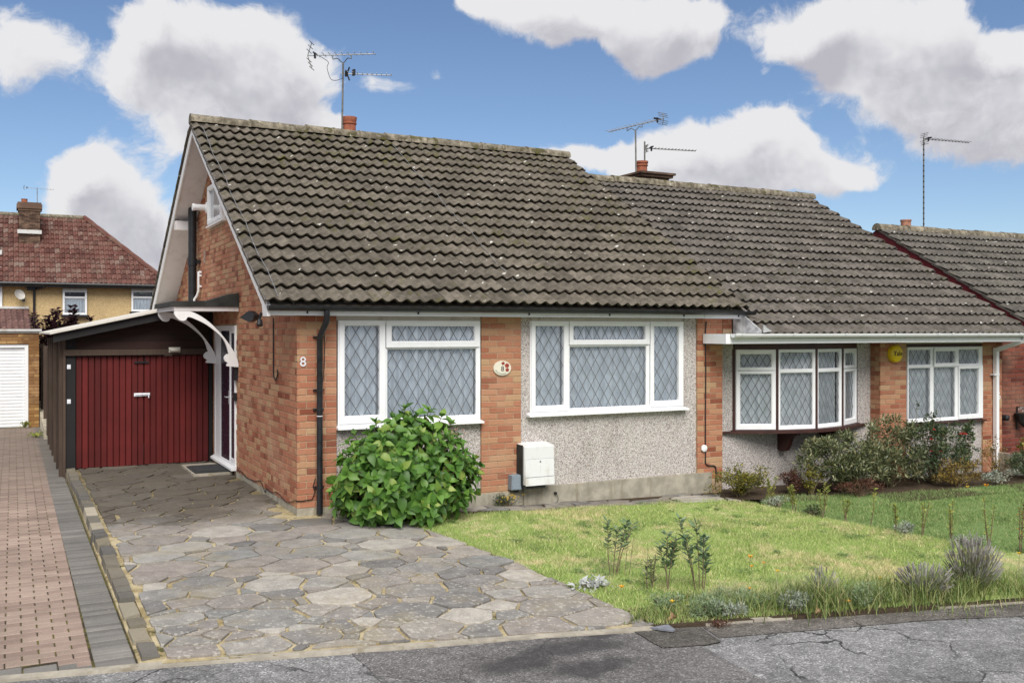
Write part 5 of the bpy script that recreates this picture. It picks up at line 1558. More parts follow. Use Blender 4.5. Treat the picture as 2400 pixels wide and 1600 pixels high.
# bow-window bay: pebbledash set back between the piers
q = MB()
q.box(6.089, 0.20, -0.7, 9.24, 0.31, 0.60); q.box(6.089, 0.2003, 0.60, 6.455, 0.31, S6 + .005); q.box(8.912, 0.2003, 0.60, 9.24, 0.31, S6 + .005)
q.build('pebbledash_panel', M_PEBBLE, h6)
q = MB(); q.box(9.818, 0.03, -0.7, 11.662, 0.32, 0.575); q.build('pebbledash_panel', M_PEBBLE, h6)
BOW = [(6.455, 0.185), (7.03, -0.085), (7.68, -0.205), (8.33, -0.085), (8.912, 0.185)]
q = MB()
head = [(6.44, 0.28)] + [(x, y - 0.012) for x, y in BOW] + [(8.93, 0.28)]
q.prism(head, 1.80, S6 + 0.004, 'z'); q.build('window_head', M_BROWN, h6)
sl = catmull([(6.20, 0.17), (6.44, 0.10), (7.02, -0.165), (7.68, -0.30), (8.35, -0.17), (8.93, 0.10), (9.12, 0.165)], 5)
q = MB(); q.prism([(6.20, 0.21)] + [p for p in sl] + [(9.12, 0.21)], 0.585, 0.618, 'z'); q.prism([(6.40, 0.21)] + [(x, y + 0.03) for x, y in sl[5:-5]] + [(8.95, 0.21)], 0.618, 0.632, 'z')
bowsill = q.build('bow_sill', M_BROWN, h6)
for x in (7.33, 8.16):
    q = MB(); q.prism([(0.20, 0.583), (-0.20, 0.583), (-0.20, 0.545), (-0.12, 0.53), (-0.06, 0.48), (-0.02, 0.38), (0.03, 0.30), (0.12, 0.285), (0.20, 0.30)], x - 0.035, x + 0.035, 'x'); q.build('bow_bracket', M_BROWN, h6)
for i, (a, b) in enumerate(zip(BOW[:-1], BOW[1:])):
    L = sqrt((b[0] - a[0]) ** 2 + (b[1] - a[1]) ** 2)
    ang = math.atan2(b[1] - a[1], b[0] - a[0])
    M = Matrix.Translation((a[0], a[1], 0)) @ Matrix.Rotation(ang, 4, 'Z')
    e0, e1 = 0.022, L - 0.022
    lower, upper = 0.634, 1.798
    if i in (0, 3):
        li = [('sash', e0 + .006, 0.640, e1 - .006, 1.488, e0 + 0.068, 0.718, e1 - 0.068, 1.441), ('sash', e0 + .006, 1.497, e1 - .006, 1.793, e0 + 0.068, 1.542, e1 - 0.068, 1.728)]
    else:
        li = [('fixed', e0 + .002, 0.636, e1 - .002, 1.485, e0 + 0.040, 0.690, e1 - 0.040, 1.452), ('fixed', e0 + .002, 1.485, e1 - .002, 1.796, e0 + 0.040, 1.512, e1 - 0.040, 1.752)]
    make_window(h6, M, (e0, lower, e1, upper), li, net=M_NET6, dw=0.115, dh=0.195, seed=20 + i,
                label=['first', 'second', 'third', 'fourth'][i] + ' facet of the bow window counted from the left', frame_w=0.036)
for (x, y) in BOW:
    q = MB(); q.prism([(x + 0.021 * cos(t), y + 0.006 + 0.021 * sin(t)) for t in [2 * pi * k / 8 for k in range(8)]], 0.63, 1.80, 'z')
    q.build('bow_mullion', M_BROWN, h6)
# right window
q = MB(); q.box(9.82, 0.03, 1.808, 11.66, 0.3, S6 - 0.03); q.box(11.653, 0.028, 0.58, 11.661, 0.2, 1.81); q.box(9.82, 0.032, 0.58, 9.836, 0.2, 1.81)
q.build('window_surround', M_BROWN, h6)
q = MB(); q.box(9.82, 0.0, S6 - 0.029, 11.66, 0.12, S6 - 0.001); q.build('lintel_board', M_CREAMWHITE, h6)
q = MB(); q.prism([(-0.055, 0.562), (-0.055, 0.582), (0.10, 0.594), (0.10, 0.562)], 9.80, 11.69, 'x'); q.build('window_sill', M_BROWN, h6)
make_window(h6, I, (9.845, 0.600, 11.648, 1.806), [
    ('fixed', 9.850, 1.492, 10.435, 1.80, 9.884, 1.524, 10.391, 1.760), ('sash', 10.452, 1.488, 11.035, 1.80, 10.492, 1.543, 10.964, 1.734), ('fixed', 11.050, 1.492, 11.643, 1.80, 11.060, 1.524, 11.571, 1.756),
    ('fixed', 9.850, 0.605, 10.435, 1.491, 9.884, 0.660, 10.385, 1.466), ('fixed', 10.435, 0.605, 11.038, 1.491, 10.468, 0.652, 10.980, 1.466), ('sash', 11.042, 0.612, 11.640, 1.490, 11.078, 0.680, 11.542, 1.436)],
    net=M_NET6, dw=0.125, dh=0.20, seed=31, label='square leaded window at the right of the neighbouring bungalow', frame_w=0.034)
# eaves box, gutter, roof
q = MB(); q.box(5.73, -0.50, S6, 12.35, -0.482, 2.028); q.box(5.73, -0.4815, S6, 5.748, -0.012, 2.028)
q.build('fascia', M_PVC, h6)
q = MB(); q.box(5.749, -0.481, S6 + .006, 12.33, 0.30, S6 + .014); q.build('soffit', M_SOFFIT, h6)
q = MB(); q.box(5.749, -0.48, 2.012, 6.26, -0.015, 2.022); q.build('box_lid', M_PVC, h6)
gt = MB(); half_gutter(gt, 5.80, 12.9, -0.562, 2.030, 0.060)
gut6 = gt.build('gutter', M_PVC, h6)
for x in (5.93, 6.85, 7.85, 8.86, 9.80, 10.12, 10.75, 11.75, 12.6):
    b = MB(); half_gutter(b, x - 0.017, x + 0.017, -0.562, 2.035, 0.0655); b.build('gutter_clip', M_PVC, gut6)
q = MB(); q.prism([(-0.30, 1.95), (R6Y, TZ6(R6Y) - 0.07), (2 * R6Y + .3, 1.95), (2 * R6Y + .3, 1.90), (R6Y, TZ6(R6Y) - 0.12), (-0.30, 1.90)], 6.30, 12.28, 'x')
q = MB(); q.prism([(-0.50, TZ6(-.50) - .06), (R6Y, TZ6(R6Y) - 0.06), (2 * R6Y + .5, TZ6(-.5) - .06), (2 * R6Y + .5, TZ6(-.5) - .10), (R6Y, TZ6(R6Y) - 0.10), (-0.50, TZ6(-.5) - .10)], 6.30, 12.28, 'x')
roof6 = q.build('roof', M_TILE6, h6)
tile_roof(roof6, 6.285, 20, 0.2965, -0.60, TZ6(-0.60) - 0.018, R6Y, TZ6(R6Y) - 0.035, M_TILE6, rs6, nrow=18)
ridge_row(roof6, 6.285, 12.30, R6Y, TZ6(R6Y) + 0.095, M_RIDGE, rs6)
# square downpipe with swan neck
q = MB()
def sq(b, path, w):
    for a, c in zip(path[:-1], path[1:]):
        a = Vector(a); c = Vector(c); t = (c - a).normalized()
        u = Vector((1, 0, 0)) if abs(t.x) < 0.5 else Vector((0, 1, 0)); u = (u - t * u.dot(t)).normalized(); v = t.cross(u)
        h = w / 2
        b.hexa([a - u * h - v * h, a + u * h - v * h, a + u * h + v * h, a - u * h + v * h, c - u * h - v * h, c + u * h - v * h, c + u * h + v * h, c - u * h + v * h])
sq(q, [(11.98, -0.562, 1.985), (11.98, -0.562, 1.885)], 0.072)
sq(q, [(11.98, -0.562, 1.915), (11.93, -0.05, 1.74)], 0.066)
sq(q, [(11.93, -0.05, 1.78), (11.93, -0.05, -0.33)], 0.068)
dp6 = q.build('downpipe', M_PVC, h6)
for z in (1.33, 0.10):
    q = MB(); q.box(11.84, -0.088, z - .012, 11.97, -0.002, z + .012); q.build('pipe_clip', M_PVC, dp6)
# chimney of number 6
q = MB(); q.box(8.35, 5.15, 4.4, 9.0, 5.75, 5.15); q.box(8.29, 5.09, 5.15, 9.06, 5.81, 5.20); q.box(8.25, 5.05, 5.203, 9.10, 5.85, 5.245)
ch6 = q.build('chimney', M_BRICK_OLD, h6)
q = MB(); q.lathe([(0.115, 5.24), (0.11, 5.40), (0.128, 5.405), (0.128, 5.425), (0.116, 5.43), (0.118, 5.455), (0.132, 5.46), (0.132, 5.50), (0.10, 5.50), (0.09, 5.3)], (8.52, 5.42, 0), 20); q.build('chimney_pot', M_TERRA, ch6, smooth=True)
n6 = text_mesh('house_number', '6', 0.17, FRONT(12.062, -0.006, 0.958), M_NUM, None, 0.005); tag(n6, 'white numeral 6 fixed on brick beside the white square downpipe', 'house number')
# alarm box
al = thing('alarm_box', 'round yellow burglar alarm box under the eaves beside the square window', 'alarm box', (9.52, -0.05, 1.71))
q = MB(); q.lathe([(0.137, 0.0), (0.140, -0.03), (0.134, -0.065), (0.115, -0.085), (0.06, -0.095), (0.001, -0.097)], (9.52, -0.002, 1.708), 36, 'y'); q.build('cover', M_YELLOW, al, smooth=True)
text_mesh('lettering', 'Yale', 0.104, FRONT(9.515, -0.102, 1.712) , M_TEXT, al, 0.003, 1.1)

# ------------------------------------------------------------------ number 4 (steps down further right)
rs4 = random.Random(404)
h4 = thing('bungalow', 'lower bungalow at the far right with maroon bargeboard and dark red brick', 'house', (16.5, 3.6, -0.5))
R4Y = 3.58; SL4 = 0.593
TZ4 = lambda y: 4.232 - SL4 * abs(R4Y - y)
q = MB()
q.prism([(0.20, -0.9), (0.20, TZ4(0.20) - .2), (R4Y, TZ4(R4Y) - .2), (2 * R4Y, TZ4(0.2) - .2), (2 * R4Y, -0.9)], 13.35, 19.8, 'x')
q.box(12.16, 0.157, -0.9, 13.34, 3.0, 2.0)
wall4 = q.build('wall', M_MORTAR_DK, h4)
br4 = []
bricks_on(courses_rect(12.16, 13.34, -0.62, 35, rs4), (0, 0.15), (1, 0), (0, -1), M_BRICK_RED, rs4, br4)
bricks_on(courses_rect(13.35, 14.6, -0.62, 27, rs4), (0, 0.19), (1, 0), (0, -1), M_BRICK_RED, rs4, br4)
place_many(br4, wall4, 300, 'brick_courses', M_BRICK_RED)
q = MB(); q.prism([(-0.25, TZ4(-.25) - .06), (R4Y, TZ4(R4Y) - 0.06), (2 * R4Y + .3, TZ4(-.3) - .06), (2 * R4Y + .3, TZ4(-.3) - .1), (R4Y, TZ4(R4Y) - 0.1), (-0.25, TZ4(-.25) - .1)], 13.215, 19.9, 'x')
roof4 = q.build('roof', M_TILE4, h4)
tile_roof(roof4, 13.17, 22, 0.30, -0.35, TZ4(-0.35) - 0.015, R4Y, TZ4(R4Y) - 0.035, M_TILE4, rs4, nrow=14)
ridge_row(roof4, 13.15, 19.75, R4Y, TZ4(R4Y) + 0.075, M_RIDGE, rs4)
barge('bargeboard', -0.3, R4Y - .001, M_MAROON, x=13.195, TZf=TZ4, parent=h4, depth=0.19, top=0.03)
barge('bargeboard', R4Y + .001, 2 * R4Y + 0.3, M_MAROON, x=13.195, TZf=TZ4, parent=h4, depth=0.19, top=0.03)
for (ya, yb) in ((-0.25, R4Y), (R4Y, 2 * R4Y + .2)):
    s = MB(); s.prism([(ya, TZ4(ya) - 0.2), (yb, TZ4(yb) - 0.2), (yb, TZ4(yb) - 0.21), (ya, TZ4(ya) - 0.21)], 13.218, 13.36, 'x'); s.build('soffit', M_MAROON, h4)
q = MB(); q.box(13.2, -0.36, TZ4(-.3) - .17, 19.9, -0.34, TZ4(-.3) - .03); q.build('fascia', M_MAROON, h4)
q = MB(); half_gutter(q, 13.2, 19.9, -0.42, TZ4(-.3) - .03, 0.055); q.build('gutter', M_BLACK, h4)
q = MB(); q.box(15.9, 5.2, 3.0, 16.5, 5.8, 4.5); ch4 = q.build('chimney', M_BRICK_OLD, h4)
q = MB(); q.lathe([(0.12, 4.45), (0.115, 4.66), (0.13, 4.665), (0.13, 4.70), (0.1, 4.70), (0.09, 4.5)], (16.05, 5.3, 0), 18); q.build('chimney_pot', M_TERRA2, ch4, smooth=True)
# wall basket and stone trough of geraniums
wb = thing('flower_basket', 'dark wall basket holding white flowers on the dark red brick', 'wall basket', (12.72, 0.0, 0.55))
q = MB(); q.lathe([(0.02, 0.40), (0.09, 0.48), (0.14, 0.60), (0.15, 0.64), (0.13, 0.64)], (12.74, 0.0, 0), 12); q.build('basket', M_BLACKMATT, wb)
q = MB(); q.tube([(12.74, 0.14, 0.35), (12.74, 0.13, 0.75), (12.74, 0.0, 0.72)], 0.012, 6); q.build('bracket', M_BLACK, wb)
tr = thing('stone_trough', 'grey stone trough planted with red geraniums at the foot of the dark red brick', 'planter', (12.45, -0.2, -0.30))
q = MB(); q.prism([(11.95, -0.36), (13.1, -0.36), (13.12, 0.02), (13.06, 0.02), (13.04, -0.06), (12.02, -0.06), (12.0, 0.02), (11.93, 0.02)], -0.42, -0.05, 'y'); q.build('trough', M_CONC, tr)
q = MB(); q.box(12.03, -0.40, -0.07, 13.03, -0.07, -0.03); q.build('compost', M_SOIL, tr)
t = MB(); t.lathe([(0.05, 0.14), (0.055, 0.02), (0.02, 0.0)], (12.33, 0, 0.575), 10, 'y'); t.build
tp = t.build('garden_tap', M_BLACK); tag(tp, 'small dark round fitting on the red brick behind the downpipe', 'tap')

# ------------------------------------------------------------------ garage (lean-to) of number 8
ga = thing('garage', 'timber lean-to garage with dark red boarded double doors beside the bungalow', 'garage', (-1.03, 5.0, 0.0))
GY = 5.0; GS = 0.225
GR = lambda x: 2.555 + GS * x       # roof top height
q = MB(); q.box(-2.12, GY, -0.12, -1.99, GY + .09, GR(-2.1) - .1); q.box(-0.062, GY, 0.0, -0.012, GY + .09, 2.4)
q.build('door_post', M_DARKPAINT, ga)
q = MB(); q.box(-2.14, GY - 0.045, 1.700, -0.012, GY + 0.05, 1.788); q.build('beam', M_FENCE, ga)
q = MB(); q.prism([(-2.1, 1.69), (-0.02, 1.69), (-0.02, GR(-0.02) - .03), (-2.1, GR(-2.1) - .03)], GY + .052, GY + .06, 'y'); q.build('cladding_back', M_DARKPAINT, ga)
for k in range(6):
    z0 = 1.792 + k * 0.115; z1 = z0 + 0.112
    xa = max(-2.12, (z0 + 0.16 - 2.555) / GS)
    if xa > -0.1: break
    q = MB(); q.prism([(xa, z0), (-0.015, z0), (-0.015, z1), (max(xa, min(-0.02, (z1 + 0.10 - 2.555) / GS)), z1)], GY + 0.018 + 0.004 * (k % 2), GY + .045, 'y'); q.build('cladding_board', M_DARKBOARD, ga)
leafs = []
for (xa, xb) in ((-1.985, -1.030), (-1.024, -0.066)):
    q = MB(); q.box(xa, GY + 0.045, 0.03, xb, GY + 0.065, 1.683); d = q.build('garage_door', M_REDWOOD, ga)
    n = 11; w = (xb - xa) / n
    for i in range(n):
        p = MB(); x0 = xa + i * w; x1 = x0 + w - 0.004; dz = 0.012 + rs8.uniform(0, .012)
        p.add([(x0, GY + .044, dz), (x1, GY + .044, dz), (x1, GY + .044, 1.684), (x0, GY + .044, 1.684), (x0 + .007, GY + .022, dz), (x1 - .007, GY + .022, dz), (x1 - .007, GY + .022, 1.684), (x0 + .007, GY + .022, 1.684)],
              [(0, 1, 5, 4), (1, 2, 6, 5), (2, 3, 7, 6), (3, 0, 4, 7), (4, 5, 6, 7)])
        p.build('plank', M_REDWOOD, d)
q = MB(); q.box(-1.175, GY - 0.002, 1.068, -1.06, GY + 0.021, 1.118); q.box(-1.055, GY - .004, 1.072, -0.945, GY + .021, 1.118); q.tube([(-1.16, GY - .01, 1.094), (-0.95, GY - .01, 1.094)], 0.008, 8); q.tube([(-0.965, GY - .012, 1.094), (-0.965, GY - .02, 1.04)], 0.008, 6); q.build('hasp_bolt', M_NUM, ga)
q = MB(); q.box(-1.17, GY - .003, 1.575, -0.96, GY + .021, 1.60); q.tube([(-1.02, GY - .006, 1.60), (-1.02, GY - .012, 1.64)], 0.008, 6); q.build('tower_bolt', M_BLACK, ga)
for z in (1.535, 1.022):
    q = MB(); q.box(-2.105, GY - .006, z - .032, -2.055, GY - .001, z + .032); q.box(-2.092, GY - .010, z - .014, -2.066, GY - .0065, z + .016); q.build('keeper_plate', M_NUM, ga)
q = MB()
q.prism([(-2.34, GR(-2.34) - .012), (-0.02, GR(-.02) - .012), (-0.02, GR(-.02) + .012), (-2.34, GR(-2.34) + .012)], GY - 0.28, GY + 5.2, 'y'); q.build('roof_sheet', M_CREAMWHITE, ga)
q = MB()
q.prism([(-2.30, GR(-2.30) - .14), (-0.03, GR(-.03) - .14), (-0.03, GR(-.03) - .0135), (-2.30, GR(-2.30) - .0135)], GY - 0.22, GY - 0.195, 'y'); q.build('barge', M_DARKPAINT, ga)
for x in np.arange(-2.25, 0, 0.38):
    pass
# side of the garage: upright weathered boards on a pale block base
for i in range(15):
    y0 = GY + 0.0 + i * 0.34
    b = MB(); dx = rs8.uniform(-.012, .012); w = 0.33 if i else 0.13
    b.box(-2.155 + dx, y0 if i else GY - .02, -0.10 if i == 0 else 0.02, -2.122 + dx, (y0 if i else GY - .02) + w - 0.02, 1.93 + rs8.uniform(-.02, .01)); b.build('side_board', M_FENCE, ga)
for i in range(6):
    y0 = GY + 0.1 + i * 0.9
    b = MB(); b.box(-2.21, y0, -0.1, -2.158, y0 + 0.075, 1.94); b.build('side_post', M_FENCE, ga)
q = MB(); q.box(-2.12, GY + .1, -0.3, -2.05, GY + 5.2, 0.06); q.build('base', M_CREAM, ga)
q = MB(); q.box(-2.05, GY + 5.0, -0.2, -0.05, GY + 5.1, 2.02); q.build('rear_wall', M_DARKPAINT, ga)
bl = thing('bulkhead_lamp', 'oval opal lamp mounted on the beam above the red garage doors', 'wall light', (-0.59, GY - 0.05, 1.775))
q = MB(Matrix.Translation((-0.59, GY - 0.05, 1.775)) @ Matrix.Diagonal((1, 1, 0.42, 1)))
q.lathe([(0.085, 0.0), (0.085, -0.04), (0.07, -0.07), (0.03, -0.085), (0.002, -0.087)], (0, 0, 0), 20, 'y'); q.build('diffuser', M_LAMP, bl, smooth=True)
q = MB(); q.box(-0.675, GY - .049, 1.735, -0.505, GY - .046, 1.815); q.build('base', M_LAMP, bl)
# pale rendered garden wall and boarded fence beyond it
gw = thing('garden_wall', 'low pale block wall running back beside the yellow brick garage', 'wall', (-2.17, 13, -0.1))
for i in range(14):
    q = MB(); q.box(-2.24, 10.6 + i * 0.45, -0.2, -2.14, 10.6 + i * .45 + .444, 0.115 + 0.02 * i); q.build('block', M_CREAM, gw)
fe = thing('fence', 'dark weathered timber fence continuing behind the garage', 'fence', (-2.15, 13, 0))
for i in range(5):
    q = MB(); q.box(-2.20, 10.5 + i * 1.8, 0.0, -2.10, 10.6 + i * 1.8, 1.74); q.build('post', M_FENCE, fe)
for i in range(26):
    q = MB(); q.box(-2.135, 10.55 + i * 0.29, 0.10, -2.115, 10.55 + i * 0.29 + 0.27, 1.62 + rs8.uniform(-.03, .03)); q.build('board', M_FENCE, fe)

# ------------------------------------------------------------------ neighbour's yellow brick garage
ng = thing('garage', 'yellow brick garage with a white roller door at the left edge', 'garage', (-4.0, 14.5, -0.1))
NY = 13.5
q = MB(); q.box(-2.47, NY + .006, -0.3, -2.262, NY + .22, 2.05); q.box(-5.6, NY + .006, 1.77, -2.4705, NY + .22, 2.05); q.box(-6.2, NY + .0065, -0.3, -5.6, NY + .22, 2.05); q.box(-6.19, NY + .3, -0.3, -2.27, NY + 5, 2.04); q.box(-2.47, NY + .15, -0.3, -2.2625, NY + .35, 2.05)
ngw = q.build('wall', M_MORTAR_YEL, ng)
brn = []
bricks_on(courses_rect(-2.465, -2.255, -0.10, 29, rs8), (0, NY), (1, 0), (0, -1), M_BRICK_YEL, rs8, brn)
bricks_on([(u, z, l) for (u, z, l) in courses_rect(-3.8, -2.475, 1.775, 4, rs8)], (0, NY), (1, 0), (0, -1), M_BRICK_YEL, rs8, brn)
for k in range(29): bricks_on([(-NY - .28, -0.10 + k * .075, 0.27)], (-2.256, 0), (0, 1), (1, 0), M_BRICK_YEL, rs8, brn) if False else None
place_many(brn, ngw, 300, 'brick_courses', M_BRICK_YEL)
q = MB(); q.box(-6.3, NY - .07, 2.06, -2.20, NY + 5.1, 2.105); q.box(-6.25, NY - .03, 2.02, -2.23, NY - .008, 2.0595); q.build('flat_roof', M_GREYWHITE, ng)
q = MB(); q.box(-2.545, NY + .03, -0.1, -2.472, NY + .12, 1.765); q.box(-5.6, NY + .031, 1.69, -2.5455, NY + .12, 1.765); q.build('door_frame', M_PVC, ng)
rd = MB(); rd.box(-5.6, NY + .09, -0.1, -2.5455, NY + .11, 1.69); rdo = rd.build('roller_door', M_PVC, ng)
sm = MB(); sv_ = []
for (yy, zz) in ((0.0, 0.0), (-0.010, 0.008), (-0.014, 0.034), (-0.010, 0.060), (0.0, 0.068)): sv_.append((yy, zz))
sm.prism([(NY + .088 + a, b) for a, b in sv_] + [(NY + .0895, 0.068), (NY + .0895, 0.0)], -5.6, -2.547, 'x')
sme = sm.mesh('slat'); sme.materials.append(M_PVC)
for k in range(24):
    o = bpy.data.objects.new('slat', sme); COL.objects.link(o); o.parent = rdo; o.matrix_local = Matrix.Translation((0, 0, -0.09 + k * 0.0742))

# ------------------------------------------------------------------ far house with red roof
FY = 38.0
fh = thing('house', 'ochre roughcast house with red tiled hipped roof in the distance at left', 'house', (-2.5, 42, -1.0))
q = MB(); q.box(-12, FY + .4, -1.3, 3.45, FY + 7.2, 4.25); fw_ = q.build('wall', M_OCHRE, fh)
# roof: ridge at y = FY+3.9, hip at the right
ry, rz_, ez, ey = FY + 3.9, 7.62, 4.22, FY - 0.1
hipx = 0.45; endx = 3.95
q = MB()
V = [(-12, ey, ez), (endx, ey, ez), (endx, FY + 7.9, ez), (-12, FY + 7.9, ez), (-12, ry, rz_), (hipx, ry, rz_)]
V2 = [(x, y, z - 0.12) for x, y, z in V[:4]]
q.add(V + V2, [(0, 1, 5, 4), (1, 2, 5), (2, 3, 4, 5), (0, 4, 3), (6, 7, 1, 0), (7, 8, 2, 1), (8, 9, 3, 2), (9, 6, 0, 3), (9, 8, 7, 6)])
fr = q.build('roof', M_REDTILE, fh)
# tiles of the front slope: real courses, joined (a few pixels each)
b = MB(); nrow = 14
sl = math.atan2(rz_ - ez, ry - ey); Ls = sqrt((rz_ - ez) ** 2 + (ry - ey) ** 2); gg = Ls / nrow
rsf = random.Random(12)
for r in range(nrow):
    d = r * gg; d2 = d + gg + .04
    y0, z0 = ey - .05 + d * cos(sl), ez + d * sin(sl); y1, z1 = ey - .05 + d2 * cos(sl), ez + d2 * sin(sl)
    xmax = endx + (hipx - endx) * (r + 0.5) / nrow
    x = -5.2
    while x < xmax:
        w = 0.215; e = min(x + w, xmax + .05); m = (x + e) / 2
        n = (0, -sin(sl), cos(sl)); h = 0.055 + rsf.uniform(-.008, .008); h2 = 0.025
        def P(xx, yy, zz, hh): return (xx, yy + n[1] * hh, zz + n[2] * hh)
        b.add([P(x, y0, z0, h2), P(x + w * .25, y0, z0, h2), P(x + w * .5, y0, z0, h + .03), P(x + w * .8, y0, z0, h + .03), P(e, y0, z0, h2),
               P(x, y1, z1, .0), P(x + w * .25, y1, z1, .0), P(x + w * .5, y1, z1, .035), P(x + w * .8, y1, z1, .035), P(e, y1, z1, .0),
               P(x, y0, z0, -.01), P(e, y0, z0, -.01)],
              [(0, 1, 6, 5), (1, 2, 7, 6), (2, 3, 8, 7), (3, 4, 9, 8), (10, 11, 4, 3, 2, 1, 0)])
        x += w
o = b.build('roof_tiles', M_REDTILE, fr, fix=False); o['kind'] = 'stuff'
# hip and ridge tiles
q = MB()
ps = [(endx + .05 + (hipx - endx) * i / 14, ey + (ry - ey) * i / 14, ez + .08 + (rz_ - ez) * i / 14) for i in range(15)]
q.tube(ps, [0.13 + 0.02 * (i % 2) for i in range(15)], 8); q.build('hip_tiles', M_REDTILE, fr)
q = MB(); q.tube([(-12, ry, rz_ + .04), (hipx, ry, rz_ + .04)], 0.13, 8); q.build('ridge_tiles', M_RIDGE, fr)
q = MB(); q.box(-12, ey - .02, ez - .17, endx, ey + .02, ez - .02); q.tube([(-12, ey - .08, ez - .03), (endx, ey - .08, ez - .03)], 0.07, 8); q.build('gutter', M_BLACK, fh)
q = MB(); q.tube(catmull([(-1.30, ey - .05, 4.15), (-1.45, ey + .1, 4.02), (-1.75, FY + .3, 3.95), (-1.80, FY + .32, 3.7), (-1.80, FY + .32, 1.0)], 4), 0.055, 8); q.box(-2.1, FY + .2, 3.9, -1.75, FY + .4, 4.08); q.build('downpipe', M_BLACK, fh)
q = MB(); q.box(-2.40, FY + 2.1, 5.5, -1.52, FY + 3.2, 7.78); q.box(-2.44, FY + 2.05, 7.70, -1.48, FY + 3.25, 7.80); q.box(-2.50, FY + 2.0, 7.80, -1.42, FY + 3.3, 8.02); q.box(-2.46, FY + 2.05, 8.02, -1.46, FY + 3.25, 8.10)
fc = q.build('chimney', M_BRICK_OLD, fh)
b = MB()
for k in range(29):
    z = 5.65 + k * 0.075
    x = -2.405; off = 0.11 if k % 2 else 0
    while x < -1.53:
        l = min(0.215 if x > -2.40 or not off else 0.10, -1.515 - x)
        b.box(x, FY + 2.088, z, x + l, FY + 2.1, z + .062); x += l + .012
o = b.build('chimney_bricks', M_BRICK_OLD, fc); o['kind'] = 'stuff'
q = MB(); q.box(-2.47, FY + 2.0, 6.62, -1.45, FY + 2.07, 6.80); q.build('chimney_flashing', M_GREYWHITE, fc)
q = MB(); q.lathe([(0.14, 8.08), (0.13, 8.25), (0.15, 8.30), (0.1, 8.3)], (-2.17, FY + 2.6, 0), 12); q.build('chimney_pot', M_TERRA, fc)
q = MB(); q.tube([(-3.32, FY + 1.5, 5.6), (-3.32, FY + 1.5, 7.25)], 0.075, 8); q.build('soil_vent', M_BLACK, fh)
q = MB(); q.box(-3.45, FY + 1.3, 5.52, -3.10, FY + 1.45, 5.75); q.build('vent_flashing', M_GREYWHITE, fh)
def far_window(x0, x1, z0, z1, tr):
    M = Matrix.Translation((0, FY + .27, 0))
    w = make_window(fh, M, (x0, z0, x1, z1), [('sash', x0 + .03, tr + .02, x1 - .03, z1 - .03, x0 + .09, tr + .07, x1 - .09, z1 - .09), ('fixed', x0 + .02, z0 + .03, x1 - .02, tr + .02, x0 + .09, z0 + .09, x1 - .09, tr - .03)], net=M_NET8, lat=False, frame_w=0.09, seed=int(x0 * 10) + 50, back=0.12)
    q = MB(M); q.box(x0 - .08, -.14, z0 - .10, x1 + .08, 0.05, z0 - .01); q.build('sill', M_BLACK, w)
    q = MB(M); q.box(x0, -.02, z1 + .005, x1, 0.05, z1 + .09); q.build('lintel', M_GREYWHITE, w)
    q = MB(M); q.box(x0 + .08, .032, tr + .06, x1 - .08, .05, z1 - .08); q.build('dark_pane', M_NAVY, w)
    return w
far_window(-0.63, 0.40, 2.80, 3.93, 3.57); far_window(2.33, 3.36, 2.98, 3.98, 3.62); far_window(-4.2, -3.09, 3.03, 4.04, 3.66)
# tiled porch roof below
q = MB(); q.add([(-6, FY - 2.6, 1.75), (-1.92, FY - 2.6, 1.75), (-2.03, FY + .4, 3.05), (-6, FY + .4, 3.05), (-6, FY - 2.6, 1.6), (-1.92, FY - 2.6, 1.6)], [(0, 1, 2, 3), (4, 5, 1, 0)])
po = q.build('porch_roof', M_REDTILE, fh)
b = MB()
for r in range(9):
    for c in range(17):
        x = -1.92 - (c + 1) * 0.235 - r * .012; t = r / 9; y = FY - 2.6 + 3 * t; z = 1.75 + 1.3 * t; y1 = y + .38; z1 = z + .165
        b.add([(x, y, z + .03), (x + .08, y, z + .12), (x + .16, y, z + .12), (x + .235, y, z + .03), (x, y1, z1), (x + .08, y1, z1 + .07), (x + .16, y1, z1 + .07), (x + .235, y1, z1), (x, y, z), (x + .235, y, z)], [(0, 1, 5, 4), (1, 2, 6, 5), (2, 3, 7, 6), (8, 9, 3, 2, 1, 0)])
o = b.build('porch_tiles', tile('brown_clay_tile', (0.12, 0.062, 0.055), (0.21, 0.125, 0.11), 0.3, 0.1), po, fix=False); o['kind'] = 'stuff'
q = MB(); q.box(-6, FY + .2, 3.05, -2.03, FY + .38, 3.16); q.build('porch_flashing', M_GREYWHITE, po)
ds = thing('satellite_dish', 'pale satellite dish on the ochre roughcast wall of the distant house', 'satellite dish', (-2.4, FY + .2, 3.6))
q = MB(Matrix.Translation((-2.42, FY - .05, 3.66)) @ Matrix.Rotation(radians(35), 4, 'Z') @ Matrix.Rotation(radians(-20), 4, 'X'))
q.lathe([(0.02, 0.02), (0.12, 0.0), (0.20, -0.035), (0.24, -0.07), (0.245, -0.065), (0.20, -0.02), (0.12, 0.015), (0.02, 0.03)], (0, 0, 0), 20, 'y'); q.build('dish', M_DISH, ds, smooth=True)
q = MB(); q.tube([(-2.42, FY, 3.5), (-2.25, FY - .35, 3.4)], 0.02, 6); q.box(-2.30, FY - .42, 3.36, -2.18, FY - .28, 3.48); q.tube([(-2.40, FY + .05, 3.6), (-2.35, FY + .38, 3.5)], 0.025, 6); q.build('feed_arm', M_BLACK, ds)

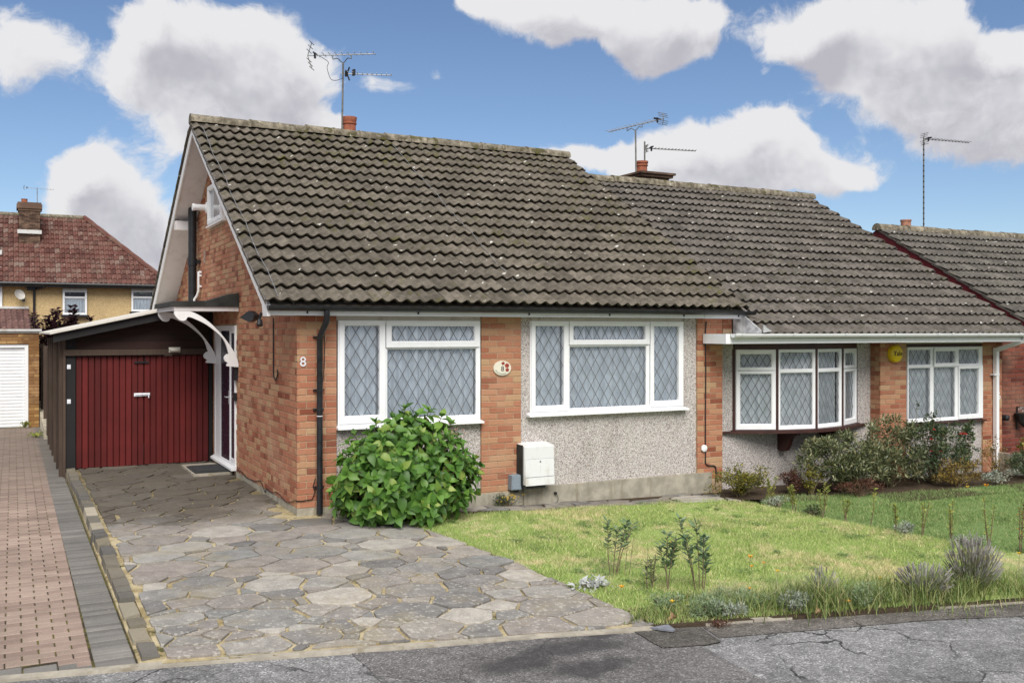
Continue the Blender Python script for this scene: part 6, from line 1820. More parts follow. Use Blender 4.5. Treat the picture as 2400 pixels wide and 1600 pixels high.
# ------------------------------------------------------------------ TV aerials
def yagi(name, a, b, label, group, n=10, el=0.26, refl=0.0, mast=None, mat_=M_ALU, tilt=0.0, forkmast=None, black=False, cable=None):
    a = Vector(a); b = Vector(b); ax = (b - a).normalized(); side = Vector((0, 0, 1)).cross(ax).normalized(); upv = ax.cross(side)
    t = thing(name, label, 'aerial', tuple(mast[0]) if mast else tuple(a), group)
    q = MB(); q.tube([a, b], 0.0095, 6); q.build('boom', mat_, t)
    q = MB()
    for i in range(n):
        p = a + (b - a) * ((i + 1.6) / (n + 0.7)); l = el * (0.5 - 0.010 * i)
        q.tube([p - side * l + upv * .012, p + side * l + upv * .012], 0.0055, 5); q.tube([p, p + upv * .014], 0.008, 5)
    q.build('elements', mat_, t)
    if refl:
        q = MB(); r0 = a
        for s in (1, -1):
            tip = r0 + upv * s * refl + ax * refl * 0.33
            q.tube([r0, tip], 0.007, 5)
            for k in (0.35, 0.68, 1.0):
                p = r0 + (tip - r0) * k; q.tube([p - side * el * .5, p + side * el * .5], 0.006, 5)
        q.build('reflector', M_BLACK if black else M_MAST, t)
    q = MB(); p = a + (b - a) * 0.11; q.tube([p - side * .09 + upv * .03, p + side * .09 + upv * .03], 0.016, 6); q.tube([p - upv * .05, p + upv * .05], 0.02, 6); q.build('dipole', M_BLACK, t)
    if mast:
        q = MB(); q.tube([mast[0], mast[1]], 0.0165, 8); q.build('mast', M_MAST, t)
    if forkmast:
        m = Vector(mast[1]); q = MB()
        f0, f1 = a + (b - a) * .38, a + (b - a) * .65
        mm = m
        q.tube(catmull([f0, f0 - upv * .07, mm + (f0 - mm) * .55 - upv * .0, mm, mm + (f1 - mm) * .55, f1 - upv * .07, f1], 4), 0.008, 5); q.build('cradle', M_MAST, t)
    if cable:
        q = MB(); q.tube(catmull(cable, 5), 0.005, 5); q.build('cable', M_BLACK, t)
    return t
yagi('tv_aerial', (1.72, 5.72, 6.825), (2.712, 5.075, 6.825), 'large cradle mounted aerial with reflector at the top of the mast over the near roof', 'aerials', 10, 0.27, 0.22, ((2.262, 5.5, 5.2), (2.285, 5.5, 6.72)), forkmast=True,
     cable=[(1.9, 5.6, 6.81), (2.02, 5.5, 6.70), (2.0, 5.5, 6.60), (2.06, 5.5, 6.42), (2.16, 5.5, 6.40), (2.27, 5.5, 6.45)])
yagi('tv_aerial', (2.252, 5.56, 6.545), (3.09, 5.265, 6.545), 'lower black and silver aerial sticking out sideways from the mast over the near roof', 'aerials', 10, 0.20, 0.0, black=True)
q = MB()
for s in (1, -1): q.tube([(2.36, 5.52, 6.545), (2.40, 5.50, 6.545 + s * .115)], 0.014, 6)
q.box(2.45, 5.44, 6.52, 2.49, 5.52, 6.62)
o = q.build('tv_aerial_reflector', M_BLACK); 
o.name = 'reflector'; par = bpy.data.objects['tv_aerial.001']; o.parent = par; o.location = -Vector(par.location)
yagi('tv_aerial', (8.525, 4.68, 6.225), (8.27, 6.25, 6.225), 'grid aerial aimed away on the taller mast over the middle roof', 'aerials', 13, 0.26, 0.11, ((8.299, 5.3, 5.1), (8.37, 5.42, 6.12)), forkmast=True)
yagi('tv_aerial', (8.58, 5.36, 5.76), (9.66, 5.13, 5.76), 'slim aerial pointing right on the short mast over the middle roof', 'aerials', 14, 0.16, 0.07, ((8.565, 5.38, 5.1), (8.565, 5.38, 5.90)), M_MAST)
yagi('tv_aerial', (16.35, 5.05, 6.61), (17.73, 4.875, 6.61), 'long thin aerial on the tall banded pole above the far right roof', 'aerials', 13, 0.24, 0.13, ((16.3, 5.0, 3.4), (16.3, 5.0, 6.63)), M_MAST)
par = bpy.data.objects['tv_aerial.004']
q = MB()
for k in range(17): q.tube([(16.3, 5.0, 4.45 + k * .125), (16.3, 5.0, 4.475 + k * .125)], 0.020, 8)
o = q.build('mast_bands', M_BLACK); o.parent = par; o.location = -Vector(par.location)
bpy.data.objects['tv_aerial.004'].children[-1]
yagi('tv_aerial', (-2.2, FY + 3, 8.9), (-0.9, FY + 2.8, 8.85), 'very thin aerial above the chimney of the distant house', 'aerials', 9, 0.2, 0.1, ((-1.62, FY + 2.6, 8.0), (-1.62, FY + 2.9, 8.9)), M_ALU)
for i in range(5): pass
# ------------------------------------------------------------------ plants
def unit(a): return a / (np.linalg.norm(a, axis=-1, keepdims=True) + 1e-9)
def leaves_arrays(P, dirs, ups, ln, wd, fold=0.25, droop=0.2):
    """simple folded pointed leaves: 5 verts, 4 tris each"""
    dirs = unit(dirs); side = unit(np.cross(dirs, ups)); up = np.cross(side, dirs)
    ln = np.asarray(ln)[:, None]; wd = np.asarray(wd)[:, None]
    b = P; m = P + dirs * ln * .45 - up * wd * fold
    l = P + dirs * ln * .42 - side * wd * .5; r = P + dirs * ln * .42 + side * wd * .5
    t = P + dirs * ln - up * ln * droop
    V = np.stack([b, l, m, r, t], 1).reshape(-1, 3)
    n = len(P); k = np.arange(n)[:, None] * 5
    F = np.concatenate([k + np.array([[0, 2, 1]]), k + np.array([[0, 3, 2]]), k + np.array([[1, 2, 4]]), k + np.array([[2, 3, 4]])], 0)
    return V, F
def foliage(name, P, dirs, ups, ln, wd, matl, parent, **kw):
    V, F = leaves_arrays(P, dirs, ups, ln, wd, **kw)
    return np_mesh(name, V, F, matl, parent)

def shrub(name, label, cat, c, size, n, leaf, matl, seed, stems=8, clumps=14, group=None, stemmat=None, spread=0.30, upright=0.5, ground=None, lo=0.22):
    """uneven shrub: stems fanning out of the base carry leaf clumps of different size; gaps between"""
    rs = np.random.RandomState(seed)
    x, y = c; z0 = float(gz(x, y)) if ground is None else ground
    t = thing(name, label, cat, (x, y, z0), group, local=True)
    W, Dp, H = size
    tips = []
    sb = MB()
    for i in range(clumps):
        a = rs.uniform(0, 2 * pi); r = sqrt(rs.uniform(0, 1)) * 0.85
        tx, ty = cos(a) * r * W / 2, sin(a) * r * Dp / 2
        tz = H * (1 - 0.45 * r * r) * rs.uniform(lo, 1.0) ** 0.8
        tips.append((tx, ty, tz))
        if i < stems * 2:
            sb.tube(catmull([(tx * .12, ty * .12, -0.02), (tx * .45, ty * .45, tz * .5), (tx, ty, tz)], 3), [0.008, 0.007, 0.006, 0.006, 0.005, 0.004, 0.003], 4)
    sb.build('stems', stemmat or M_STEM, t, fix=False)
    per = n // clumps
    P = []; Dn = []; U = []
    for (tx, ty, tz) in tips:
        k = int(per * rs.uniform(0.6, 1.4))
        s = spread * rs.uniform(0.6, 1.25)
        q = rs.normal(0, 1, (k, 3)); q = unit(q) * (rs.uniform(0.1, 1, (k, 1)) ** 0.5)
        pp = np.array([tx, ty, tz]) + q * np.array([s * W * .5, s * Dp * .5, s * H * .55])
        # some leaves follow the stem down
        m = rs.uniform(0, 1, k) < 0.25
        f = rs.uniform(0.15, 1, k)[:, None]
        pp[m] = (np.array([tx, ty, tz]) * f + rs.normal(0, .02, (k, 3)))[m]
        P.append(pp); dd = q + np.array([0, 0, upright]) + rs.normal(0, 0.4, (k, 3)); Dn.append(dd); U.append(rs.normal(0, 0.5, (k, 3)) + np.array([0, 0, 1.0]))
    P = np.concatenate(P); Dn = np.concatenate(Dn); U = np.concatenate(U)
    P[:, 2] = np.maximum(P[:, 2], 0.015)
    ln = leaf[0] * rs.uniform(0.6, 1.25, len(P)); wd = leaf[1] * rs.uniform(0.7, 1.2, len(P))
    foliage('foliage', P, Dn, U, ln, wd, matl, t)
    return t, tips

def flower_mesh(b, c, r, matl_i=0, kind='cup', n=5, rs=rng):
    c = Vector(c)
    a0 = rs.uniform(0, 6)
    for k in range(n):
        a = a0 + 2 * pi * k / n; a2 = a + 2 * pi / n * 0.62; am = (a + a2) / 2
        if kind == 'cup':
            b.add([c, c + Vector((cos(a) * r * .75, sin(a) * r * .75, r * .75)), c + Vector((cos(am) * r * 1.05, sin(am) * r * 1.05, r * 1.0)), c + Vector((cos(a2) * r * .75, sin(a2) * r * .75, r * .75))], [(0, 1, 2, 3)])
        else:
            for q, h in ((1.0, 0.25), (0.72, 0.6), (0.42, 0.85)):
                b.add([c, c + Vector((cos(a) * r * q, sin(a) * r * q, r * h * .5)), c + Vector((cos(am) * r * q * 1.15, sin(am) * r * q * 1.15, r * h)), c + Vector((cos(a2) * r * q, sin(a2) * r * q, r * h * .5))], [(0, 1, 2, 3)])

# ---- hydrangea: whorls of big leaves on a dome of shoots
hy = thing('hydrangea_bush', 'big domed green hydrangea growing by the corner under the left window', 'shrub', (1.05, -0.62, -0.04))
rh = np.random.RandomState(77)
def big_leaf(name):
    vs = []; fs = []
    T = [(0.0, 0.03, 0.0), (0.15, 0.27, 0.0), (0.38, 0.46, -0.02), (0.60, 0.40, -0.07), (0.81, 0.18, -0.15), (1.0, 0.0, -0.26)]
    for (t, w, z) in T:
        vs += [(-w * .62, t, z + w * 0.16), (0, t, z - 0.01), (w * .62, t, z + w * .16)]
    for i in range(5):
        a = i * 3
        fs += [(a, a + 1, a + 4, a + 3), (a + 1, a + 2, a + 5, a + 4)]
    b = MB(); b.add(vs, fs); me = b.mesh(name); me.materials.append(M_HYD)
    me.polygons.foreach_set('use_smooth', [True] * len(me.polygons))
    return me
lf_me = big_leaf('leaf')
CX, CY, RX, RYY, HH = 1.07, -0.60, 0.80, 0.44, 1.06
PROF = ([0, .06, .18, .32, .5, .68, .84, .94, 1.0], [.72, .86, .97, 1.0, .97, .84, .60, .36, .08])
shoots = []
tries = 0
while len(shoots) < 330 and tries < 40000:
    tries += 1
    h = rh.uniform(0.04, 1.0); a = rh.uniform(0, 2 * pi)
    r = float(np.interp(h, *PROF))
    wob = 1 + 0.10 * sin(a * 3 + h * 4) + 0.08 * sin(a * 7 - h * 9) + rh.normal(0, .055)
    k = rh.choice([1.0, 1.0, 1.0, 0.86, 0.7])
    dr_ = float(np.interp(h - .06, *PROF) - np.interp(h + .06, *PROF))
    n = unit(np.array([cos(a) / RX, sin(a) / RYY, 0.25 + 3.2 * max(dr_, -.1)]))
    p = np.array([CX + cos(a) * r * RX * wob * k, CY + sin(a) * r * RYY * wob * k, h * HH * (k if h > .6 else 1) * (1 + 0.04 * sin(a * 5))])
    if p[1] > -0.05: continue
    if any(np.linalg.norm(p - q[0]) < 0.098 for q in shoots): continue
    shoots.append((p, n))
# a few shoots stand up above the dome as in the photo
for (x, z) in ((1.06, 1.20), (1.10, 1.13), (1.34, 1.17), (1.47, 1.10), (0.72, 1.06), (1.62, 1.0), (0.92, 1.10), (1.2, 1.12), (0.5, 0.92), (1.72, 0.86), (0.36, 0.74)):
    shoots.append((np.array([x, -0.60 + rh.uniform(-.1, .1), z]), unit(np.array([(x - CX) * .5, -0.25, 1.0]))))
sb = MB()
leafitems = []
for (p, n) in shoots:
    base = np.array([CX + (p[0] - CX) * .22, CY + (p[1] - CY) * .25, 0.0])
    midp = base + (p - base) * 0.55 + np.array([0, 0, 0.10])
    sb.tube([tuple(base), tuple(midp), tuple(p)], [0.008, 0.006, 0.004], 4)
    n = unit(n + np.array([0, -0.12, 0.35]))
    ref = np.array([0, 0, 1.0]) if abs(n[2]) < .9 else np.array([1.0, 0, 0])
    e1 = unit(np.cross(n, ref)); e2 = np.cross(n, e1)
    ph = rh.uniform(0, 6.28); scale = rh.uniform(0.85, 1.15)
    for pair in range(4):
        el = (100, 76, 46, 22)[pair] + rh.uniform(-9, 9)
        L = (0.165, 0.152, 0.118, 0.070)[pair] * scale * rh.uniform(0.70, 1.2)
        q = p - n * (0.060, 0.028, 0.006, 0.0)[pair]
        for h in (0, 1):
            a = ph + pair * pi / 2 + h * pi + rh.uniform(-.22, .22)
            rad = e1 * cos(a) + e2 * sin(a)
            d = unit(rad * sin(radians(el)) + n * cos(radians(el)) + np.array([0, 0, -0.18 if pair < 2 else 0]))
            up = unit(n * sin(radians(el)) - rad * cos(radians(el)) + rh.normal(0, .12, 3))
            up = unit(up - d * (up @ d)); sx = np.cross(d, up)
            M = Matrix(((sx[0] * L, d[0] * L, up[0] * L, q[0]), (sx[1] * L, d[1] * L, up[1] * L, q[1]), (sx[2] * L, d[2] * L, up[2] * L, q[2]), (0, 0, 0, 1)))
            c = q + d * L * .5
            v = CAM - c; dist = np.linalg.norm(v)
            depth = (v / dist) @ (c - np.array([CX, CY, 0.5]))
            leafitems.append(('leaf', lf_me, M, depth + L * 2))
stems_h = sb.build('stems', M_STEM, hy, fix=False)
place_many(leafitems, stems_h, 300, 'leaves', M_HYD)
sb = MB()
for k in range(26):
    flower_mesh(sb, (1.60 + rh.normal(0, .07), -0.66 + rh.normal(0, .04), 0.90 + rh.normal(0, .055)), 0.022, kind='cup', n=4)
sb.build('faded_flowers', M_PINKPETAL, hy, fix=False)

# ---- dark shrub, roses and companions in the bed next door
shrub('evergreen_shrub', 'dense dark evergreen shrub under the bow window of the neighbouring bungalow', 'shrub', (7.80, -0.62), (1.75, 0.8, 0.86), 6000, (0.075, 0.024), M_EVER, 11, clumps=60, spread=0.20)
shrub('evergreen_shrub', 'tall upright dark shrub against the brick pier between the neighbour windows', 'shrub', (8.85, -0.52), (1.25, 0.75, 1.02), 3900, (0.075, 0.024), M_EVER, 12, clumps=44, spread=0.20, upright=0.8)
rb, tips = shrub('rose_bush', 'straggly rose bush with one large red bloom beneath the square window', 'rose bush', (9.85, -0.52), (1.9, 0.75, 1.00), 3800, (0.052, 0.030), M_ROSELEAF, 13, clumps=60, stems=30, spread=0.15)
sb = MB()
flower_mesh(sb, (10.62 - 9.85, -0.3 + .40, 0.42 + 0.27), 0.062, kind='rose', n=7)
for k in range(7):
    flower_mesh(sb, (nrs.uniform(-.75, .4), nrs.uniform(-.3, .1), nrs.uniform(.5, .85)), 0.024, kind='rose', n=5)
sb.build('red_flowers', M_REDPETAL, rb, fix=False)
cl, tips = shrub('climbing_rose', 'thin climbing rose stems with dark leaves at the right of the square window wall', 'rose bush', (10.95, -0.22), (0.55, 0.25, 0.95), 320, (0.065, 0.045), M_ROSELEAF, 14, clumps=14, stems=8, spread=0.14)
shrub('climbing_rose', 'wispy rose shoots reaching up in front of the left edge of the square window', 'rose bush', (9.78, -0.18), (0.42, 0.25, 1.25), 260, (0.050, 0.030), M_ROSELEAF, 15, clumps=16, stems=8, spread=0.14)
shrub('yellow_flowering_shrub', 'small yellow flecked shrub at the foot of the pier between the two bungalows', 'shrub', (6.08, -0.38), (1.05, 0.55, 0.46), 3400, (0.034, 0.020), M_YELLOWLEAF, 16, clumps=26, spread=0.30)
shrub('golden_plant', 'golden brown autumn plant low in front of the rose bush', 'plant', (9.95, -0.82), (1.15, 0.4, 0.46), 2200, (0.045, 0.016), M_GOLDLEAF, 17, clumps=22, spread=0.25)
shrub('bronze_plant', 'rusty bronze low plant left of the evergreen shrub', 'plant', (6.95, -0.50), (0.55, 0.3, 0.34), 1300, (0.040, 0.013), M_BRONZE, 18, clumps=14, spread=0.3)
shrub('golden_plant', 'yellow green leggy plant just right of the bronze plant', 'plant', (7.12, -0.66), (0.42, 0.3, 0.42), 800, (0.036, 0.020), M_YELLOWLEAF, 19, clumps=14, spread=0.22)
shrub('bronze_plant', 'dark red brown twiggy plant at the foot of the evergreen shrub', 'plant', (7.72, -1.0), (1.1, 0.3, 0.24), 1300, (0.05, 0.010), M_BRONZE, 20, clumps=18, spread=0.25)
shrub('marigold_clump', 'bushy green clump with yellow flowers round the foot of the white downpipe', 'plant', (11.75, -0.75), (1.1, 0.5, 0.46), 2600, (0.045, 0.020), M_ROSELEAF, 21, clumps=24, spread=0.25)
shrub('marigold_clump', 'mixed low green plants at the far right end of the bed', 'plant', (12.9, -0.85), (1.3, 0.5, 0.36), 2200, (0.045, 0.020), M_ROSELEAF, 22, clumps=22, spread=0.25)
shrub('golden_plant', 'dry brown shrub behind the yellow flowered clump at the right end of the bed', 'plant', (11.45, -0.40), (0.7, 0.4, 0.62), 700, (0.04, 0.016), M_GOLDLEAF, 23, clumps=18, spread=0.25)
shrub('grey_leaved_plant', 'low grey green carpet plant under the golden plant', 'plant', (10.75, -0.95), (0.8, 0.3, 0.22), 600, (0.035, 0.016), M_SILVER, 24, clumps=16, spread=0.3)
yt, tips = shrub('rock_plant', 'tiny tuft with yellow flowers at the foot of the brick pier below the grey box', 'plant', (2.62, -0.10), (0.40, 0.20, 0.17), 420, (0.040, 0.010), M_ROSELEAF, 25, clumps=14, spread=0.3)
sb = MB()
for k in range(34): flower_mesh(sb, (nrs.normal(0, .08), nrs.normal(-.05, .03), 0.10 + nrs.uniform(-.03, .06)), 0.013)
sb.build('yellow_flowers', M_YELPETAL, yt, fix=False)
for nm, (px_, py_), ht, col in (('marigold', (11.55, -1.05), .33, M_YELPETAL), ('marigold', (11.9, -1.0), .38, M_YELPETAL), ('marigold', (12.15, -.8), .40, M_YELPETAL), ('marigold', (9.6, -1.28), .09, M_ORANGE)):
    pass
geraniums = []
for i, (gx, gy, gh) in enumerate(((12.30, -0.28, 0.30), (12.22, -0.40, 0.10))):
    tt, tips = shrub('geranium', ['taller red geranium rising out of the stone trough', 'red geranium trailing over the front of the stone trough'][i], 'plant', (gx, gy), (0.24, 0.2, gh), 60, (0.06, 0.05), M_YELLOWLEAF, 40 + i, clumps=6, stems=3, ground=-0.06 if i == 0 else -0.22, group='geraniums in the trough')
    sb = MB(); flower_mesh(sb, (0.10, -0.04, gh * .85), 0.062, kind='rose', n=7); flower_mesh(sb, (0.14, -0.02, gh * .8), 0.05, kind='rose', n=6); sb.build('red_flowers', M_REDPETAL, tt, fix=False)
sb = MB()
for k in range(16): flower_mesh(sb, (12.72 + nrs.normal(0, .06), -0.04 + nrs.normal(0, .04), 0.70 + nrs.normal(0, .02)), 0.030, kind='cup')
tag(sb.build('white_flowers', M_WHITEPETAL, fix=False), 'bunch of white flowers in the dark wall basket', 'flowers')

# ---- upright saplings
def sapling(name, label, cat, x, y, h, stems, leaf, nleaf, matl, seed, start=0.35, group=None, lean=0.25, arr=None):
    rs = np.random.RandomState(seed)
    z0 = float(gz(x, y)) - 0.01
    t = thing(name, label, cat, (x, y, z0), group, local=True)
    sb = MB(); P = []; Dn = []; U = []
    for s in range(stems):
        if arr: dx, hh, bx = arr[s]
        else: dx, hh, bx = rs.uniform(-lean, lean) * h, h * rs.uniform(.75, 1.0), rs.uniform(-.04, .04)
        dy = rs.uniform(-.08, .08) * h
        pts = catmull([(bx, 0, 0), (bx + dx * .35 + rs.uniform(-.015, .015), dy * .4, hh * .4), (bx + dx * .7, dy * .8, hh * .75), (bx + dx, dy, hh)], 4)
        sb.tube(pts, [0.0062 - 0.0038 * i / (len(pts) - 1) for i in range(len(pts))], 5)
        A = np.array(pts)
        for k in range(nleaf):
            f = start + (1 - start) * (k + rs.uniform(0, .5)) / nleaf
            i = min(int(f * (len(A) - 1)), len(A) - 2); w = f * (len(A) - 1) - i
            p = A[i] * (1 - w) + A[i + 1] * w
            a = k * 2.4 + rs.uniform(-.4, .4)
            for h2 in (0, pi):
                P.append(p); Dn.append((cos(a + h2), sin(a + h2), 0.75 + rs.uniform(-.35, .35))); U.append((0, 0, 1))
    sb.build('stems', M_STEM, t, fix=False)
    P = np.array(P); n = len(P)
    foliage('foliage', P, np.array(Dn), np.array(U, float) + rs.normal(0, .3, (n, 3)), leaf[0] * rs.uniform(.6, 1.2, n), leaf[1] * rs.uniform(.7, 1.2, n), matl, t, fold=0.2, droop=0.12)
    return t
sapling('laurel_sapling', 'leafy three stemmed sapling nearest the drive at the front of the lawn', 'sapling', 1.98, -3.42, 0.5, 4, (0.085, 0.034), 11, M_SAPLEAF, 51, 0.42, arr=[(-.03, .52, -.03), (.05, .44, 0.0), (.11, .50, .02), (.20, .46, .03)])
sapling('laurel_sapling', 'leafy single trunk sapling in the middle of the three at the front', 'sapling', 2.17, -3.98, 0.5, 4, (0.080, 0.034), 11, M_SAPLEAF, 52, 0.40, arr=[(.01, .50, 0), (.06, .46, 0), (-.06, .40, 0), (.10, .38, 0)])
sapling('laurel_sapling', 'tallest leafy sapling, rightmost of the three at the front of the lawn', 'sapling', 2.40, -4.10, 0.65, 5, (0.088, 0.036), 12, M_SAPLEAF, 53, 0.40, arr=[(-.16, .66, -.02), (-.12, .50, -.03), (-.06, .60, .02), (.0, .48, .05), (.06, .30, .06)])
sapling('laurel_sapling', 'short dark feathery sapling between the left and middle front saplings', 'sapling', 2.03, -3.92, 0.30, 3, (0.06, 0.018), 12, M_EVER, 54, 0.2)
t = MB()
for (x, y, h, l) in ((2.08, -3.45, .44, .05), (2.13, -3.45, .36, .05), (2.20, -3.62, .30, .02)): t.tube([(x, y, float(gz(x, y))), (x + l * .5, y, float(gz(x, y)) + h * .5), (x + l, y, float(gz(x, y)) + h)], [.0035, .003, .002], 4)
tag(t.build('dry_stalks', M_STEM), 'bare brown stalks standing in the lawn between the front saplings', 'stalks')
ROW = [(5.94, -2.05, .40), (6.17, -2.55, .50), (5.95, -1.55, .34), (6.02, -1.05, .30), (6.25, -3.25, .38), (6.36, -3.55, .44), (6.49, -3.92, .50), (6.66, -4.15, .46), (6.24, -2.88, .34), (6.06, -2.30, .28)]
labs = ['second tallest privet shoot in the dividing row, left of its middle', 'tallest single stemmed privet in the dividing row between the lawns', 'yellowish privet shoot near the house end of the dividing row', 'small privet shoot closest to the house in the dividing row', 'thin sparse privet right of the dividing row middle', 'twiggy privet shoot third from the front of the dividing row', 'branching privet second from the front of the dividing row', 'reddish privet at the front right end of the dividing row', 'faint low privet just right of the tallest one', 'short twiggy privet just left of the tallest one']
for i, (x, y, h) in enumerate(ROW):
    sapling('privet_shoot', labs[i], 'sapling', x, y, h + .06, 1 if i == 1 else 3, (0.050, 0.024), 14 if i < 4 else 9, M_GOLDLEAF if i in (7,) else M_LIMELEAF, 60 + i, 0.25, 'privet shoots along the line between the lawns', lean=0.22)
# the dip in the turf along the dividing row is planted with grey creeping tufts
for i, (x, y, w) in enumerate(((6.05, -1.15, .5), (6.35, -3.75, .55), (6.75, -4.35, .5), (6.02, -1.85, .3), (6.22, -3.05, .35))):
    shrub('grey_leaved_plant', ['grey creeping tuft at the house end of the dividing row', 'grey creeping tuft low in the front half of the dividing row', 'silvery tuft at the front right end of the dividing row', 'small green tuft along the dividing row under the second privet', 'small grey tuft along the dividing row past the tallest privet'][i], 'plant', (x, y), (w, .25, .12), 420, (0.030, 0.012), M_SILVER if i != 3 else M_ROSELEAF, 80 + i, clumps=14, spread=.35)

# ---- front border: feathery clumps, lavender, grass tufts, poppies
def tuft(label, x, y, w, h, n, seed, matl=M_TUFT, name='grass_tuft', group='long grass tufts in the front border', bw=0.0035):
    rs = np.random.RandomState(seed)
    z0 = float(gz(x, y)) - .005
    t = thing(name, label, 'grass tuft', (x, y, z0), group, local=True)
    b = rs.normal(0, 1, (n, 2)) * np.array([w * .28, w * .16])
    a = rs.uniform(0, 2 * pi, n); H = h * rs.uniform(.3, 1.1, n); lean = H * rs.uniform(.15, 1.3, n)
    d = np.stack([np.cos(a), np.sin(a)], 1)
    s = np.stack([-np.sin(a), np.cos(a)], 1) * bw
    z = np.zeros(n)
    p0 = np.column_stack([b - s, z]); p1 = np.column_stack([b + s, z])
    m = b + d * (lean * .35)[:, None]
    p2 = np.column_stack([m - s * .8, H * .62]); p3 = np.column_stack([m + s * .8, H * .62])
    e = b + d * lean[:, None]; p4 = np.column_stack([e, H])
    V = np.stack([p0, p1, p2, p3, p4], 1).reshape(-1, 3)
    k = np.arange(n)[:, None] * 5
    F = np.concatenate([k + np.array([[0, 1, 3]]), k + np.array([[0, 3, 2]]), k + np.array([[2, 3, 4]])])
    np_mesh('blades', V, F, matl, t)
    return t
def fe_(x, o=0.1): return road_edge(x) + o
tl = ['behind the drive corner', 'between the two silvery clumps', 'right of the pale silvery mound', 'in the middle of the front border', 'beside the dead leaf', 'under the faded lavender', 'left of the big lavender', 'right of the big lavender', 'at the right edge of the picture', 'at the pavement edge past the lavenders']
for i, (x, w, h, n) in enumerate(((1.62, .40, .12, 260), (2.25, .45, .17, 320), (2.62, .4, .16, 260), (3.05, .75, .26, 700), (3.55, .55, .16, 360), (4.0, .60, .22, 420), (4.42, .35, .22, 260), (5.0, .75, .15, 420), (5.75, .8, .15, 360), (4.15, .9, .08, 300))):
    tuft('long grass tuft ' + tl[i], x, fe_(x, 0.20 if i < 9 else 0.07), w, h, n, 100 + i)
for i, (x, o, w, h, n, mt_) in enumerate(((1.78, .40, .36, .13, 700, M_SILVERGREEN), (1.98, .16, .40, .17, 1100, M_SILVERGREEN), (2.15, .13, .30, .14, 800, M_SILVER), (2.48, .30, .36, .15, 800, M_SILVERGREEN), (2.72, .13, .24, .16, 700, M_SILVER), (3.38, .14, .45, .18, 900, M_SILVERGREEN), (2.35, .5, .4, .10, 600, M_SILVERGREEN), (5.35, .22, .5, .12, 600, M_SILVERGREEN), (2.9, .45, .5, .10, 600, M_SILVERGREEN))):
    shrub('feathery_clump', ['soft grey green feathery clump behind the drive corner', 'largest pale green feathery clump at the drive corner', 'silver grey feathery clump at the left end of the concrete edging', 'low feathery clump behind the concrete edging', 'bright silver mound spilling over the concrete edging', 'grey green feathery clump mid way along the front border', 'thin feathery growth below the tallest front sapling', 'low feathery clump right of the big lavender', 'thin feathery growth behind the silver mound'][i], 'plant', (x, fe_(x, o)), (w, .26, h), n, (0.040, 0.0075), mt_, 120 + i, clumps=16, stems=4, spread=.34, group=None)
ex = ['pale wispy tuft behind the silver mound', 'pale wispy tuft behind the dead leaf', 'tall wispy tuft left of the faded lavender', 'wispy tuft between the two lavenders', 'wispy tuft behind the big lavender', 'wispy tuft by the tallest front sapling', 'low wispy tuft by the middle front sapling', 'wispy tuft at the right edge behind the dry lavender']
for i, (x, o, w, h, n) in enumerate(((2.75, .42, .5, .20, 260), (3.1, .50, .55, .22, 300), (3.75, .40, .55, .26, 320), (4.36, .42, .4, .26, 240), (4.95, .50, .5, .22, 260), (2.45, .55, .45, .16, 240), (2.12, .62, .4, .12, 200), (5.6, .55, .6, .20, 260))):
    tuft(ex[i], x, fe_(x, o), w, h, n, 190 + i, M_DRYTUFT if i % 2 else M_TUFT, bw=0.0026)
def lavender(label, x, y, w, h, n, seed):
    rs = np.random.RandomState(seed)
    z0 = float(gz(x, y)) - .01
    t = thing('lavender_bush', label, 'lavender', (x, y, z0), None, local=True)
    a = rs.uniform(0, 2 * pi, n); r = np.sqrt(rs.uniform(0, 1, n))
    d = np.stack([np.cos(a) * r * w * .5, np.sin(a) * r * w * .35, h * (1 - .35 * r ** 2) * rs.uniform(.42, 1.08, n)], 1) + rs.normal(0, .02, (n, 3))
    b = np.stack([np.cos(a) * r * w * .10, np.sin(a) * r * w * .08, np.zeros(n)], 1)
    def ribbon(p, q, wd):
        s = np.stack([rs.normal(0, 1, len(p)), rs.normal(0, 1, len(p)), np.zeros(len(p))], 1); s = unit(s) * wd
        V = np.stack([p - s, p + s, q + s * .7, q - s * .7], 1).reshape(-1, 3)
        F = np.arange(4 * len(p)).reshape(-1, 4)
        return V, F
    V, F = ribbon(b, d, .0022); np_mesh('stems', V, F, M_LAVSTEM, t)
    u = unit(d - b); hl = rs.uniform(.03, .06, n)[:, None]
    V1, F1 = ribbon(d - u * hl, d + u * .008, .0062); V2, F2 = ribbon(d - u * hl, d + u * .008, .0062)
    np_mesh('flower_spikes', np.concatenate([V1, V2]), np.concatenate([F1, F2 + len(V1)]), M_LAV, t)
    k = n * 2
    i = rs.randint(0, n, k); f = rs.uniform(.15, .75, k)[:, None]
    P = b[i] * (1 - f) + d[i] * f
    foliage('foliage', P, u[i] + rs.normal(0, .4, (k, 3)), rs.normal(0, 1, (k, 3)), rs.uniform(.02, .045, k), np.full(k, .006), M_SILVERGREEN, t)
lavender('large dry grey lavender bush at the front right of the lawn', 4.66, fe_(4.66, .36), .60, .50, 460, 141)
lavender('smaller faded lavender bush left of the large one', 4.10, fe_(4.10, .30), .60, .30, 260, 142)
lavender('sparse lavender sprigs in the middle of the front border', 3.22, fe_(3.22, .40), .40, .28, 90, 143)
lavender('dry lavender at the right edge of the picture', 5.65, fe_(5.65, .42), .45, .28, 200, 144)
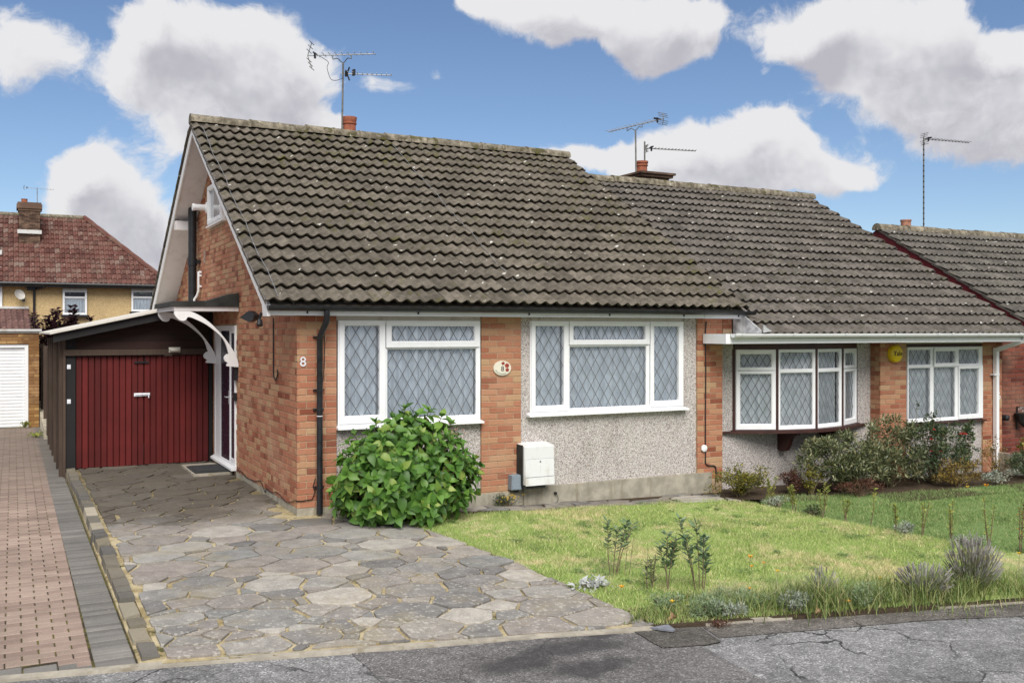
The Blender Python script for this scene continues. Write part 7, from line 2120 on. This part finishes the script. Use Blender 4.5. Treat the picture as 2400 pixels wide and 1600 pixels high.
POP = [(3.25, -3.78, .14, 'large orange poppy standing highest in the lawn edge right of the saplings', .030), (3.17, -3.92, .10, 'small orange poppy just below the highest poppy', .018), (3.31, -3.93, .12, 'dull orange poppy right of the highest poppy', .018), (3.17, -4.25, .13, 'yellow poppy above the silver mound', .022), (3.84, -4.80, .13, 'yellow orange poppy left of the lavender bushes', .024), (1.74, -4.62, .11, 'yellow poppy at the very corner of the drive', .024), (2.56, -4.55, .11, 'orange poppy bud left of the silver mound', .020), (1.66, -4.05, .09, 'orange poppy close to the drive edge', .026), (2.30, -3.86, .36, 'orange poppy among the leaves of the middle front sapling', .026), (3.16, -5.05, .06, 'orange poppy lying at the pavement edge', .026), (5.55, -4.9, .22, 'yellow poppy near the right edge of the picture', .024), (2.10, -3.33, .13, 'orange bud by the stems of the leftmost front sapling', .018), (9.9, -1.35, .06, 'orange poppy in front of the rose bed', .045), (9.55, -1.3, .06, 'yellow poppy in front of the rose bed', .03), (4.66, -5.12, .15, 'tiny yellow poppy inside the large lavender', .016)]
for (x, y, h, lab, r) in POP:
    z0 = float(gz(x, y))
    t = thing('poppy', lab, 'poppy', (x, y, z0), 'californian poppies', local=True)
    b = MB(); l = rng.uniform(-.02, .02); b.tube([(0, 0, 0), (l * .5, 0, h * .5), (l, 0, h)], .0022, 4); b.build('stem', M_LAVSTEM, t, fix=False)
    b = MB(); flower_mesh(b, (l, 0, h), r, n=5); flower_mesh(b, (l, 0, h), r * .85, n=4); b.build('petals', M_YELPETAL if 'yellow' in lab else M_ORANGE, t, fix=False)
# white felted plant at the drive edge
ts, tips = shrub('dusty_miller', 'white felted leafy plant sprawling over the edge of the drive', 'plant', (1.58, -3.68), (.40, .26, .07), 110, (0.075, 0.042), M_WHITELEAF, 150, clumps=12, stems=6, spread=.35, upright=.05)
# slate chip, dead leaves, concrete edging
t = MB(); z_ = float(zpave(1.48, -4.78)) + .022
t.prism([(1.395, -4.80), (1.56, -4.80), (1.535, -4.92), (1.50, -4.935)], z_, z_ + .014, 'z'); tag(t.build('slate_chip', M_SLATE), 'broken triangular slate lying on the pavement at the drive corner', 'slate')
for i, (x, y, s, lab) in enumerate(((2.86, fe_(2.86, .03), .045, 'pale curled dead leaf beside the silver mound'), (1.66, -4.72, .06, 'brown dead leaf under the yellow poppy at the drive corner'))):
    z_ = float(zpave(x, y)) + .03
    t = MB(); t.add([(x - s, y, z_), (x, y - s * .5, z_ + s * .7), (x + s, y + s * .2, z_ + s * .2), (x + .2 * s, y + s * .6, z_ + s * 1.1), (x, y, z_ + .004)], [(0, 1, 4), (1, 2, 4), (2, 3, 4), (3, 0, 4)]); tag(t.build('dead_leaf', M_DEADLEAF, fix=False), lab, 'leaf')
edg = thing('lawn_edging', 'broken pale concrete edging strip between the front border and pavement', 'edging', (4.0, -5.3, -0.2))
for (xa, xb) in ((1.86, 2.26), (2.27, 2.60), (3.95, 4.55), (4.56, 5.0)):
    q = MB(); za, zb = float(zpave(xa, re_(xa))) + .026, float(zpave(xb, re_(xb))) + .022
    q.hexa([(xa, re_(xa) - .01, za - .15), (xb, re_(xb) - .01, zb - .15), (xb, re_(xb) + .05, zb - .15), (xa, re_(xa) + .05, za - .15), (xa, re_(xa) - .004, za), (xb, re_(xb) - .004, zb), (xb, re_(xb) + .05, zb), (xa, re_(xa) + .05, za)]); q.build('edging_piece', M_CONC, edg)
rp = shrub('creeping_plant', 'small dark red creeping plant at the end of the concrete edging', 'plant', (1.93, re_(1.93) - .05), (.22, .10, .04), 160, (.02, .010), M_BRONZE, 160, clumps=8, stems=2, ground=float(zpave(1.93, re_(1.93))) + .004)
# weeds at the garage foot of next door
shrub('weed', 'bright green weed at the foot of the white roller door', 'weed', (-2.55, 13.35), (.22, .15, .14), 160, (.05, .025), M_LIMELEAF, 161, clumps=8, stems=3, ground=-0.09)
shrub('weed', 'green weed growing through the blocks before the yellow garage', 'weed', (-2.36, 11.2), (.35, .6, .07), 200, (.05, .025), M_LIMELEAF, 162, clumps=10, stems=2, ground=-0.09)
# purple-leaved shrub behind the garages
def column(label, x, y, ztop, w, seed):
    rs = np.random.RandomState(seed)
    t = thing('purple_shrub', label, 'shrub', (x, y, -0.2), 'purple leaved shoots behind the garages', local=True)
    h = ztop + .2
    b = MB(); n = 5; P = []; Dn = []
    for s in range(n):
        dx, dy = rs.uniform(-.5, .5) * w, rs.uniform(-.3, .3) * w; hh = h * (1 if s == 0 else rs.uniform(.78, .97))
        b.tube([(dx * .2, dy * .2, 0), (dx * .7, dy * .7, hh * .6), (dx, dy, hh)], [.02, .012, .004], 5)
        k = 230
        f = rs.uniform(.42, 1, k)
        p = np.stack([dx * f, dy * f, hh * f], 1)
        a = rs.uniform(0, 6.28, k)
        d = np.stack([np.cos(a), np.sin(a), rs.uniform(.2, 1.0, k)], 1)
        P.append(p + d * rs.uniform(0, .05, (k, 1))); Dn.append(d)
    b.build('stems', M_STEM, t, fix=False)
    P = np.concatenate(P); Dn = np.concatenate(Dn); k = len(P)
    foliage('foliage', P, Dn, rs.normal(0, .4, (k, 3)) + np.array([0, 0, 1]), rs.uniform(.09, .15, k), rs.uniform(.05, .085, k), M_PURPLE, t)
for i, (x, zt) in enumerate(((-2.16, 2.50), (-1.87, 2.60), (-1.66, 2.56), (-1.36, 2.68), (-1.03, 2.40), (-1.52, 2.36))):
    column(['leftmost purple leaved shoots above the garden fence', 'second purple shoots from the left above the garage roof', 'third purple shoots from the left, below the distant window edge', 'tallest purple shoot in front of the distant white window', 'rightmost small purple shoot above the white garage roof edge', 'short purple shoot below the distant window'][i], x, 16.0 + .1 * (i % 2), zt, .34 if i < 3 else .16, 170 + i)

sc.render.engine = 'CYCLES'
sc.cycles.max_bounces = 6
sc.cycles.transparent_max_bounces = 12
